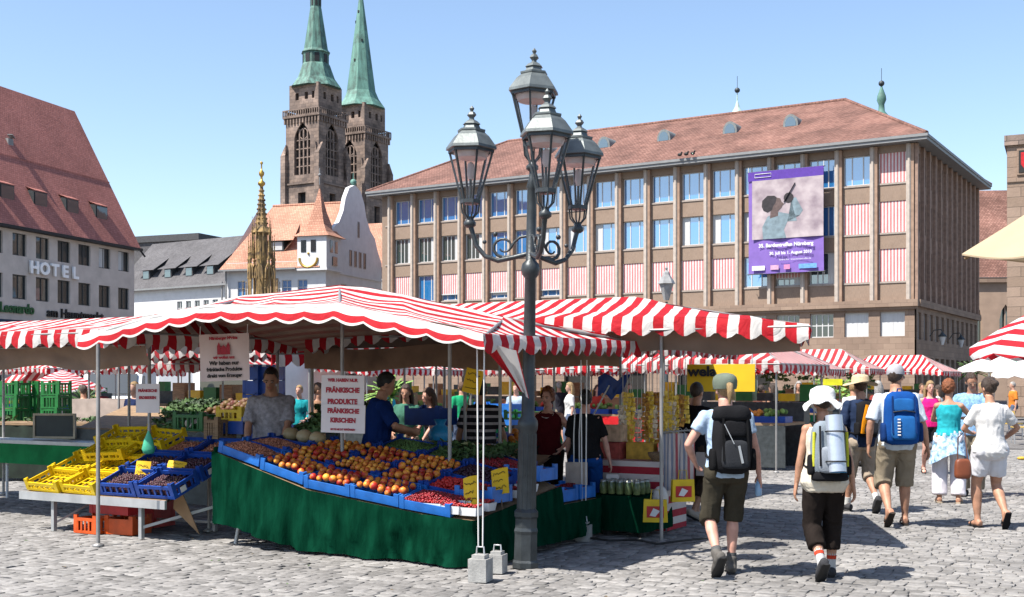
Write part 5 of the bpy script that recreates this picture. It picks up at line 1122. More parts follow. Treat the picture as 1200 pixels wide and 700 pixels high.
# ================================================================ street lamp with four lanterns
def street_lamp():
    t = thing('street_lamp', 'tall dark iron street lamp with four hexagonal lanterns beside the fruit stall', 'street lamp', MO, rot=(0, R(1.0), 0))
    iron = mat('lamp_iron', (.055, .063, .068), .42, .25, 9, .12, 60, metal=.35)
    b = MB(); b.lathe([(.125, 0), (.125, .05), (.112, .07), (.108, .30), (.115, .33), (.105, .36), (.104, .44), (.115, .46), (.115, .5), (.085, .53)], 8, sm=False, rot=R(22.5)); b.build('base', iron, t)
    b = MB(); b.lathe([(.083, .5), (.078, 1.22), (.088, 1.24), (.092, 1.28), (.088, 1.32), (.06, 1.36), (.056, 1.9), (.05, 2.6), (.075, 2.63), (.085, 2.68), (.075, 2.73), (.045, 2.76), (.042, 3.4), (.05, 3.42), (.03, 3.5), (.022, 3.62)], 20); b.build('post', iron, t)
    b = MB()
    for k in range(12): a = 2 * math.pi * k / 12; b.tube([(.08 * math.cos(a), .08 * math.sin(a), .53), (.075 * math.cos(a), .075 * math.sin(a), 1.2)], .008, 4)
    b.build('fluting', iron, t)
    gl = bpy.data.materials.new('lamp_glass'); gl.use_nodes = True; n = gl.node_tree; pb = n.nodes['Principled BSDF']; tr = n.nodes.new('ShaderNodeBsdfTransparent'); gy = n.nodes.new('ShaderNodeBsdfGlossy'); gy.inputs['Roughness'].default_value = .05; tr.inputs[0].default_value = (.975, .975, .98, 1)
    ms = n.nodes.new('ShaderNodeMixShader'); ms.inputs[0].default_value = .055; n.links.new(tr.outputs[0], ms.inputs[1]); n.links.new(gy.outputs[0], ms.inputs[2]); n.links.new(ms.outputs[0], n.nodes['Material Output'].inputs[0])
    pat = mat('lamp_roof_metal', (.15, .17, .17), .5, .2, 8, .1, 40, metal=.4); refl = mat('lamp_reflector', (.6, .5, .48), .6)
    def lantern(loc, rz):
        r0, r1, h = .082, .205, .46; a0 = rz
        P = lambda r, k, z: (r * math.cos(a0 + k * math.pi / 3), r * math.sin(a0 + k * math.pi / 3), z)
        f = MB(); f.lathe([(.05, -.03), (.095, -.02), (.095, .015), (.06, .02)], 6, rot=a0, sm=False)
        for k in range(6): f.bar(P(r0, k, .01), P(r1, k, h), .017); f.bar(P(r1, k, h - .01), P(r1, k + 1, h - .01), .022); f.tube([P(.03, k, -.15), P(.075, k, -.10), P(.085, k, -.02)], .008, 5)
        f.tube([(0, 0, 0), (0, 0, .2)], .012, 6)
        o = f.build('lantern', iron, t, loc)
        g_ = MB()
        for k in range(6): g_.quad(P(r0 * .97, k, .02), P(r0 * .97, k + 1, .02), P(r1 * .97, k + 1, h), P(r1 * .97, k, h))
        g_.build('glass', gl, o)
        rf = MB(); rf.lathe([(.205, h), (.24, h + .01), (.235, h + .035), (.165, h + .13), (.125, h + .165), (.13, h + .175), (.13, h + .19), (.085, h + .20), (.07, h + .235), (.085, h + .24), (.06, h + .265), (.025, h + .285), (.022, h + .30), (.045, h + .325), (.03, h + .35), (.012, h + .36), (.024, h + .385), (0, h + .415)], 6, rot=a0, sm=False); rf.build('lantern_roof', pat, o)
        q = MB(); q.lathe([(.14, h - .07), (.16, h - .02), (.16, h)], 12, cap=True); q.lathe([(.02, .2), (.035, .24), (.03, .34), (.01, .36)], 8); q.build('reflector', refl, o)
        q = MB(); q.lathe([(.03, -.24), (.055, -.22), (.055, -.19), (.035, -.17), (.035, -.14)], 10); q.build('socket', iron, o)
    for a in (R(-79), R(40), R(168)):
        d = Vector((math.cos(a), math.sin(a), 0)); Rr = .57
        A = lambda r, z: d * r + Vector((0, 0, z))
        b = MB(); b.tube([A(.03, 2.82), A(.15, 2.79), A(.3, 2.76), A(.42, 2.80), A(.51, 2.90), A(.545, 3.02), A(Rr, 3.10)], [.022, .022, .024, .022, .022, .022, .026], 8)
        sp = [A(.25 + .115 * math.cos(q) * (1 - i * .045), 2.885 + .10 * math.sin(q) * (1 - i * .045)) for i, q in enumerate([R(-120 + 32 * i) for i in range(15)])]; b.tube(sp, [.018 - .0007 * i for i in range(15)], 6)
        b.tube([A(.04, 2.98), A(.1, 2.97), A(.15, 2.93), A(.19, 2.87)], .014, 6); b.ball(A(.33, 3.0), .024, 6, 5); b.ball(A(.43, 2.93), .02, 6, 5); b.build('arm', iron, t)
        lantern(A(Rr, 3.30), a)
    lantern((0, 0, 3.80), R(20))
street_lamp()
def far_lamp():
    t = thing('street_lamp', 'small distant lantern rising behind the peak of the second canopy', 'street lamp', GD(781, 40)); b = MB(); b.lathe([(.1, 0), (.1, .8), (.05, 1), (.045, 4.4)], 10); b.build('post', m_dark, t); b = MB(); b.lathe([(.09, 4.45), (.24, 5.0), (.3, 5.0), (.25, 5.1), (.12, 5.3), (.1, 5.38), (.03, 5.45), (.05, 5.52), (0, 5.6)], 6, sm=False); b.build('lantern', mat('far_lantern', (.3, .3, .3), .5), t)
far_lamp()

# ================================================================ goods under the second canopy
def goods_stall():
    t = thing('goods_table', 'stall table covered with red and white striped cloth under the second canopy', 'table', M(0, 0), MROT)
    q0, q1 = toM(GD(700, 15.6)), toM(GD(775, 14.2)); u0, v0 = q0.x, q0.y; u1, v1 = .1, 2.75
    b = MB(); st = stripes('table_cloth_stripes', (.45, .03, .05), (.75, .66, .62), .16, trans=0)
    us = np.linspace(-.95, u1, 30); b.grid([[(u, 2.95 + (.0 if j == 0 else -.02 - .03 * abs(fold(u, j, 3))), .78 - .76 * j / 5) for u in us] for j in range(6)], uvf=lambda i, j, p: (p[2], p[0])); b.grid([[(u, v, .78) for u in us] for v in (2.95, 3.5)], uvf=lambda i, j, p: (p[1], p[0])); b.grid([[(u1 + .01, v, .78 - .76 * j / 5) for v in np.linspace(2.95, 3.5, 8)] for j in range(6)], uvf=lambda i, j, p: (p[2], p[1])); b.build('striped_cloth', st, t)
    gr = thing('green_table', 'low table with dark green cloth beside the striped goods stall', 'table', M(0, 0), MROT); b = MB()
    u0, v0, u1 = -.56, 2.38, .10; path = [(u0, v0 + 1), *[(u0, v0 + 1 - i * .1) for i in range(1, 10)], *[(u, v0) for u in np.linspace(u0, u1, 22)], *[(u1, v0 + .1 * i) for i in range(1, 8)]]
    rows = []
    for j in range(6):
        f = j / 5; row = []
        for i, (u, v) in enumerate(path):
            k = .05 * f * fold(i * .28, f, 1); ou = -1 if u == u0 else (1 if u == u1 else 0); ov = -1 if v == v0 else 0
            row.append((u + ou * (.02 * f + k), v + ov * (.02 * f + k), .44 + (.06 - .44) * f + .02 * fold(i * .4, 3)))
        rows.append(row)
    b.grid(rows); b.grid([[(u0, v0, .44), (u1, v0, .44)], [(u0, v0 + 1, .44), (u1, v0 + .8, .44)]]); b.build('cloth', m_green, gr)
    for x, y in ((-.4, 2.5), (0, 2.5)): q = MB(); q.lathe([(.05, 0), (.05, .06)], 10, (x, y, 0)); q.build('caster', m_black, gr)
    jar_g = mat('pickle_jar', (.10, .16, .06), .15, .3, 12, c2=(.22, .26, .10)); jl = mat('jar_lid', (.45, .47, .42), .35, metal=.6); jm = None
    k = 0
    for i in range(5):
        for j in range(3):
            p = M(-.44 + i * .1, 2.47 + j * .13, .45); lab = f'green jar on the low green table, {ORD[i]} of {["front", "middle", "rear"][j]} row'
            if jm is None: q = MB(); q.lathe([(.036, 0), (.042, .01), (.042, .10), (.03, .125), (.03, .13)], 12); jm = q.mesh('jar', jar_g); q = MB(); q.lathe([(.033, .128), (.033, .15), (.0, .152)], 12); jlm = q.mesh('lid', jl)
            o = obj('jar', jm, p, lab, 'jar', 'green jars on the low table'); l = bpy.data.objects.new('lid', jlm); col.objects.link(l); l.parent = o
    # garlands of packets hanging from the canopy frame
    packs = [mat('yellow_packets', (.95, .62, .02), .5, .3, 30, c2=(1.0, .75, .15)), mat('pale_packets', (.75, .62, .48), .5, .4, 30, c2=(.9, .78, .62)), mat('amber_packets', (.40, .16, .03), .5, .4, 30, c2=(.60, .30, .05))]
    gl = [(735, 455, 553, 0, 'yellow, outermost, near the black shirted woman'), (747, 478, 556, 1, 'pale, second from the black shirted woman'), (756, 455, 515, 2, 'amber, beside the yellow pair'), (765, 470, 556, 1, 'pale, hiding behind the thin pole'), (783, 455, 512, 0, 'yellow, just past the thin pole'), (791, 458, 512, 0, 'yellow, over the hanging towels'), (741, 520, 556, 1, 'pale and short, low over the striped cloth'), (752, 515, 556, 1, 'pale and short, standing low beside the basket')]
    gl += [(730, 470, 540, 1, 'pale, at the outer edge of the goods'), (739, 457, 520, 0, 'yellow, second of the outer yellow pair'), (761, 458, 540, 0, 'yellow, crowded before the thin pole'), (770, 455, 520, 2, 'amber, touching the thin pole'), (778, 462, 515, 0, 'bright yellow, thick, just past the thin pole'), (787, 470, 514, 1, 'pale, between two yellow strings over the towels'), (797, 458, 500, 2, 'amber, outermost above the towels'), (803, 462, 496, 0, 'short yellow, outermost above the towels'), (764, 522, 556, 2, 'amber and short, low beside the basket')]
    for px, y0, y1, mi, l in gl:
        a, c = W(px, y0, 14.1), W(px, y1, 14.1); g = thing('packet_string', f'string of small packets, {l}', 'hanging goods', (a.x, a.y, c.z), MROT, 'packet strings under the second canopy'); n = int((a.z - c.z) / .055); q = MB(); rr = random.Random(px)
        for i in range(n):
            z = i * .055; 
            for s in (-1, 1): q.merge(MB().box(-.028, .028, -.012, .012, 0, .048), Matrix.Translation((s * .024 + rr.uniform(-.008, .008), rr.uniform(-.02, .02), z)) @ Matrix.Rotation(rr.uniform(-.35, .35), 4, 'Y') @ Matrix.Rotation(rr.uniform(-.5, .5), 4, 'Z'))
        q.build('packets', packs[mi], g); k2 = MB(); k2.tube([(0, 0, 0), (0, 0, 2.2 - c.z)], .004, 4); k2.build('cord', m_rope, g)
    # towels
    tw = stripes('towel_stripes', (.30, .33, .42), (.72, .64, .62), .045, .45, .1); tw2 = stripes('towel_stripes_red', (.5, .12, .14), (.74, .66, .63), .06, .4, .1)
    for i, px in enumerate((783, 790, 797, 804)):
        p = W(px, 508, 13.1); z1 = W(px, 575, 13.1).z; g = thing('striped_towel', ['blue grey and white striped towel hanging next to the thin pole', 'red and white striped towel hanging second from the thin pole', 'blue and white striped towel hanging third from the thin pole', 'red and white striped towel hanging outermost by the man in black'][i], 'towel', (p.x, p.y, p.z), MROT + R(8), 'striped towels under the second canopy'); b = MB(); b.grid([[(-.06 + .03 * k, .03 * math.sin(k * 1.6 + j * .2), -(p.z - z1) * j / 8) for k in range(6)] for j in range(9)], uvf=lambda a, c, q: (q[0] + 1, q[2])); b.build('cloth', tw if i % 2 == 0 else tw2, g); h = MB(); h.tube([(-.06, 0, 0), (0, 0, .06), (.06, 0, 0)], .004, 4); h.build('hanger', m_grey, g)
    q = MB(); a, c = W(776, 507, 13.1), W(812, 504, 13.1); q.tube([a, c], .012, 6); o = q.build('hanging_rail', m_pole); tag(o, 'thin steel rail carrying the striped towels', 'rail')
    # printed bags at the foot
    for i, (px, py, d) in enumerate(((768, 612, 12.6), (800, 588, 12.9))):
        p = W(px, py, d); p.z = max(p.z, .02); g = thing('printed_bag', ['yellow and red printed bag standing on the paving by the thin pole', 'yellow and red printed bag hanging under the towels'][i], 'bag', p, R(-8 + 20 * i), 'printed bags'); b = MB(); b.prism([(-.13, 0), (.13, 0), (.12, .24), (-.12, .24)], 1, -.03, .03); b.build('bag', m_yel, g); q = MB(); q.box(-.09, .09, -.035, -.031, .05, .17); q.build('red_print', m_redp, g); q = MB(); q.tube([(-.05, 0, .24), (-.04, 0, .34), (.04, 0, .34), (.05, 0, .24)], .006, 5); q.build('handle', m_yel, g); q = MB(); q.poly([(-.06, -.038, .07), (.0, -.038, .06), (.05, -.038, .12), (-.02, -.038, .15)]); q.build('pale_print', m_white, g)
    g = thing('plastic_bag', 'pale translucent plastic bag heaped at the foot of the thin pole', 'bag', W(774, 590, 12.8)); b = MB(); b.ball((0, 0, .05), (.09, .06, .14), 10, 7); o = b.build('bag', mat('milky_plastic', (.6, .58, .55), .4), g)
    g = thing('blue_cloth', 'blue cloth bundle hanging from a slanted stick above the goods', 'cloth', W(716, 442, 14.5), R(-10)); b = MB(); b.grid([[(-.16 + .08 * i * (1 - .06 * j), .04 * math.sin(i * 2 + j), -.24 * j / 5 + .05 * math.sin(i * 1.4) + (.06 if i == 4 else 0)) for i in range(6)] for j in range(6)]); b.build('fabric', m_blue, g); q = MB(); q.tube([(-.02, 0, -.1), (-.3, .0, -.62)], .01, 5); q.build('stick', m_white, g)
    # basket and cartons on the striped cloth
    g = thing('wicker_basket', 'round wicker basket on the striped cloth', 'basket', M(-.02, 3.1, .78)); b = MB(); b.lathe([(.10, 0), (.15, .06), (.16, .1), (.15, .1), (.1, .02), (0, .02)], 16); b.build('basket', m_wood, g)
    for i, (u, v, z, c_, l) in enumerate([(-.75, 3.3, .78, (.5, .1, .08), 'red carton on the striped cloth, lowest of the stack'), (-.75, 3.3, .98, (.66, .45, .30), 'tan carton on the striped cloth, topmost of the stack'), (-.4, 3.4, .78, (.7, .42, .06), 'amber carton on the striped cloth beside the stack'), (-.05, 3.5, .78, (.62, .58, .54), 'pale carton on the striped cloth near the basket')]): q = MB(); q.prism([(-.16, -.11), (.16, -.11), (.16, .11), (-.16, .11)], 2, 0, .19); q.box(-.162, .162, -.03, .03, .19, .193); q.build('carton', mat('carton_print', c_, .7, .3, 14), None, M(u, v, z), (0, 0, MROT + R(5 * i))); tag(bpy.data.objects[-1] if False else col.objects[-1], l, 'carton', 'cartons on the striped cloth')
    # yellow shop sign
    p = W(845, 443, 17.5); g = thing('shop_sign', 'yellow sign board with dark letters hanging above the goods stall', 'sign', p, R(-22)); b = MB(); b.grid([[(-.5 + i * .1, -.06 * math.cos((i - 5) * .2), z) for i in range(11)] for z in (-.2, .2)]); b.grid([[(-.5 + i * .1, .02 - .06 * math.cos((i - 5) * .2), z) for i in range(11)] for z in (.2, -.2)]); b.build('board', m_card, g); text('lettering', 'wela', .20, m_ink, g, (-.265, -.075, .09), ext=.003, bold=.008, sx=1.15)
    q = MB(); q.tube([(-.45, 0, .2), (-.45, .1, .6)], .008, 5); q.tube([(.45, 0, .2), (.45, .1, .6)], .008, 5); q.build('hanger', m_grey, g)
goods_stall()
q = MB(); q.tube([Vector((*G(x, y).xy, .03)) for x, y in ((690, 634), (715, 637), (745, 636), (770, 641), (800, 637), (830, 634))], .012, 6); o = q.build('ground_cable', m_black); tag(o, 'black cable lying across the paving towards the thin pole', 'cable')

# ================================================================ vegetable benches behind the fruit
def leaf_clump(mb, c, r, n, rr, squash=.6):
    for i in range(n):
        d = Vector((rr.gauss(0, 1), rr.gauss(0, 1), abs(rr.gauss(0, .8)))).normalized() * r * rr.uniform(.5, 1); p = Vector(c) + Vector((d.x, d.y, d.z * squash)); s = r * rr.uniform(.25, .5); t = Vector((rr.gauss(0, 1), rr.gauss(0, 1), rr.gauss(0, .6))).normalized(); n2 = d.normalized().cross(t).normalized(); mb.quad(p - t * s, p + n2 * s * .5, p + t * s, p - n2 * s * .5)
m_leaf2 = mat('dark_leaves', (.02, .05, .012), .7, .5, 4, c2=(.06, .12, .03)); m_leaf3 = mat('bright_leaves', (.10, .22, .035), .7, .4, 4, c2=(.22, .36, .08))
m_carrot = mat('root_vegetables', (.42, .14, .07), .7, .4, 14, c2=(.60, .24, .12)); m_cabb = mat('pale_cabbage', (.38, .42, .18), .7, .25, 7, c2=(.55, .56, .28))
def bench(name, lab, u0, u1, v0, v1, z0, z1, cloth=None):
    t = thing(name, lab, 'bench', M(0, 0), MROT); b = MB(); b.grid([[(u0, v0, z0), (u1, v0, z0)], [(u0, v1, z1), (u1, v1, z1)]], sm=False); b.grid([[(u0, v1, z1 - .03), (u1, v1, z1 - .03)], [(u0, v0, z0 - .03), (u1, v0, z0 - .03)]], sm=False); b.build('board', m_wood, t)
    b = MB(); b.box(u0, u1, v0 - .03, v0 - .003, z0 - .06, z0 + .02); b.build('edge_board', m_wood, t)
    for u in (u0 + .1, u1 - .1):
        for v, z in ((v0 + .05, z0), (v1 - .05, z1)): q = MB(); q.bar((u, v, 0), (u, v, z - .03), .04); q.build('leg', m_grey, t)
    if cloth:
        b = MB(); us = np.linspace(u0, u1, 40); b.grid([[(u, v0 - .05 - .03 * abs(fold(u, j, 3)) - .02 * j, z0 - (z0 - .05) * j / 5) for u in us] for j in range(6)]); b.build('cloth', cloth, t)
    return t
def greens(name, lab, u0, u1, v0, v1, z0, z1, mt, r, n, seed, cat='vegetables', leaves=14):
    rr = random.Random(seed); b = MB()
    for i in range(n):
        u, v = rr.uniform(u0, u1), rr.uniform(v0, v1); f = (v - v0) / (v1 - v0); leaf_clump(b, (u, v, z0 + (z1 - z0) * f + r * .2), r, leaves, rr)
    o = b.build(name, mt, None, M(0, 0), (0, 0, MROT)); tag(o, lab, cat); o['kind'] = 'stuff'
def roots(name, lab, u0, u1, v0, v1, z0, z1, mt, r, n, seed, cat='vegetables', long=1.0):
    rr = random.Random(seed); b = MB()
    for i in range(n):
        u, v = rr.uniform(u0, u1), rr.uniform(v0, v1); f = (v - v0) / (v1 - v0); q = MB(); q.ball((0, 0, 0), (r * long, r, r), 7, 5); b.merge(q, Matrix.Translation((u, v, z0 + (z1 - z0) * f + rr.uniform(0, .09))) @ Matrix.Rotation(rr.uniform(0, 6), 4, 'Z'))
    o = b.build(name, mt, None, M(0, 0), (0, 0, MROT)); tag(o, lab, cat); o['kind'] = 'stuff'
bench('vegetable_bench', 'sloped board bench piled with dark greens behind the fruit table', -2.3, -1.0, 1.45, 2.3, .60, .86)
greens('leafy_greens', 'dark leafy greens piled on the sloped bench behind the peaches', -2.25, -1.1, 1.5, 2.2, .61, .84, m_leaf2, .10, 70, 3)
roots('onion_heap', 'reddish onions heaped on the sloped bench behind the greens', -2.1, -1.5, 1.9, 2.28, .78, .88, m_carrot, .035, 80, 4)
roots('potato_heap', 'pale potatoes heaped on the sloped bench near the striped shirt', -1.4, -1.05, 1.5, 1.9, .64, .76, mat('potatoes', (.45, .30, .18), .8, .2), .032, 80, 5, long=1.3)
for i, (px, py, l) in enumerate(((548, 528, 'pale green cabbage on the sloped bench in front of the striped shirt'), (540, 543, 'second pale green cabbage, lower on the sloped bench'), (556, 546, 'third pale green cabbage, beside the rope'))):
    b = MB(); b.ball((0, 0, 0), (.10, .10, .095), 14, 10); rr = random.Random(i)
    for k in range(7):
        a = k * .9; b.grid([[(.104 * math.cos(a + s) * math.cos(e), .104 * math.sin(a + s) * math.cos(e), .10 * math.sin(e)) for s in (-.5, -.2, .1, .4)] for e in (-.8, -.2, .4, .9)])
    o = b.build('cabbage', m_cabb, None, W(px, py, 12.75)); tag(o, l, 'cabbage', 'cabbages on the sloped bench')
greens('leafy_greens', 'tall heap of dark leafy greens between the grey shirted seller and the product sign', -3.52, -2.85, 1.0, 1.5, 1.08, 1.38, m_leaf2, .13, 90, 13); greens('leafy_greens', 'long dark leek leaves heaped behind the peaches under the striped shirt', -2.35, -.95, .98, 1.5, .86, .96, m_leaf2, .12, 80, 14)
# bench on the far side of the left stall
bench('vegetable_bench', 'long wooden bench of greens and red produce under the berry stall canopy', -8.9, -5.6, 2.35, 3.3, 1.0, 1.32, m_leaf2 if False else m_dark)
greens('herb_bundles', 'dark green herb bundles along the back of the long wooden bench', -7.75, -6.85, 2.85, 3.3, 1.18, 1.36, m_leaf2, .12, 75, 7); roots('radish_heap', 'red radishes heaped along the long wooden bench', -6.85, -5.7, 2.75, 3.3, 1.14, 1.34, mat('radishes', (.22, .025, .02), .6, .5, 9, c2=(.12, .09, .02)), .05, 130, 8)
greens('lettuce_heap', 'light green lettuce on the long bench behind the small sign', -7.5, -6.8, 2.4, 2.8, 1.02, 1.15, m_leaf, .1, 26, 9)
roots('white_roots', 'white kohlrabi heaped at the front of the long wooden bench', -6.7, -6.2, 2.4, 2.6, 1.02, 1.08, mat('white_roots', (.66, .62, .55), .7, .2), .055, 24, 10)
def cr2(px, py, d, mt, l, sz=(.6, .4, .22), rz=0, sol=False): p = W(px, py, d); return crate('produce_crate', l, mt, p, (0, 0, MROT + rz), sz, True, sol)
cr2(232, 505, 14.6, m_grnp, 'green crate on the bench edge behind the small sign', (.5, .35, .2)); cr2(281, 508, 13.9, m_blue, 'dark blue crate under a yellow one beside the grey shirted seller', (.42, .35, .16), 0, True); cr2(280, 493, 13.9, m_yel, 'yellow crate stacked on a dark blue one beside the grey shirted seller', (.40, .34, .13)); cr2(258, 514, 13.8, m_wood, 'small wooden crate of produce on the bench end', (.22, .3, .22))
q = MB(); q.grid([[(-.28 + .07 * i, -.1 + .08 * j, .07 * math.sin(i * .9) * math.sin(j * 1.1 + .5) + .05) for i in range(9)] for j in range(4)]); o = q.build('white_paper', m_paper, None, W(250, 496, 14.5), (R(20), R(-14), R(-10))); tag(o, 'crumpled white wrapping paper on top of the bench greens', 'paper')
q = MB(); q.grid([[(-.2 + .05 * i, -.1 + .08 * j, .03 * math.sin(i * 1.3 + j)) for i in range(9)] for j in range(4)]); o = q.build('plastic_sheet', mat('pale_blue_plastic', (.45, .58, .64), .35), None, W(226, 512, 14.2), (R(12), 0, R(-30))); tag(o, 'pale blue plastic sheet draped over the bench edge', 'sheet')
g = thing('green_bag', 'small mint green plastic bag tied to the pole under the small sign', 'bag', W(174, 505, 13.2)); b = MB(); b.lathe([(.01, .0), (.02, -.03), (.05, -.1), (.075, -.2), (.06, -.25), (0, -.26)], 8, sy=.5); b.build('bag', mat('mint_plastic', (.10, .60, .38), .4, trans=.3), g)
q = MB(); q.box(-.55, .55, -.03, .03, -.03, .03); o = q.build('blue_rail', m_sky, None, W(180, 517, 14.8), (0, 0, MROT)); tag(o, 'light blue plastic rail lying on the berry stall back bench', 'rail')
# far left: green clothed table, black board, green crates
t = thing('counter_table', 'grey topped counter with torn bright green cloth behind the yellow crates', 'table', M(0, 0), MROT)
a, c = toM(GD(-60, 17.8)), toM(GD(150, 16.6)); b = MB(); z = W(0, 516, 17).z
b.box(a.x, c.x, a.y - .02, a.y + .5, z - .05, z); b.build('counter_top', m_grey, t); b = MB(); xs = np.linspace(a.x, c.x, 60)
b.grid([[(x, a.y - .03 - .05 * abs(fold(x, j, 2)) * j / 4, z - .05 - j / 4 * (.28 + .38 * max(0, fold(x * .9, 4.2, 1)) * 1.6)) for x in xs] for j in range(5)]); b.build('green_cloth', m_green2, t)
for x in np.linspace(a.x + .3, c.x - .2, 4): q = MB(); q.tube([(x, a.y + .1, 0), (x, a.y + .1, z - .05)], .02, 6); q.build('leg', m_white, t)
t = thing('blackboard', 'small framed blackboard standing on the grey counter', 'blackboard', W(64, 514, 17.2), R(-10)); b = MB(); w_, h = .66, .36
for x0, x1, z0, z1 in ((-w_ / 2, w_ / 2, 0, .03), (-w_ / 2, w_ / 2, h - .03, h), (-w_ / 2, -w_ / 2 + .03, .03, h - .03), (w_ / 2 - .03, w_ / 2, .03, h - .03)): b.box(x0, x1, -.02, .02, z0, z1)
b.build('frame', mat('pale_wood', (.55, .48, .36), .7), t); q = MB(); q.box(-w_ / 2 + .03, w_ / 2 - .03, -.005, .01, .03, h - .03); q.build('slate', mat('slate_board', (.03, .045, .05), .5), t)
for i in range(3):
    for k in range(4): p = GD(18 + i * 24, 22 + (i % 2) * .4); crate('produce_crate', f'bright green crate stacked behind the counter, {["lowest", "second lowest", "second highest", "topmost"][k]} in the {["outer", "middle", "inner"][i]} stack', m_grnp, (p.x, p.y, .72 + k * .24), (0, 0, R(-25 + 4 * k)), (.38, .4, .23), False, False, 'green crates behind the counter')
p = GD(44, 22.3); t = thing('trolley_table', 'low dark table carrying the bright green crates', 'table', (p.x, p.y, 0), R(-25)); q = MB(); q.box(-.75, .75, -.4, .4, .67, .715); q.build('table_top', m_dark, t)
for x, y in ((-.7, -.35), (.7, -.35), (-.7, .35), (.7, .35)): q = MB(); q.box(x - .03, x + .03, y - .03, y + .03, 0, .67); q.build('leg', m_dark, t)
p = GD(129, 24); q = MB(); q.prism([(-.62, -.4), (.62, -.4), (.62, .4), (-.62, .4)], 2, .0, 1.35); q.box(-.63, .63, -.41, -.405, .6, .66); o = q.build('cardboard_box', mat('pale_cardboard', (.50, .40, .34), .85), None, p, (0, 0, R(-12))); tag(o, 'tall pale cardboard box standing in the market behind the yellow crates', 'box')
bd = thing('dark_counter', 'long dark covered counter with low heaps behind the blackboard', 'counter', GD(80, 20), R(-14)); b = MB(); xs = np.linspace(-2.6, 1.9, 40)
b.grid([[(x, -.05 * abs(fold(x, j, 3)), .95 - .9 * j / 5) for x in xs] for j in range(6)]); b.build('dark_cloth', mat('black_green_cloth', (.012, .022, .014), .9, .4), bd); b = MB(); b.box(-2.6, 1.9, -.02, .9, .951, .99); b.build('counter_top', m_wood, bd)
rr = random.Random(31); b = MB()
for i in range(70): leaf_clump(b, (rr.uniform(-2.5, 1.8), rr.uniform(.1, .8), 1.02), .13, 10, rr)
o = b.build('herbs', m_leaf2, None, GD(80, 20), (0, 0, R(-14))); tag(o, 'dark herbs heaped on the long dark counter behind the blackboard', 'herbs'); o['kind'] = 'stuff'
# stack of dark blue crates beside the white van
for i in range(2):
    for k in range(8): p = GD(300 + i * 19, 21); crate('stacked_crate', f'dark blue crate, {["lowest", "second", "third", "fourth", "fifth", "sixth", "seventh", "topmost"][k]} from the ground in the {["outer", "inner"][i]} stack near the van', m_blue, (p.x, p.y, k * .245), (0, 0, R(-18)), (.3, .4, .235), False, True, 'tall stacks of dark blue crates')
p = GD(585, 22)
for k in range(3): crate('produce_crate', f'light blue crate on the rear stall beyond the striped shirt, {["lowest", "middle", "topmost"][k]} of its pile', m_sky, (p.x, p.y, .9 + k * .13), (0, 0, MROT), (.8, .5, .12), False, True, 'light blue crates on the rear stall')
cr2(620, 492, 21, m_grnp, 'green crate on the rear stall behind the burgundy top', (.8, .4, .14)); cr2(583, 521, 15.4, m_blue, 'dark blue crate tilted on a stand near the lamp post', (.5, .4, .14)); cr2(505, 498, 14.4, m_blue, 'dark blue crate stacked on the bench beside a bright blue bag', (.5, .4, .2), 0, True)
g = thing('blue_bag', 'bright blue plastic bag slumped on the bench before the striped shirt', 'bag', W(516, 516, 13.6)); b = MB(); b.lathe([(.13, 0), (.15, .06), (.12, .13), (.05, .18), (.08, .24), (.02, .22)], 9, sm=True); b.build('bag', mat('bright_blue_plastic', (.02, .30, .62), .35), g)
q_ = toM(GD(597, 15.4)); bench('crate_stand', 'small wooden stand carrying a tilted blue crate and oranges beside the lamp', q_.x - .5, q_.x + .5, q_.y - .3, q_.y + .5, .84, .92)
roots('orange_heap', 'oranges heaped on the wooden stand beside the lamp post', q_.x, q_.x + .35, q_.y - .2, q_.y + .3, .88, .98, mat('oranges', (.75, .28, .02), .5, .15), .05, 40, 12)

# ================================================================ rest of the market: tents, stalls, parasols, vans
for u0_, u1_, v0_, lab_ in ((-11.5, -6.9, 5.2, 'red and white striped awning of the next stall row, above the radish bench'), (-6.6, -4.0, 5.4, 'red and white striped awning of the next stall row, behind the seller in navy'), (-3.8, -1.1, 5.8, 'red and white striped awning of the next stall row, beyond the packet strings')):
    tent('stall_canopy', lab_, M(0, 0), MROT, u0_, u1_, v0_, v0_ + 2.8, 2.3, 2.75, u0_ + .9, u1_ - .9, m_can2, .22, group='awnings of the next stall row', droop=.06, seed=int(v0_ * 7), lining=True)
TL = ['low pale striped tent', 'faded red and white striped tent', 'red and white striped tent with sagging roof']
far = [(60, 37, 3.4, 'beyond the green crates'), (215, 24, 3.0, 'behind the green herb bundles'), (330, 40, 3.4, 'beyond the white van'), (150, 46, 3.6, 'behind the bench of radishes'), (405, 30, 3.4, 'beyond the upper product sign'), (480, 34, 3.2, 'behind the woman in green'), (560, 38, 3.6, 'beyond the orange hanging card'), (650, 33, 3.4, 'beyond the burgundy top'), (740, 30, 3.4, 'beyond the blue cloth bundle'), (860, 24, 3.0, 'right behind the yellow shop sign'), (905, 32, 3.2, 'above the two women by the roll counter'), (960, 38, 3.6, 'behind the white sun hat'), (1050, 46, 4.2, 'in front of the bare stone ground storey')]
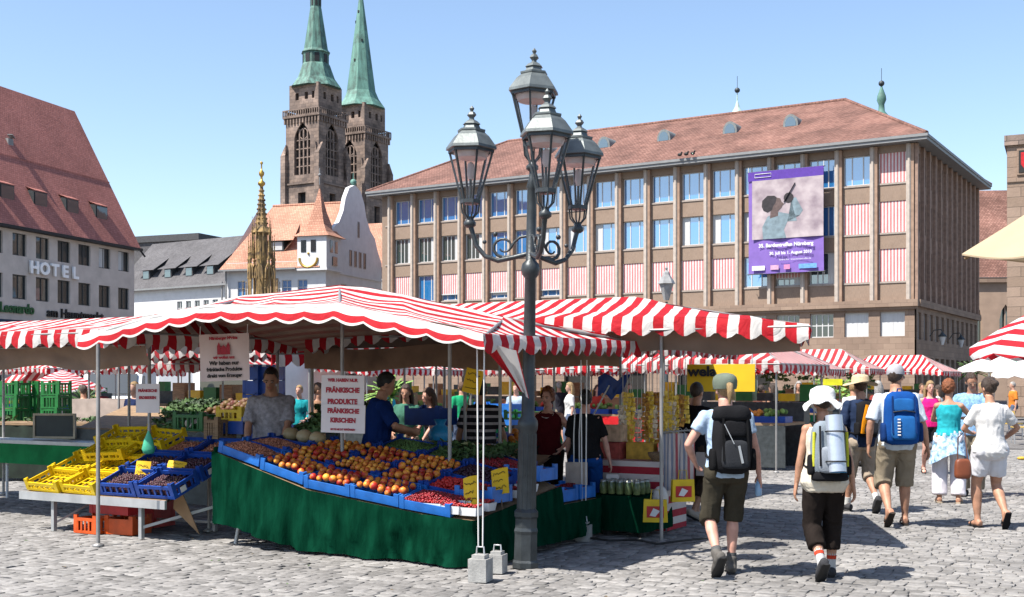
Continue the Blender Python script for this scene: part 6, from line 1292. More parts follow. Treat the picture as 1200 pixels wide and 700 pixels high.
for i, (px, d, w_, where) in enumerate(far):
    p = GD(px, d); h = 2.12 if d < 36 else 2.2
    tent('market_tent', f'{TL[i % 3]} {where}', p, MROT + R((i % 3 - 1) * 4), -w_ / 2, w_ / 2, -1.3, 1.3, h, h + .55, -w_ / 2 + 1.1, w_ / 2 - 1.1, m_can2 if i % 2 else m_can, .2, group='tents across the market', seed=i + 5, droop=.08, cat='tent')
    t = thing('market_stall', f'produce counter under the tent {where}', 'stall', p, MROT, 'stall counters across the market'); b = MB(); xs = np.linspace(-w_ / 2 + .2, w_ / 2 - .2, 24)
    b.grid([[(x, -.75 - .04 * abs(fold(x + i, j, 3)), .85 - .8 * j / 4) for x in xs] for j in range(5)]); b.build('cloth', [m_green, m_dark, m_green, m_redp, m_dark][i % 5], t); b = MB(); b.box(-w_ / 2 + .2, w_ / 2 - .2, -.75, .5, .85, .9); b.build('counter_top', m_wood, t); rr = random.Random(i)
    for k in range(5):
        x = -w_ / 2 + .5 + k * (w_ - 1) / 4; q = MB(); q.box(x - .25, x + .25, -.6, -.15, .9, 1.02)
        for j in range(22): q.ball((x + rr.uniform(-.2, .2), -.4 + rr.uniform(-.18, .18), 1.04 + rr.uniform(0, .1)), .055, 6, 4, 1)
        q.build('produce_tray', [m_blue, rr.choice([m_peach, m_leaf, m_leaf3, m_carrot, m_must, m_toma])], t)
    q = MB(); q.box(-w_ / 2 + .3, w_ / 2 - .3, .75, 1.15, 0, 1.2 + .25 * rr.random())
    for k in range(6): q.box(-w_ / 2 + .35 + k * .45, -w_ / 2 + .7 + k * .45, .8, 1.1, 1.3, 1.4 + .35 * rr.random(), k % 3)
    q.build('rear_shelf', [[m_dark, m_wood, m_cbd][i % 3], m_yel, m_grnp], t)
def parasol(name, lab, loc, r, rim, apex, mt, n=8, uvs=None, rz=0, flap=.14, group=None, pr=.02):
    t = thing(name, lab, 'parasol', loc, rz, group); b = MB(); T = 6; rows = []
    for j in range(T + 1):
        f = j / T; rows.append([((r * f * (1 - .05 * (math.sin(math.pi * (k % 4) / 4)) * f)) * math.cos(2 * math.pi * k / (n * 4)), (r * f * (1 - .05 * (math.sin(math.pi * (k % 4) / 4)) * f)) * math.sin(2 * math.pi * k / (n * 4)), apex - (apex - rim) * (f ** 1.15) - (.05 * math.sin(math.pi * (k % 4) / 4) * f)) for k in range(n * 4 + 1)])
    rows.append([(x * 1.004, y * 1.004, z - flap * (.75 + .25 * abs(math.sin(k * math.pi / 2)))) for k, (x, y, z) in enumerate(rows[-1])])
    b.grid(rows[::-1], uvf=uvs or (lambda i, j, p: (p[0] + 9, p[1]))); b.build('canopy', mt, t)
    q = MB(); q.tube([(0, 0, 0), (0, 0, apex)], pr, 8); q.lathe([(.25, 0), (.25, .06), (.05, .09)], 12); q.ball((0, 0, apex + .03), .04, 6, 5); q.build('pole', m_pole, t); q = MB()
    for k in range(n): a = 2 * math.pi * k / n; q.tube([(0, 0, apex - .05), (r * .98 * math.cos(a), r * .98 * math.sin(a), rim - .01)], .01, 4)
    q.build('rib', m_grey, t); return t
m_ring = stripes('ring_stripes', (.62, .03, .05), (.84, .74, .74), .14, .5, .3)
parasol('market_parasol', 'round parasol with many thin red and white rings far behind the counter', GD(73, 34), 1.25, 1.5, 2.05, m_ring, 8, lambda i, j, p: (math.hypot(p[0], p[1]), 0), flap=.05)
parasol('market_parasol', 'pale pink striped parasol far behind, next to the ringed parasol', GD(45, 39), 1.2, 1.75, 2.3, m_can2, 8)
m_wide = stripes('wide_parasol_stripes', (.62, .02, .035), (.85, .83, .82), .26, .5, .3)
parasol('cafe_parasol', 'red and white striped cafe parasol at the frame edge behind the white shirted woman', GD(1249, 17.5), 1.32, 2.2, 2.95, m_wide, 8, flap=.16, rz=R(20), uvs=lambda i, j, p: (p[2] * 1.0 + p[0] * .42 + 9, p[1]))
parasol('cafe_parasol', 'pale grey cafe parasol far off beyond the couple looking at a camera', GD(1165, 50), 1.5, 2.3, 2.9, m_paper, 8)
parasol('cafe_parasol', 'cream cafe parasol far off at the very edge behind the striped parasol', GD(1207, 38), 1.2, 2.0, 2.5, m_paper, 8)
g = thing('green_awning', 'green cafe awning beyond the striped parasol', 'awning', GD(1150, 55), R(-6)); b = MB(); b.grid([[(x, y, z) for x in np.linspace(0, 5, 8)] for y, z in ((-.9, 2.2), (-.9, 2.55), (1.5, 3.0))]); b.build('cloth', mat('green_awning', (.02, .26, .17), .8), g); q = MB()
for x in (.1, 2.5, 4.9): q.tube([(x, -.85, 0), (x, -.85, 2.4)], .03, 6)
q.build('post', m_pole, g)
# cream square parasol close by, only one corner in view
def cream_parasol():
    t = thing('cream_parasol', 'cream square parasol corner with red script reaching in at the frame edge', 'parasol', (5.1, 9.1, 0)); cs = [(-1.72, -.11), (-1.55, -1.95), (1.6, -1.8), (1.5, .1)]; cs = [(-1.71, -.10), (-1.42, -1.7), (1.5, -1.5), (1.2, .25)]; ap = (.0, -.75, 3.95); b = MB(); rim = 2.63
    for i in range(4):
        a, c = Vector((*cs[i], rim)), Vector((*cs[(i + 1) % 4], rim)); rows = []
        for j in range(7): f = j / 6; rows.append([a.lerp(c, k / 10).lerp(Vector(ap), f) - Vector((0, 0, .10 * math.sin(math.pi * k / 10) * (1 - f) + .06 * math.sin(math.pi * f))) for k in range(11)])
        b.grid(rows); b.grid([[p - Vector((0, 0, .012)) for p in r][::-1] for r in rows[:1]] + [[p for p in rows[0]][::-1]])
    b.build('canopy', mat('cream_canvas', (.60, .47, .31), .85, .06, 2, .2, 8, trans=.25), t); q = MB(); q.tube([(0, -.75, 0), (0, -.75, 3.9)], .035, 10); q.lathe([(.4, 0), (.4, .08), (.06, .12)], 12, (0, -.75, 0)); q.build('pole', m_wood, t); q = MB()
    for x, y in cs: q.tube([(0, -.75, 3.8), (x * .99, y * .98 - .01, rim - .04)], .014, 5)
    q.build('rib', m_wood, t); s = MB(); A, B, C = Vector((*cs[0], rim)), Vector((*cs[1], rim)), Vector(ap)
    for k, seg in enumerate(([(.25, .42), (.22, .5), (.27, .55), (.32, .5)], [(.30, .40), (.34, .47), (.38, .42), (.42, .5)], [(.20, .36), (.3, .37), (.45, .40)], [(.42, .42), (.45, .55), (.50, .48), (.55, .5)])):
        s.tube([A.lerp(B, x).lerp(C, y) + Vector((-.03, -.01, .0)) for x, y in seg], .012, 5)
    s.build('red_script', m_redp, t)
cream_parasol()
def van(lab, loc, rz, s=1.0):
    t = thing('delivery_van', lab, 'van', loc, rz, 'white delivery vans behind the stalls'); b = MB(); b.prism([(-2.6, .45), (2.5, .45), (2.6, 1.0), (1.9, 1.25), (1.35, 2.05), (1.0, 2.3), (-2.55, 2.3), (-2.6, 2.2)], 1, -.95, .95); bo = b.build('body', m_white, t)
    q = MB(); q.prism([(1.42, 1.98), (1.88, 1.32), (1.95, 1.32), (1.47, 2.0)], 1, -.8, .8); q.build('windscreen', m_gdark, t)
    for s_ in (-1, 1): q = MB(); q.prism([(.7, 1.3), (1.72, 1.3), (1.3, 1.92), (.7, 1.92)], 1, min(s_ * .955, s_ * .96), max(s_ * .955, s_ * .96)); q.build('side_window', m_gdark, t); q = MB(); q.box(2.45, 2.62, min(s_ * .5, s_ * .85), max(s_ * .5, s_ * .85), .75, .95); q.build('headlight', m_curtain, t)
    q = MB(); q.box(-2.63, -2.605, -.7, .7, 1.35, 1.95); q.build('rear_window', m_gdark, t)
    for x in (-1.7, 1.65):
        for y in (-.85, .85): q = MB(); q.tube([(x, y - .1, .34), (x, y + .1, .34)], .34, 18); w_ = q.build('wheel', m_black, t); k = MB(); k.tube([(x, y - .11, .34), (x, y + .11, .34)], .18, 12); k.build('rim', m_grey, w_)
    q = MB(); q.box(-2.7, 2.68, -.9, .9, .3, .46); q.build('bumper', m_dark, t)
van('white delivery van behind the blue crate stacks, rear window towards us', GD(345, 30), R(62)); van('white delivery van behind the cream banner, side towards us', GD(262, 52), R(10)); van('white delivery van far behind the small sign, front towards us', GD(140, 42), R(-80))
# leafy potted palm and market greenery
def plant(lab, loc, h, seed, mt, r=.5, n=26):
    t = thing('potted_plant', lab, 'plant', loc); b = MB(); b.lathe([(.22, 0), (.30, .5), (.33, .52), (.28, .52), (.26, .46), (0, .46)], 14); b.build('pot', mat('clay_pot', (.35, .14, .07), .8) if 'clay_pot' not in bpy.data.materials else bpy.data.materials['clay_pot'], t); q = MB(); q.tube([(0, 0, .45), (.02, 0, h * .65)], [.05, .035], 7); q.build('trunk', m_wood, t); l = MB(); rr = random.Random(seed)
    for i in range(n):
        a = rr.uniform(0, 6.28); el = rr.uniform(-.1, 1.3); L = r * rr.uniform(.8, 1.3); pts = [Vector((0, 0, h * .65)) + Vector((math.cos(a) * math.cos(el) * L * f, math.sin(a) * math.cos(el) * L * f, math.sin(el) * L * f - .35 * L * f * f)) for f in (0, .25, .5, .75, 1)]
        for j in range(4):
            s = Vector((-math.sin(a), math.cos(a), 0)) * .05 * (1 - j * .2)
            for k in (-1, 1): l.quad(pts[j], pts[j + 1], pts[j + 1] + s * k * 1.6 - Vector((0, 0, .02)), pts[j] + s * k * 1.4 + Vector((0, 0, -.03)))
    l.build('leaves', mt, t)
plant('green potted palm standing among tents behind the woman in green', GD(457, 25), 2.15, 1, m_leaf3, .6, 40); plant('leafy shrub in a pot behind the shaded cardboard box', GD(97, 27), 1.9, 2, m_leaf2, .5, 36); plant('bushy potted shrub before the arcade of the office building', GD(1140, 60), 3.4, 3, m_leaf2, 1.0, 50)
for i, (px, py, d) in enumerate(((930, 455, 33), (975, 460, 36), (990, 448, 38))):
    b = MB(); rr = random.Random(i)
    for k in range(26): leaf_clump(b, (rr.uniform(-.8, .8), rr.uniform(-.3, .3), rr.uniform(-.35, .35)), .22, 10, rr)
    o = b.build('flower_display', [m_leaf, m_leaf3, m_leaf][i], None, W(px, py, d)); tag(o, ['green flower display beside the roll counter', 'bright green flower display behind the white sun hat', 'green flower display behind the straw hat'][i], 'flowers'); o['kind'] = 'stuff'
    s = thing('flower_stand', ['stepped grey stand under the green display beside the roll counter', 'stepped grey stand under the bright display behind the sun hat', 'stepped grey stand under the green display behind the straw hat'][i], 'stand', GD(px, d + .1)); q = MB()
    for k in range(3): q.box(-.9, .9, -.5 + k * .3, -.2 + k * .3, 0, .5 + .3 * k)
    q.build('steps', m_dark, s)
b = MB(); b.box(-.24, .24, 0, .02, -.08, .08); o = b.build('yellow_board', mat('lemon_board', (.85, .80, .02), .6), None, W(976, 448, 30)); tag(o, 'plain lemon yellow board hanging in front of the flower display', 'board')
t = thing('roll_counter', 'counter of baked goods with orange boxes by the two women', 'counter', GD(882, 27.5), R(-28)); b = MB(); b.box(-.9, .9, -.4, .4, 0, .85); b.build('base', m_dark, t); b = MB(); b.grid([[(-.95, -.5, .85), (.95, -.5, .85)], [(-.95, .5, 1.15), (.95, .5, 1.15)]]); b.build('sloped_top', m_wood, t); rr = random.Random(4)
b = MB()
for i in range(60): x, y = rr.uniform(-.85, .85), rr.uniform(-.45, .4); b.ball((x, y, .9 + (y + .5) * .3), (.07, .05, .045), 6, 4)
o = b.build('rolls', m_carrot if False else mat('baked_rolls', (.50, .26, .08), .7, .3, c2=(.66, .42, .14)), t); o['kind'] = 'stuff'
# cafe chairs far right
ch = None
for i, (px, d, l) in enumerate(((1186, 36, 'yellow cafe chair beyond the white shirted woman, nearer the parasol pole'), (1196, 33, 'yellow cafe chair beyond the white shirted woman, at the frame edge'), (1172, 42, 'yellow cafe chair far off under the pale parasol'))):
    if ch is None:
        ch = thing('cafe_chair', l, 'chair', GD(px, d), R(30), 'cafe chairs'); m_ch = mat('yellow_chair', (.62, .42, .10), .5); q = MB(); q.box(-.22, .22, -.22, .22, .44, .47); q.build('seat', m_ch, ch); q = MB(); q.box(-.22, .22, .2, .23, .6, .9); q.build('backrest', m_ch, ch)
        for x in (-.2, .2):
            for y in (-.2, .2): q = MB(); q.tube([(x, y, 0), (x, y, .9 if y > 0 else .44)], .015, 6); q.build('leg', m_grey, ch)
    else: dup(ch, GD(px, d), l, R(30 + 50 * i))
g = thing('dropped_peel', 'small yellow and green peel lying on the paving at the frame edge', 'peel', GD(1197, 26)); b = MB(); b.ball((0, 0, .03), (.10, .06, .04), 8, 5); b.build('peel', m_must, g)
# ================================================================ PEOPLE
def remesh(mb, voxel, smooth=2, fs=.6):
    """One continuous skin grown over overlapping closed pieces."""
    o = bpy.data.objects.new('working_mesh', mb.mesh('working_mesh', m_white)); col.objects.link(o)
    r = o.modifiers.new('r', 'REMESH'); r.mode = 'VOXEL'; r.voxel_size = voxel; r.use_smooth_shade = True
    if smooth: s = o.modifiers.new('s', 'SMOOTH'); s.factor = fs; s.iterations = smooth
    dg = bpy.context.evaluated_depsgraph_get(); me = bpy.data.meshes.new_from_object(o.evaluated_get(dg)); bpy.data.objects.remove(o)
    return me
def wrinkle(me, amp, sc_, seed=0, stretch=(1, 1, .6)):
    n = len(me.vertices); nor = [0] * n * 3; me.vertices.foreach_get('normal', nor)
    for i, v in enumerate(me.vertices):
        c = v.co; w1 = noise.noise(Vector((c.x * 5 + seed, c.y * 5, c.z * 5))); k = .6 * noise.noise(Vector((c.x * sc_ * stretch[0] + seed, c.y * sc_ * stretch[1], c.z * sc_ * stretch[2]))) + 1.1 * (.28 - abs(noise.noise(Vector((c.x * sc_ * 1.7 - seed + w1, c.y * sc_ * 1.7, c.z * sc_ * .8 + w1 * 2)))))
        v.co = c + Vector(nor[3 * i:3 * i + 3]) * amp * k
    me.update()
def link(name, me, mats, parent):
    me.materials.clear()
    for m_ in (mats if isinstance(mats, list) else [mats]): me.materials.append(m_)
    me.polygons.foreach_set('use_smooth', [True] * len(me.polygons)); me.polygons.foreach_set('material_index', [0] * len(me.polygons))
    me.name = name; o = bpy.data.objects.new(name, me); col.objects.link(o); o.parent = parent; return o
def ik(a, b, l1, l2, hint):
    a, b = Vector(a), Vector(b); d = b - a; L = min(d.length, (l1 + l2) * .995)
    b = a + d.normalized() * L; x = (l1 * l1 - l2 * l2 + L * L) / (2 * L); h = math.sqrt(max(0, l1 * l1 - x * x)); dn = d.normalized(); hv = Vector(hint); hv = (hv - dn * hv.dot(dn)).normalized()
    return a + dn * x + hv * h, b
SKIN = {'fair': (.58, .33, .24), 'tan': (.48, .25, .16), 'pink': (.62, .33, .25), 'brown': (.36, .18, .11)}
SK = {k: mat('skin_' + k, v, .55, .2, 12, .08, 90) for k, v in SKIN.items()}
m_eye = mat('eye_white', (.38, .33, .30), .6, .02); m_iris = mat('iris_brown', (.03, .02, .015), .25); m_lip = mat('lips', (.40, .13, .11), .5)
HAIR = {'dark': mat('dark_brown_hair', (.05, .03, .02), .5, .4, 30, .5, 90, stretch=(6, 6, 1)), 'black': mat('black_hair', (.010, .009, .009), .45, .4, 30, .5, 90, stretch=(6, 6, 1)), 'ginger': mat('ginger_hair', (.24, .075, .025), .55, .4, 30, .5, 90, stretch=(3, 3, 2)), 'blond': mat('fair_hair', (.34, .22, .10), .55, .35, 30, .5, 90, stretch=(6, 6, 1)), 'brown': mat('brown_hair', (.10, .05, .025), .55, .4, 30, .5, 90, stretch=(6, 6, 1)), 'grey': mat('grey_hair', (.35, .33, .31), .6, .3, 30, .5, 90)}
_cloth = {}
def cl(name, c, var=.14, scale=7):
    if name not in _cloth: _cloth[name] = mat(name, c, .92, var, scale, .25, 120, spec=.04)
    return _cloth[name]
MALE = [(-.10, .12, .10, 0), (-.04, .165, .125, -.01), (.04, .16, .118, -.005), (.13, .145, .105, 0), (.24, .158, .115, 0), (.36, .178, .122, 0), (.44, .178, .112, -.005), (.50, .14, .085, -.01), (.545, .07, .066, -.005), (.60, .056, .058, .008)]
FEM = [(-.10, .13, .105, 0), (-.03, .172, .13, -.012), (.05, .158, .118, -.005), (.15, .122, .094, 0), (.25, .135, .103, .004), (.35, .155, .122, .014), (.43, .155, .102, .002), (.495, .12, .075, -.008), (.54, .056, .056, -.004), (.60, .047, .050, .010)]
def person(lab, px, d, face=0, H=1.75, sex='m', feet=((-.1, 0, 0, 0), (.1, 0, 0, 0)), hands=((-.27, .03, .80), (.27, .03, .80)), eh=((-.6, -1, 0), (.6, -1, 0)), lean=0, twist=0, look=(0, 0), skin='fair', top=None, bottom=None, shoe=None, sock=None, hair=None, hat=None, visage=False, vox=.011, bulk=1.0, z=0, group=None, hipdrop=0, extras=(), world=None):
    """Figure facing local +Y; face = heading in degrees (0 walks away from the camera). Feet are ankle x, y, heel lift, toe pitch."""
    s = H / 1.75; loc = world if world is not None else GD(px, d); loc = Vector((loc.x, loc.y, z))
    t = thing('person', lab, 'person', loc, R(face), group); fem = sex == 'f'
    hz = .918 - hipdrop; hip = Vector((0, 0, hz)); rings = FEM if fem else MALE; hw = .092; sw = .158 if fem else .183
    T = Matrix.Translation(hip) @ Matrix.Rotation(R(-lean), 4, 'X') @ Matrix.Rotation(R(twist), 4, 'Z')
    P = lambda x, y, z_: T @ Vector((x, y, z_))
    kb = bulk
    body = MB(); hpts = []
    body.tube([P(0, yo, z_) for z_, rx, ry, yo in rings], [(rx * kb * .96, ry * kb * .96) for z_, rx, ry, yo in rings], 16, xref=T.to_3x3() @ Vector((1, 0, 0)))
    legs = []
    for i, sd in enumerate((-1, 1)):
        fx, fy, lift, pitch = feet[i]; hj = hip + Vector((sd * hw, 0, -.01)); an = Vector((fx, fy, .085 + lift)); kn, an = ik(hj, an, .43, .415, (sd * .12, 1, 0)); legs.append((hj, kn, an, pitch))
        w = kb * (1.06 if fem else 1.0)
        lp = [hj + Vector((0, 0, .05)), hj.lerp(kn, .25), hj.lerp(kn, .6), kn + (hj - kn) * .06, kn - (kn - an) * .06, kn.lerp(an, .28), kn.lerp(an, .62), an + (kn - an) * .12, an - Vector((0, 0, .03))]; body.tube(lp, [.098 * w, .092 * w, .072 * w, .054 * w, .052 * w, .059 * w, .046 * w, .033 * w, .036 * w], 14)
        body.ball(hj + Vector((0, -.03, 0)), .10 * w, 12, 8)
        yaw = sd * -R(8); fd = Vector((math.sin(-yaw), math.cos(yaw), 0)); pr = R(pitch); f3 = Vector((fd.x * math.cos(pr), fd.y * math.cos(pr), -math.sin(pr))); up = Vector((fd.x * math.sin(pr), fd.y * math.sin(pr), math.cos(pr))); heel = an - up * .045 - f3 * .05
        legs[-1] += (f3, up); body.tube([heel - f3 * .015, heel + f3 * .05 + up * .012, heel + f3 * .12, heel + f3 * .2 - up * .012], [(.034, .04), (.038, .045), (.044, .03), (.036, .018)], 10, xref=f3.cross(up))
    arms = []
    for i, sd in enumerate((-1, 1)):
        sj = P(sd * sw, -.012, .462); tg = Vector(hands[i]); el, wr = ik(sj, tg, .285, .25, eh[i]); fm = .86 if fem else 1.0; fm *= kb ** .6
        arms.append((sj, el, wr)); body.ball(sj, .058 * fm, 12, 8); body.tube([P(sd * sw * .55, -.01, .485), sj, sj.lerp(el, .25), sj.lerp(el, .7), el, el.lerp(wr, .25), el.lerp(wr, .7), wr], [.05 * fm, .056 * fm, .05 * fm, .043 * fm, .037 * fm, .041 * fm, .031 * fm, .025 * fm], 12)
    # head
    hd = Matrix.Translation(P(0, .012, .60)) @ Matrix.Rotation(R(look[1] - lean * .6), 4, 'X') @ Matrix.Rotation(R(look[0]), 4, 'Z')
    Hh = lambda x, y, z_: hd @ Vector((x, y, z_)); hk = .96 if fem else 1.0
    body.tube([P(0, -.006, .52), Hh(0, -.005, .03)], [.054 if fem else .062] * 2, 12)
    q = MB(); q.ball((0, .0, .135), (.074 * hk, .095 * hk, .098 * hk), 16, 12); q.ball((0, .03, .06), (.054 * hk, .062 * hk, .062 * hk), 12, 8); q.ball((0, .068, .022), (.026, .024, .022), 8, 6); q.ball((0, .05, .10), (.058, .045, .05), 10, 8)
    q.tube([(0, .085, .115), (0, .105, .078), (0, .088, .070)], [.010, .015, .011], 8); q.ball((-.03, .082, .125), (.022, .012, .008), 8, 5); q.ball((.03, .082, .125), (.022, .012, .008), 8, 5); q.ball((0, .082, .046), (.024, .012, .012), 8, 6)
    for sd in (-1, 1): q.ball((sd * .076 * hk, -.005, .095), (.012, .022, .032), 8, 6)
    body.merge(q, hd)
    body.xf(Matrix.Scale(s, 4)); me = remesh(body, vox, 2)
    # hands: palm and five bent fingers rooted in the wrist
    hm = MB()
    for i, sd in enumerate((-1, 1)):
        sj, el, wr = arms[i]; h = (wr - el).normalized(); fw = Vector((0, 1, 0)) if abs(h.y) < .8 else Vector((0, 0, 1)); w_ = (fw - h * fw.dot(h)).normalized(); n_ = h.cross(w_) * 1.0
        inw = -1 if n_.x * sd > 0 else 1; n_ = n_ * inw      # palm side
        k = .92 if fem else 1.0; hm.tube([wr - h * .03, wr + h * .02, wr + h * .055, wr + h * .09], [(.024, .02), (.034 * k, .018), (.042 * k, .016), (.038 * k, .013)], 10, xref=w_)
        for j, (o_, L) in enumerate(((.029, .066), (.010, .076), (-.010, .070), (-.028, .054))):
            a = wr + h * .086 + w_ * o_ * k; b_ = a + (h + n_ * .25 + w_ * o_ * .8) * L * .45; c_ = b_ + (h * .8 + n_ * .65) * L * .33; e_ = c_ + (h * .5 + n_ * .85) * L * .25; hm.tube([a - h * .015, a, b_, c_, e_], [.0085 * k, .0095 * k, .0088 * k, .0078 * k, .006 * k], 6)
        a = wr + h * .025 + w_ * .028; hm.tube([a, a + (h * .7 + w_ * .55 + n_ * .35) * .04, a + (h * 1.5 + w_ * .75 + n_ * .7) * .042], [.013, .0115, .008], 6)
    hm.xf(Matrix.Scale(s, 4)); hme = hm.mesh('hand', m_white); bm = bmesh.new(); bm.from_mesh(me); bm.from_mesh(hme); bm.to_mesh(me); bm.free(); bpy.data.meshes.remove(hme)
    link('body', me, SK[skin], t); S = Matrix.Scale(s, 4)
    def part(name, mb, m_, v=None, wr_=None, sm=2):
        mb.xf(S)
        if v:
            me2 = remesh(mb, v, sm)
            if wr_: wrinkle(me2, *wr_)
            return link(name, me2, m_, t)
        return mb.build(name, m_, t)
    seed = (px if px else 3) * .37
    if top:
        m_, sleeve, hem, infl = top['mat'], top.get('sleeve', .5), top.get('hem', -.02), top.get('fit', .016)
        q = MB(); rs = [r for r in rings if hem < r[0] < (.52 if sleeve > 0 else .50)]
        def at(z_):
            for a, b in zip(rings, rings[1:]):
                if a[0] <= z_ <= b[0]: f = (z_ - a[0]) / (b[0] - a[0]); return (z_,) + tuple(a[k] + (b[k] - a[k]) * f for k in (1, 2, 3))
            return (z_,) + rings[0][1:]
        rr_ = [at(hem)] + rs + [at(.535 if sleeve > 0 else .44)]
        q.tube([P(0, yo, z_) for z_, rx, ry, yo in rr_], [((rx * kb + infl * (1.5 if z_ < .2 else 1)), (ry * kb + infl * (1.6 if z_ < .2 else 1))) for z_, rx, ry, yo in rr_], 18, xref=T.to_3x3() @ Vector((1, 0, 0)))
        for i, sd in enumerate((-1, 1)):
            sj, el, wr = arms[i]; fm = (.86 if fem else 1.0) * kb ** .6
            if sleeve > 0:
                pts = [P(sd * sw * .5, -.01, .48), sj]; rad = [.062 * fm, .071 * fm]; L1, L2 = .285, .25; tl = sleeve * (L1 + L2)
                if tl <= L1: pts += [sj.lerp(el, tl / L1 * .5), sj.lerp(el, tl / L1)]; rad += [.067 * fm, .068 * fm]
                else: pts += [sj.lerp(el, .5), el, el.lerp(wr, (tl - L1) / L2)]; rad += [.060 * fm, .052 * fm, .044 * fm]
                q.ball(sj, .070 * fm, 12, 8); q.tube(pts, rad, 12)
            else:
                q.tube([P(sd * .085, -.075, .36), P(sd * .088, -.045, .475), P(sd * .088, .01, .51), P(sd * .085, .07, .45), P(sd * .08, .11, .36)], .022, 8)
        part('shirt' if not fem else 'top', q, m_, vox * 1.1, (.015, 9, seed))
    if bottom:
        kind, m_, ln = bottom['kind'], bottom['mat'], bottom.get('len', .5); q = MB(); wz = bottom.get('waist', .10)
        rr_ = [r for r in rings if r[0] < wz]; q.tube([P(0, yo, z_) for z_, rx, ry, yo in rr_] + [P(0, 0, wz)], [(rx * kb + .014, ry * kb + .016) for z_, rx, ry, yo in rr_] + [((rings[2][1] * .97 * kb + .010), rings[2][2] * kb + .010)], 18, xref=(1, 0, 0))
        if kind == 'skirt':
            hemz = hz - ln; fl = bottom.get('flare', .2); q.tube([P(0, 0, .09), P(0, 0, -.02), Vector((0, (legs[0][2].y + legs[1][2].y) * .25, hemz))], [(.155, .12), (.19, .15), (fl + .03, fl)], 20, xref=(1, 0, 0))
        else:
            for hj, kn, an, pt, f3, up in legs:
                w = kb; tl = ln * .845; fl = bottom.get('flare', 1.0)
                pts = [hj + Vector((0, 0, .04)), hj.lerp(kn, .3)]; rad = [.112 * w, .106 * w]
                if tl <= .43: pts += [hj.lerp(kn, tl / .43 * .75), hj.lerp(kn, tl / .43)]; rad += [.096 * w * fl, .094 * w * fl]
                else:
                    e = (tl - .43) / .415; pts += [hj.lerp(kn, .7), kn, kn.lerp(an, e * .5), kn.lerp(an, e)]; rad += [.092 * w, .084 * w * fl, .082 * w * fl, .078 * w * fl]
                q.tube(pts, rad, 14); q.ball(hj + Vector((0, -.03, -.01)), .112 * w, 12, 8)
        part({'skirt': 'skirt', 'shorts': 'shorts'}.get(kind, 'trousers'), q, m_, vox * 1.1, (.015, 8, seed + 3))
    for i, (hj, kn, an, pt, f3, up) in enumerate(legs):
        sideax = f3.cross(up); heel = an - up * .045 - f3 * .05
        if sock:
            q = MB(); top_ = an + (kn - an) * sock[1]; q.tube([top_, an.lerp(top_, .5), an, an - up * .03 + f3 * .01], [.045, .041, .041, .044], 12); part('sock', q, sock[0])
            if len(sock) > 2: q = MB(); a = an.lerp(top_, .55); q.tube([a, an.lerp(top_, .8)], [.0445, .0465], 12, cap=False); part('sock_band', q, sock[2])
        if shoe:
            q = MB(); hi = shoe.get('high', 0)
            if shoe.get('sandal'):
                q.tube([heel - f3 * .03 - up * .035, heel + f3 * .07 - up * .035, heel + f3 * .15 - up * .042, heel + f3 * .225 - up * .045], [(.035, .012), (.038, .012), (.046, .011), (.03, .009)], 12, xref=sideax); part('sandal', q, shoe['mat']); k = MB(); c_ = heel + f3 * .13
                k.tube([c_ + sideax * .046 - up * .03, c_ + sideax * .03 + up * .018, c_ - sideax * .03 + up * .018, c_ - sideax * .046 - up * .03], .012, 6); part('sandal_strap', k, shoe['mat']); continue
            q.tube([heel - f3 * .04 - up * .01, heel - f3 * .02, heel + f3 * .06 + up * .006, heel + f3 * .13 - up * .006, heel + f3 * .2 - up * .02, heel + f3 * .225 - up * .026], [(.026, .03), (.042, .047), (.046, .054), (.052, .040), (.046, .028), (.024, .016)], 14, xref=sideax)
            if hi: q.tube([an - up * .05, an + up * hi * .5 + (kn - an) * .02, an + (kn - an).normalized() * hi], [.05, .05, .053], 12)
            q.ball(heel, (.045, .045, .045), 10, 7); part('shoe', q, shoe['mat'], .010, None, 2)
            k = MB(); k.tube([heel - f3 * .045 - up * .043, heel - f3 * .02 - up * .043, heel + f3 * .07 - up * .043, heel + f3 * .15 - up * .045, heel + f3 * .21 - up * .045, heel + f3 * .24 - up * .042], [(.028, .012), (.046, .014), (.044, .013), (.055, .013), (.046, .012), (.02, .008)], 14, xref=sideax); part('sole', k, shoe.get('sole', m_black))
    if hair:
        sty, hc = hair; q = MB(); n, m2 = 40, 24
        if sty != 'none':
            rows = []
            for j in range(m2 + 1):
                p_ = math.pi / 2 - (math.pi * .84) * j / m2; row = []
                for k in range(n + 1):
                    g_ = 2 * math.pi * k / n; x, y = math.cos(g_), math.sin(g_)      # +y is the face
                    deep = sty in ('long', 'curly', 'bun', 'tail')
                    an_ = (-56 + (y + 1) * (34 if not deep else 22)) if y < 0 else (-22 if not deep else -34) + min(1, y / .75) ** 1.3 * (54 if not deep else 62)
                    pp = max(p_, R(an_ + 5 * noise.noise(Vector((x * 4, y * 4, 2)))))
                    rr = 1.10 + .05 * noise.noise(Vector((x * 5, y * 5, pp * 6))) + (.17 if sty == 'curly' else 0) * (1 + 1.2 * noise.noise(Vector((x * 5, y * 5, pp * 6)))) + .035 * noise.noise(Vector((x * 14, y * 14, pp * 4))) + (.05 if sty in ('long', 'bun') else 0)
                    row.append((.074 * hk * rr * math.cos(pp) * x, -.006 + .095 * hk * rr * math.cos(pp) * y, .138 + .100 * hk * rr * math.sin(pp)))
                rows.append(row)
            q.grid(rows[::-1])
            if sty == 'bun': q.ball((0, -.112, .150), (.050, .042, .045), 12, 8)
            if sty == 'tail': q.tube([(0, -.09, .16), (0, -.13, .15), (0, -.14, .07), (0, -.12, -.02)], [.022, .03, .028, .008], 9)
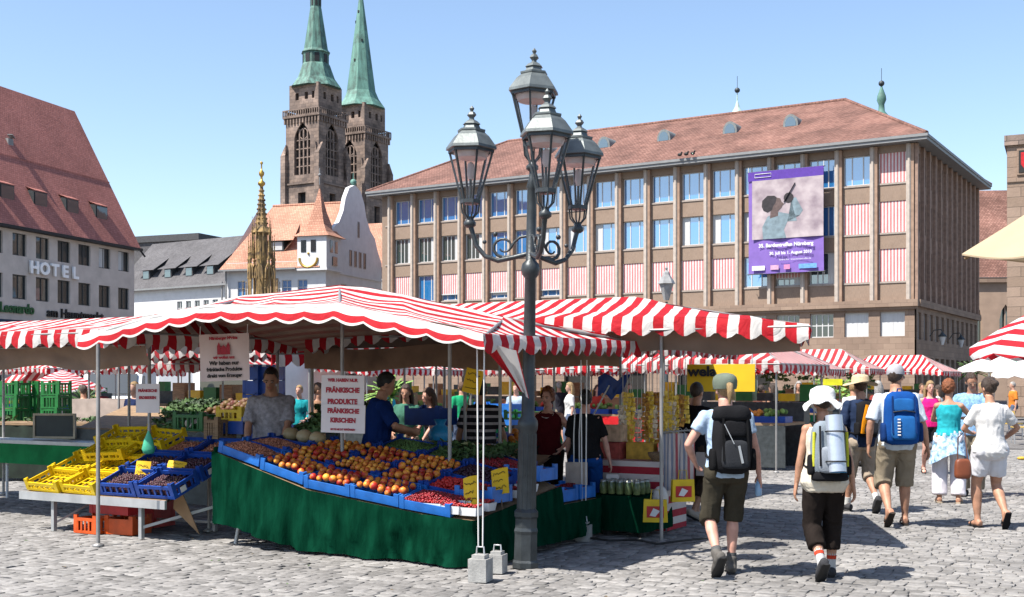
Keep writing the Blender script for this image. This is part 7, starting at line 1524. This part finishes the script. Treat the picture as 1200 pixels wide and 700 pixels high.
            if sty == 'long':
                for a in np.linspace(-1.15, 1.15, 9):
                    x, y = .078 * math.sin(a), -.088 * math.cos(a); q.tube([(x, y, .15), (x * 1.25, y * 1.15, .06), (x * 1.3, y * 1.05 - .01, -.06), (x * 1.15, y * .95 - .01, -.16)], [.026, .030, .027, .008], 8)
            q.xf(hd); part('hair', q, HAIR[hc])
    if hat:
        q = MB(); kind, hm_ = hat[0], hat[1]
        if kind == 'cap':
            q.lathe([(.094, .135), (.096, .16), (.090, .20), (.068, .238), (.03, .256), (0, .26)], 20, sy=1.16); rows = [[(.088 * math.sin(a) * (1 if j < 2 else .85), .104 * math.cos(a) + j * .035, .148 - .010 * j - .022 * abs(math.sin(a)) * 1.0) for a in np.linspace(-1.1, 1.1, 11)] for j in range(3)]; q.grid(rows); q.grid([[(x, y, z_ - .006) for x, y, z_ in r] for r in rows[::-1]])
            q.ball((0, 0, .262), .011, 6, 4)
        elif kind == 'army': q.lathe([(.098, .115), (.106, .145), (.108, .185), (.099, .222), (.072, .246), (.03, .257), (0, .258)], 20, sy=1.16); rows = [[(.09 * math.sin(a), .11 * math.cos(a) + j * .03, .14 - .012 * j) for a in np.linspace(-1.1, 1.1, 11)] for j in range(3)]; q.grid(rows)
        elif kind == 'sun':
            n = 40; prof = [(.165, .075), (.150, .10), (.118, .128), (.105, .14), (.108, .19), (.096, .235), (.05, .262), (0, .268)]
            rows = [[(r * math.cos(2 * math.pi * k / n), r * 1.12 * math.sin(2 * math.pi * k / n), z_ + (.020 * math.sin(3 * 2 * math.pi * k / n + 1) + .012 * math.sin(7 * 2 * math.pi * k / n)) * (1 if r > .12 and i < 3 else 0) * (1.4 - .5 * i)) for k in range(n + 1)] for i, (r, z_) in enumerate(prof)]; q.grid(rows); q.grid([[(x * .985, y * .985, z_ - .006) for x, y, z_ in r] for r in rows[:3][::-1]])
        else:
            n = 40; prof = [(.20, .140), (.155, .142), (.108, .150), (.102, .165), (.100, .22), (.085, .25), (.045, .262), (0, .255)]
            rows = [[(r * math.cos(2 * math.pi * k / n), r * 1.12 * math.sin(2 * math.pi * k / n), z_ + (.025 * math.cos(2 * 2 * math.pi * k / n)) * (-1 if i < 2 else 0) * (1 - .5 * i)) for k in range(n + 1)] for i, (r, z_) in enumerate(prof)]; q.grid(rows); q.grid([[(x * .99, y * .99, z_ - .005) for x, y, z_ in r] for r in rows[:3][::-1]]); b_ = MB(); b_.tube([(0, 0, 0), (0, 0, .001)], .001, 3)
        if kind in ('sun', 'straw'): q.v = [(x * 1.1, y * 1.08, z_ * 1.02) for x, y, z_ in q.v]
        q.xf(hd); part('hat', q, hm_)
        if kind == 'straw': q = MB(); q.lathe([(.1035, .165), (.1025, .195)], 24, sy=1.12, cap=False); q.xf(hd); part('hat_band', q, cl('dark_band', (.05, .035, .03)))
    if visage:
        for sd in (-1, 1):
            q = MB(); q.ball((sd * .030, .088, .110), (.013, .008, .008), 8, 6); q.xf(hd); part('eye', q, m_eye); q = MB(); q.ball((sd * .030, .0955, .110), (.006, .004, .006), 8, 5); q.xf(hd); part('iris', q, m_iris); q = MB(); q.tube([(sd * .014, .098, .128), (sd * .032, .097, .132), (sd * .048, .086, .126)], .0042, 5); q.xf(hd); part('eyebrow', q, HAIR[hair[1]] if hair else m_iris)
        q = MB(); q.tube([(-.022, .088, .046), (0, .0975, .048), (.022, .088, .046)], [(.003, .005), (.005, .0075), (.003, .005)], 6); q.xf(hd); part('mouth', q, m_lip)
    return dict(t=t, P=P, H=Hh, s=s, legs=legs, arms=arms, T=T, hd=hd, part=part)
def wpt(f, p): return f['t'].matrix_basis @ (Vector(p) * f['s'])
# ---------------------------------------------------------------- backpacks
def rbox(mb, w_, d_, h, prof, n=20, e=3.2, c=(0, 0, 0), taper=None):
    """Rounded upright bag body: superellipse sections; prof = (height fraction, scale)."""
    rows = []
    for f, k in prof:
        row = []
        for i in range(n + 1):
            a = 2 * math.pi * i / n; ca, sa = math.cos(a), math.sin(a); x = abs(ca) ** (2 / e) * (1 if ca >= 0 else -1); y = abs(sa) ** (2 / e) * (1 if sa >= 0 else -1); row.append((c[0] + x * w_ / 2 * k, c[1] + y * d_ / 2 * k, c[2] + h * f))
        rows.append(row)
    mb.grid(rows); mb.poly(rows[0][:-1][::-1]); mb.poly(rows[-1][:-1])
PROF = [(0, .55), (.03, .80), (.09, .95), (.25, 1.0), (.6, .98), (.85, .90), (.95, .76), (1, .45)]
def backpack(f, lab, w_, d_, h, zc, m_main, m_pocket, m_strap, style):
    t = thing('backpack', lab, 'backpack', f['t'].location, f['t'].rotation_euler.z); T = Matrix.Scale(f['s'], 4) @ f['T']; yb = -.125 - d_ / 2
    def put(name, mb, m_, par=None): mb.xf(T); return mb.build(name, m_, par or t)
    b = MB(); rbox(b, w_, d_, h, PROF, c=(0, yb, zc - h / 2)); me = b.xf(T).mesh('pack_body', m_main); wrinkle(me, .012, 8, w_ * 30); bo = bpy.data.objects.new('pack_body', me); col.objects.link(bo); bo.parent = t
    q = MB(); rbox(q, w_ * .72, .07, h * .46, PROF, c=(0, yb - d_ / 2 - .012, zc - h * .42)); put('front_pocket', q, m_pocket)
    if style != 'mat':
        q = MB(); rbox(q, w_ * .62, .05, h * .26, PROF, c=(0, yb - d_ / 2 + .0, zc + h * .10)); put('upper_pocket', q, m_main if style == 'black' else m_pocket)
    for sd in (-1, 1):
        q = MB(); rbox(q, .06, d_ * .7, h * .36, PROF, c=(sd * w_ * .5, yb, zc - h * .45)); put('side_pocket', q, m_strap)
        q = MB(); q.tube([(sd * .085, yb + d_ / 2 - .01, zc + h * .36), (sd * .095, -.07, .50), (sd * .10, .0, .528), (sd * .105, .085, .46), (sd * .12, .135, .34), (sd * .15, .09, .20), (sd * .165, -.02, .12), (sd * .13, yb + d_ / 2, .09)], [(.026, .010)] * 8, 8, xref=(1, 0, 0)); put('shoulder_strap', q, m_strap)
        q = MB(); q.bar((sd * w_ * .3, yb - d_ / 2 - .012, zc + h * .40), (sd * w_ * .32, yb - d_ / 2 - .045, zc - h * .30), .018, .006); put('compression_strap', q, m_strap)
    q = MB(); q.tube([(-.03, yb + d_ * .3, zc + h * .48), (-.02, yb + d_ * .3, zc + h * .56), (.02, yb + d_ * .3, zc + h * .56), (.03, yb + d_ * .3, zc + h * .48)], .009, 6); put('handle', q, m_strap)
    if style == 'black':
        q = MB(); rbox(q, w_ * .95, d_ * 1.15, h * .24, PROF, c=(0, yb - .01, zc + h * .36)); me = q.xf(T).mesh('lid', m_main); wrinkle(me, .02, 9, 3); o = bpy.data.objects.new('lid', me); col.objects.link(o); o.parent = t
        q = MB(); q.bar((.02, yb - d_ / 2 - .055, zc - h * .05), (.05, yb - d_ / 2 - .055, zc - h * .33), .02, .008); q.bar((-.1, yb - d_ / 2 - .04, zc + h * .3), (-.02, yb - d_ / 2 - .052, zc - h * .02), .012, .006); put('grey_webbing', q, m_grey)
    if style == 'blue':
        q = MB()
        for k in range(6): q.box(-.075, -.045, yb - d_ / 2 - .066, yb - d_ / 2 - .052, zc - h * .34 + k * .033, zc - h * .34 + k * .033 + .014)
        put('white_loops', q, m_white); q = MB(); q.tube([(-w_ * .3, yb - d_ / 2 - .03, zc + h * .1), (0, yb - d_ / 2 - .055, zc + h * .13), (w_ * .3, yb - d_ / 2 - .03, zc + h * .1)], .007, 5); put('zip', q, m_black)
    if style == 'orange':
        q = MB(); q.tube([(-w_ * .38, yb - d_ / 2 + .01, zc - h * .40), (-w_ * .36, yb - d_ / 2 - .03, zc - .05), (-w_ * .2, yb - d_ / 2 - .02, zc + h * .38)], [(.035, .016), (.04, .016), (.03, .014)], 8, xref=(1, 0, 0)); put('orange_panel', q, m_orp if False else cl('orange_fabric', (.72, .26, .01)))
    if style == 'mat':
        q = MB(); q.tube([(.04, yb - d_ / 2 - .07, zc - h * .40), (.02, yb - d_ / 2 - .03, zc + h * .58)], .076, 22); put('rolled_mat', q, mat('silver_foam', (.56, .62, .72), .32, .08, 5, .15, 20, metal=.45)); sp = MB(); pts = [(.04 + .078 * (1 - i / 60) * math.cos(i * .42), yb - d_ / 2 - .07 + .078 * (1 - i / 60) * math.sin(i * .42), zc - h * .403) for i in range(50)]; sp.tube(pts, .004, 4); put('mat_spiral', sp, cl('blue_foam', (.05, .25, .5)))
        for zz in (-.22, .3): q = MB(); q.tube([(.03 + .09 * math.cos(a), yb - d_ / 2 - .055 + .09 * math.sin(a), zc + h * zz) for a in np.linspace(0, 6.283, 20)], .007, 5); put('mat_strap', q, m_black)
        q = MB(); rbox(q, w_ * 1.0, d_ * .95, h * .20, PROF, c=(0, yb - .01, zc - h * .56)); put('base_pocket', q, cl('black_fabric', (.016, .016, .018)))
        for sd in (-1, 1): q = MB(); q.tube([(sd * w_ * .46, yb - d_ * .3, zc - h * .3), (sd * w_ * .44, yb - d_ * .38, zc + h * .3)], [(.015, .012)] * 2, 8, xref=(1, 0, 0)); put('yellow_panel', q, cl('yellow_green_fabric', (.55, .55, .05)))
    return t
# ================================================================ the walkers on the right
blk, olive = cl('black_fabric', (.016, .016, .018)), cl('dark_olive_canvas', (.055, .048, .035))
white_s, khaki = cl('white_cotton', (.74, .73, .72), .05), cl('khaki_canvas', (.27, .225, .165))
boot, dgrey = mat('brown_grey_boot', (.11, .10, .09), .8, .3, 12), cl('dark_grey_trainer', (.06, .06, .065))
a = person('backpacker in green cap, pale blue shirt and dark shorts carrying a black rucksack', 851, 10.35, 3, 1.72, 'm', feet=((-.12, -.20, .10, 48), (.07, .10, 0, 0)), hands=((-.24, .20, .98), (.33, .10, .82)), eh=((-1, -.8, 0), (.7, -1, 0)), lean=3, look=(6, 0), bulk=.94, skin='pink', top=dict(mat=cl('pale_blue_shirt', (.42, .55, .72), .06), sleeve=.26, hem=-.05, fit=.022), bottom=dict(kind='shorts', mat=olive, len=.56, flare=1.12), shoe=dict(mat=boot, high=.06), sock=(cl('grey_socks', (.12, .12, .12)), .22), hair=('tail', 'blond'), hat=('army', cl('grey_green_cap', (.16, .19, .15))), vox=.0095)
backpack(a, 'black rucksack with bulging lid on the back of the green capped walker', .34, .22, .53, .24, blk, cl('charcoal_fabric', (.035, .037, .042)), cl('strap_black', (.012, .012, .013)), 'black')
g = thing('water_bottle', 'small clear blue water bottle held low by the green capped walker', 'bottle', wpt(a, a['arms'][1][2] + Vector((0, .02, -.12)))); q = MB(); q.lathe([(.02, -.07), (.03, -.06), (.03, .03), (.012, .065), (.012, .08), (0, .08)], 12); q.build('bottle', mat('blue_clear_plastic', (.30, .50, .75), .15), g)
a = person('backpacker in floppy white sun hat and black three quarter trousers', 966, 10.15, -3, 1.60, 'f', feet=((-.07, -.22, .09, 46), (.09, .12, 0, 0)), hands=((-.26, .05, .80), (.27, -.06, .78)), lean=5, look=(4, -4), skin='tan', top=dict(mat=cl('cream_top', (.66, .60, .50), .06), sleeve=0, hem=-.12, fit=.034), bottom=dict(kind='trousers', mat=cl('black_brown_cotton', (.022, .017, .015)), len=.80, flare=1.05), shoe=dict(mat=dgrey), sock=(cl('grey_white_socks', (.5, .5, .5)), .34, cl('red_stripe', (.55, .06, .03))), hair=('short', 'dark'), hat=('sun', cl('white_hat', (.82, .81, .80), .03)), vox=.0095)
backpack(a, 'grey trekking pack with silver rolled mat on the back of the sun hat walker', .33, .20, .52, .27, cl('grey_blue_fabric', (.22, .26, .30)), cl('light_grey_fabric', (.27, .30, .34)), blk, 'mat')
a = person('walker in straw hat and navy shirt with khaki shorts in mid stride', 1010, 15.4, 8, 1.74, 'm', feet=((-.10, .22, 0, -6), (.09, -.24, .10, 46)), hands=((-.30, .05, .86), (.27, .18, .85)), lean=3, skin='tan', top=dict(mat=cl('navy_shirt', (.025, .04, .085)), sleeve=.5, hem=-.06, fit=.022), bottom=dict(kind='shorts', mat=cl('light_khaki', (.38, .31, .24)), len=.60, flare=1.12), shoe=dict(mat=dgrey), sock=(cl('pale_socks', (.6, .6, .58)), .2), hair=('short', 'brown'), hat=('straw', mat('straw_weave', (.58, .45, .28), .8, .15, 40, .3, 200)), vox=.0115)
backpack(a, 'black and orange daypack on the back of the straw hat walker', .32, .20, .46, .28, blk, cl('charcoal_fabric', (.03, .03, .03)), blk, 'orange')
g = thing('turquoise_bag', 'turquoise cloth bag hanging at the side of the straw hat walker', 'bag', wpt(a, (-.29, -.02, .62)), R(10)); q = MB(); rbox(q, .20, .10, .40, PROF, c=(0, 0, -.2)); q.build('bag', cl('turquoise_cloth', (.02, .30, .42)), g); q = MB(); q.tube([(-.04, 0, .18), (-.02, .02, .50), (.02, .0, .52), (.05, 0, .18)], .01, 5); q.build('strap', cl('turquoise_cloth', (.02, .30, .42)), g)
a = person('man in light cap, white shirt and khaki shorts with a blue backpack', 1051, 13.9, -6, 1.86, 'm', feet=((-.12, -.18, .09, 42), (.12, .16, 0, 0)), hands=((-.30, .0, .88), (.33, .02, .86)), eh=((-.8, -1, 0), (.8, -1, 0)), lean=4, look=(-28, -4), skin='tan', top=dict(mat=cl('pale_blue_white_shirt', (.62, .70, .78), .05), sleeve=.48, hem=-.07, fit=.024), bottom=dict(kind='shorts', mat=khaki, len=.60, flare=1.15), shoe=dict(mat=cl('brown_sandal', (.05, .04, .035)), sandal=True), hair=('short', 'dark'), hat=('cap', cl('beige_blue_cap', (.42, .42, .45))), bulk=1.08, vox=.011)
backpack(a, 'royal blue backpack with white loops on the back of the capped man', .38, .23, .57, .25, cl('royal_blue_fabric', (.012, .075, .30)), cl('mid_blue_fabric', (.02, .12, .36)), cl('navy_strap', (.012, .04, .15)), 'blue')
person('woman in bright pink vest and black shorts walking towards us', 1090, 22, 176, 1.70, 'f', feet=((-.08, .15, 0, 0), (.08, -.15, .05, 30)), hands=((-.22, .14, .95), (.24, .1, .86)), skin='pink', top=dict(mat=cl('hot_pink_vest', (.72, .02, .20)), sleeve=0, hem=-.03), bottom=dict(kind='shorts', mat=blk, len=.36), shoe=dict(mat=blk, sandal=True), hair=('long', 'blond'), visage=True, vox=.013)
a = person('woman with ginger curls in turquoise top, patterned sash and white trousers', 1112, 16.6, -20, 1.70, 'f', feet=((-.13, 0, 0, 0), (.13, -.03, 0, 0)), hands=((-.02, .32, 1.18), (.16, .34, 1.20)), eh=((-1, -.3, -.4), (1, -.3, -.4)), look=(-20, -6), skin='tan', top=dict(mat=cl('turquoise_top', (.03, .40, .46)), sleeve=0, hem=.02), bottom=dict(kind='trousers', mat=cl('white_trousers', (.72, .68, .72), .06), len=.97, flare=1.25), shoe=dict(mat=cl('pale_sandal', (.5, .4, .3)), sandal=True), hair=('curly', 'ginger'), vox=.0115, bulk=1.05)
q = MB(); n = 36
mp = mat('flowered_blue_cloth', (.10, .32, .52), .85, .5, 18, c2=(.45, .62, .80), dirt=((.75, .80, .85), 26, .7))
q.grid([[((.185 + .02 * j + .015 * math.sin(k * 1.9 + j)) * math.cos(2 * math.pi * k / n), (.15 + .02 * j + .012 * math.sin(k * 2.3)) * math.sin(2 * math.pi * k / n), 1.0 - .085 * j - (.05 * math.sin(2 * math.pi * k / n * 2 + 1) + .06 * max(0, math.cos(2 * math.pi * k / n - 3.4))) * j / 4) for k in range(n + 1)] for j in range(5)][::-1]); a['part']('sash', q, mp)
g = thing('camera', 'small dark camera held up between the ginger haired woman and the man', 'camera', wpt(a, (.07, .42, 1.24)), R(-20)); q = MB(); q.prism([(-.05, -.032), (.05, -.032), (.05, .032), (-.05, .032)], 1, -.015, .015); q.build('camera_body', m_black, g); q = MB(); q.tube([(0, .015, 0), (0, .04, 0)], .02, 10); q.build('lens', m_grey, g)
person('man in blue checked shirt looking down beside the ginger haired woman', 1139, 17.6, 150, 1.82, 'm', hands=((-.10, .34, 1.16), (.24, .12, .95)), eh=((-1, -.3, -.4), (1, -.3, -.4)), look=(20, -22), skin='tan', top=dict(mat=cl('blue_checked_shirt', (.24, .42, .66), .35, 30), sleeve=.5, hem=-.08, fit=.022), bottom=dict(kind='trousers', mat=khaki, len=.97), shoe=dict(mat=dgrey), hair=('short', 'dark'), visage=True, vox=.012)
a = person('woman in white shirt and white shorts with dark hair tied up', 1160, 13.7, 4, 1.72, 'f', feet=((-.10, .10, 0, 0), (.10, -.18, .10, 55)), hands=((-.10, .30, 1.10), (.26, .20, 1.02)), eh=((-1, -.6, -.3), (1, -.6, -.3)), look=(12, -8), skin='tan', top=dict(mat=white_s, sleeve=.40, hem=-.08, fit=.020), bottom=dict(kind='shorts', mat=cl('white_shorts', (.70, .70, .74), .05), len=.36, flare=1.1), shoe=dict(mat=blk, sandal=True), hair=('bun', 'dark'), bulk=1.05, vox=.011)
g = thing('handbag', 'brown leather handbag hanging beside the white shirted woman', 'handbag', wpt(a, (-.30, .06, .68)), R(5)); q = MB(); rbox(q, .19, .09, .23, PROF, c=(0, 0, -.11)); q.build('bag', mat('brown_leather', (.22, .06, .025), .5, .2), g); q = MB(); q.tube([(-.06, 0, .10), (-.03, .05, .36), (.04, .03, .44), (.06, 0, .10)], .008, 5); q.build('handle', mat('dark_leather', (.1, .035, .02), .5), g)
# ================================================================ sellers and customers among the stalls
person('seller in grey checked short sleeved shirt bending over the fruit', 318, 13.5, 190, 1.84, 'm', hands=((-.12, .32, .92), (.24, .28, .88)), eh=((-1, -.4, 0), (1, -.4, 0)), lean=8, look=(-10, -14), skin='brown', top=dict(mat=cl('grey_checked_shirt', (.34, .33, .36), .25, 26), sleeve=.45, hem=-.10, fit=.024), bottom=dict(kind='trousers', mat=cl('faded_jeans', (.10, .13, .20)), len=.97), shoe=dict(mat=dgrey), hair=('short', 'black'), visage=True, bulk=1.06, vox=.012)
person('seller in navy shirt standing sideways beside the product sign', 441, 13.2, -75, 1.78, 'm', hands=((-.16, .36, 1.08), (.20, .36, 1.12)), eh=((-1, -.4, -.5), (1, -.4, -.5)), lean=6, look=(0, -12), skin='tan', top=dict(mat=cl('navy_blue_tee', (.012, .035, .16)), sleeve=.48, hem=-.10, fit=.022), bottom=dict(kind='trousers', mat=cl('dark_jeans', (.03, .04, .07)), len=.97), shoe=dict(mat=dgrey), hair=('short', 'black'), visage=True, bulk=1.08, vox=.012)
stripe_m = stripes('striped_polo', (.02, .02, .025), (.55, .50, .50), .085, .62, 0); nt_ = stripe_m.node_tree
for l in list(nt_.links):
    if l.from_node.type == 'TEX_COORD' and l.from_socket.name == 'UV': nt_.links.remove(l)
tcn = [n_ for n_ in nt_.nodes if n_.type == 'TEX_COORD'][0]; sx = [n_ for n_ in nt_.nodes if n_.type == 'SEPXYZ'][0]; dv = [n_ for n_ in nt_.nodes if n_.type == 'MATH' and n_.operation == 'DIVIDE'][0]
nt_.links.new(tcn.outputs['Object'], sx.inputs[0]); nt_.links.new(sx.outputs[2], dv.inputs[0])
person('man in black and white striped shirt seen from behind at the fruit', 563, 14.4, -8, 1.68, 'm', hands=((-.32, .06, .84), (.32, .12, .88)), lean=2, look=(0, -8), skin='tan', top=dict(mat=stripe_m, sleeve=.42, hem=-.08, fit=.022), bottom=dict(kind='trousers', mat=blk, len=.97), shoe=dict(mat=dgrey), hair=('short', 'black'), bulk=1.08, vox=.012)
a = person('woman in burgundy sleeveless top with pearl necklace facing us by the lamp', 642, 14.2, 170, 1.60, 'f', hands=((-.20, .12, .98), (.20, .20, .98)), eh=((-1, -.4, 0), (1, -.4, 0)), look=(-15, -4), skin='pink', top=dict(mat=cl('burgundy_top', (.09, .010, .014)), sleeve=0, hem=-.06), bottom=dict(kind='trousers', mat=blk, len=.95), shoe=dict(mat=blk), hair=('curly', 'ginger'), visage=True, bulk=1.12, vox=.012)
q = MB(); [q.ball(a['P'](.085 * math.sin(u), .055 + .075 * math.cos(u) if True else 0, .50 - .055 * math.cos(u)), .0085, 6, 5) for u in np.linspace(-1.5, 1.5, 17)]; a['part']('necklace', q, m_white)
a = person('woman in black tee and blue trousers seen from behind, dark hair tied up', 686, 13.35, -6, 1.58, 'f', hands=((-.22, .16, .86), (.33, .04, .76)), eh=((-1, -.6, 0), (.6, -1, 0)), look=(10, -6), skin='pink', top=dict(mat=blk, sleeve=.40, hem=-.02, fit=.024), bottom=dict(kind='trousers', mat=cl('bright_blue_trousers', (.01, .06, .24)), len=.95), shoe=dict(mat=blk), hair=('bun', 'black'), bulk=1.14, vox=.012)
g = thing('cloth_bag', 'long cream cloth bag slung at the side of the black shirted woman', 'bag', wpt(a, (-.10, -.21, .56)), R(0)); q = MB(); q.grid([[(-.12 + .04 * i, -.03 + .018 * math.sin(i * 1.8 + j * .7), .28 - .095 * j) for i in range(7)] for j in range(7)]); q.grid([[(.12 - .04 * i, .03, .28 - .095 * j) for i in range(7)] for j in range(7)]); q.build('bag', cl('cream_cloth', (.52, .44, .38), .12), g)
for x in (-.03, .03): q = MB(); q.tube([(x, -.02, .28), (x, .0, .60), (x + .02, .10, .86)], .007, 5); q.build('cord', m_rope, g)
g = thing('shopping_paper', 'pale paper bag held low by the black shirted woman', 'bag', wpt(a, (.34, .06, .62)), R(-10)); q = MB(); q.prism([(-.07, -.04), (.07, -.04), (.075, .04), (-.075, .04)], 2, -.1, .08); q.build('bag', m_paper, g)
person('man in black shirt and brown trousers walking past the hanging towels', 816, 14.6, -52, 1.66, 'm', feet=((-.10, .12, 0, 0), (.10, -.16, .04, 25)), hands=((-.26, .05, .82), (.24, .14, .84)), look=(10, 0), skin='tan', top=dict(mat=cl('black_shirt', (.018, .018, .022)), sleeve=.5, hem=-.06, fit=.022), bottom=dict(kind='shorts', mat=cl('brown_shorts', (.06, .042, .032)), len=.78, flare=1.1), shoe=dict(mat=cl('beige_trainers', (.42, .36, .3))), hair=('short', 'dark'), visage=True, bulk=1.05, vox=.012)
g = thing('printed_bag', 'white printed shopping bag hanging beside the man in black shirt', 'bag', GD(826, 14.3) + Vector((0, 0, .55)), R(-30)); q = MB(); q.prism([(-.1, 0), (.1, 0), (.1, .28), (-.1, .28)], 1, -.03, .03); q.build('bag', m_paper, g)
person('dark haired woman in strappy dark dress standing at the roll counter', 906, 26.2, 40, 1.66, 'f', hands=((-.24, .08, .82), (.20, .24, 1.0)), skin='tan', top=dict(mat=blk, sleeve=0, hem=-.1), bottom=dict(kind='skirt', mat=blk, len=.42, flare=.2), shoe=dict(mat=white_s), hair=('long', 'dark'), vox=.014)
person('woman in brown top leaning over the roll counter next to the dark dress', 886, 27.2, -60, 1.64, 'f', hands=((-.1, .34, 1.0), (.14, .34, 1.02)), lean=14, skin='brown', top=dict(mat=cl('brown_top', (.10, .04, .03)), sleeve=0, hem=-.08), bottom=dict(kind='trousers', mat=blk, len=.95), shoe=dict(mat=blk), hair=('tail', 'dark'), vox=.014)
person('woman in green cardigan and sunglasses facing us beyond the fruit heaps', 476, 17.2, 172, 1.64, 'f', hands=((-.16, .3, 1.02), (.14, .3, 1.0)), look=(0, -6), skin='tan', top=dict(mat=cl('sea_green_cardigan', (.06, .17, .12)), sleeve=.7, hem=-.1), bottom=dict(kind='trousers', mat=khaki, len=.95), shoe=dict(mat=blk), hair=('long', 'dark'), visage=True, vox=.014)
person('woman in black top with bare arms reaching forward beyond the fruit heaps', 511, 16.6, 120, 1.60, 'f', hands=((-.22, .36, .92), (.22, .34, .90)), lean=10, skin='pink', top=dict(mat=blk, sleeve=0, hem=-.08), bottom=dict(kind='trousers', mat=cl('dark_jeans', (.03, .04, .07)), len=.95), shoe=dict(mat=blk), hair=('long', 'brown'), visage=True, vox=.014)
person('blond woman in turquoise cardigan and navy apron by the white van', 351, 24, 165, 1.62, 'f', hands=((-.2, .2, .98), (.2, .2, .98)), skin='pink', top=dict(mat=cl('turquoise_cardigan', (.02, .30, .34)), sleeve=.8, hem=-.05), bottom=dict(kind='trousers', mat=cl('navy_apron', (.02, .03, .09)), len=.95, waist=.3), shoe=dict(mat=blk), hair=('short', 'blond'), visage=True, vox=.015)
person('man in tan shirt turned sideways next to the upper product sign', 372, 19, -80, 1.66, 'm', skin='tan', top=dict(mat=cl('tan_shirt', (.32, .18, .11)), sleeve=.5, hem=-.08), bottom=dict(kind='trousers', mat=khaki, len=.95), shoe=dict(mat=blk), hair=('short', 'brown'), vox=.015)
person('person in bright green shirt standing beyond the orange hanging card', 541, 26, 20, 1.68, 'm', skin='tan', top=dict(mat=cl('bright_green_shirt', (.02, .32, .14)), sleeve=.5, hem=-.08), bottom=dict(kind='trousers', mat=cl('faded_jeans', (.1, .13, .2)), len=.95), shoe=dict(mat=blk), hair=('short', 'brown'), vox=.016)
bgp = [(452, 28, 'turquoise shirt beside the green palm', (.03, .36, .50), 'm', 30), (605, 27, 'pale blue shirt far behind the lamp post', (.40, .50, .62), 'm', 160), (668, 29, 'white shirt far beyond the black shirted woman', (.65, .64, .62), 'f', 100), (655, 32, 'dark shirt far beyond the burgundy top', (.03, .03, .04), 'm', 20), (700, 30, 'red top far behind the blue cloth bundle', (.40, .05, .04), 'f', 200), (738, 33, 'pale shirt far beyond the yellow packet strings', (.55, .55, .60), 'm', 170), (1000, 24, 'white shirt partly hidden by the straw hat', (.68, .67, .66), 'm', 10), (1029, 26, 'dark red shirt between the straw hat and the light cap', (.28, .05, .04), 'f', 20), (1100, 30, 'white blouse just behind the pink vest', (.7, .69, .68), 'f', 60), (1080, 34, 'grey shirt far behind the light cap', (.25, .25, .27), 'm', 190), (1150, 36, 'pale orange shirt far behind the checked shirt', (.60, .35, .20), 'f', 30), (1187, 40, 'orange shirt seated area beyond the striped parasol', (.65, .22, .04), 'm', 90), (98, 24, 'dark shirt by the pale cardboard box', (.03, .03, .035), 'm', 40), (115, 27, 'maroon shirt beneath the far striped tents', (.18, .03, .03), 'm', 200), (158, 21, 'dark blue jacket behind the yellow crates', (.02, .03, .08), 'm', 150), (936, 30, 'dark top among the flowers beside the sun hat', (.04, .03, .03), 'f', 170)]
for i, (px, d, l, c_, sx_, fc) in enumerate(bgp):
    person('distant market visitor in ' + l, px, d, fc, 1.62 + .03 * (i % 4), sx_, skin=['tan', 'pink', 'fair'][i % 3], top=dict(mat=cl(f'visitor_shirt_{i}', c_), sleeve=.45, hem=-.07), bottom=dict(kind='trousers' if i % 3 else 'shorts', mat=[khaki, blk, cl('faded_jeans', (.1, .13, .2))][i % 3], len=.95 if i % 3 else .55), shoe=dict(mat=dgrey), hair=(['short', 'long'][sx_ == 'f'], ['dark', 'brown', 'blond', 'grey'][i % 4]), vox=.017, group='visitors in the far market', feet=((-.1, .1, 0, 0), (.1, -.12, .03, 20)))
# sunglasses of the woman in green stay hers
# lettering becomes plain mesh
for o in [o for o in bpy.data.objects if o.type == 'FONT']:
    dg = bpy.context.evaluated_depsgraph_get(); me = bpy.data.meshes.new_from_object(o.evaluated_get(dg)); n = bpy.data.objects.new('lettering' if o.name.startswith('lettering') else 'letter', me); col.objects.link(n)
    n.parent = o.parent; n.location = o.location; n.rotation_euler = o.rotation_euler; n.scale = o.scale; bpy.data.objects.remove(o)
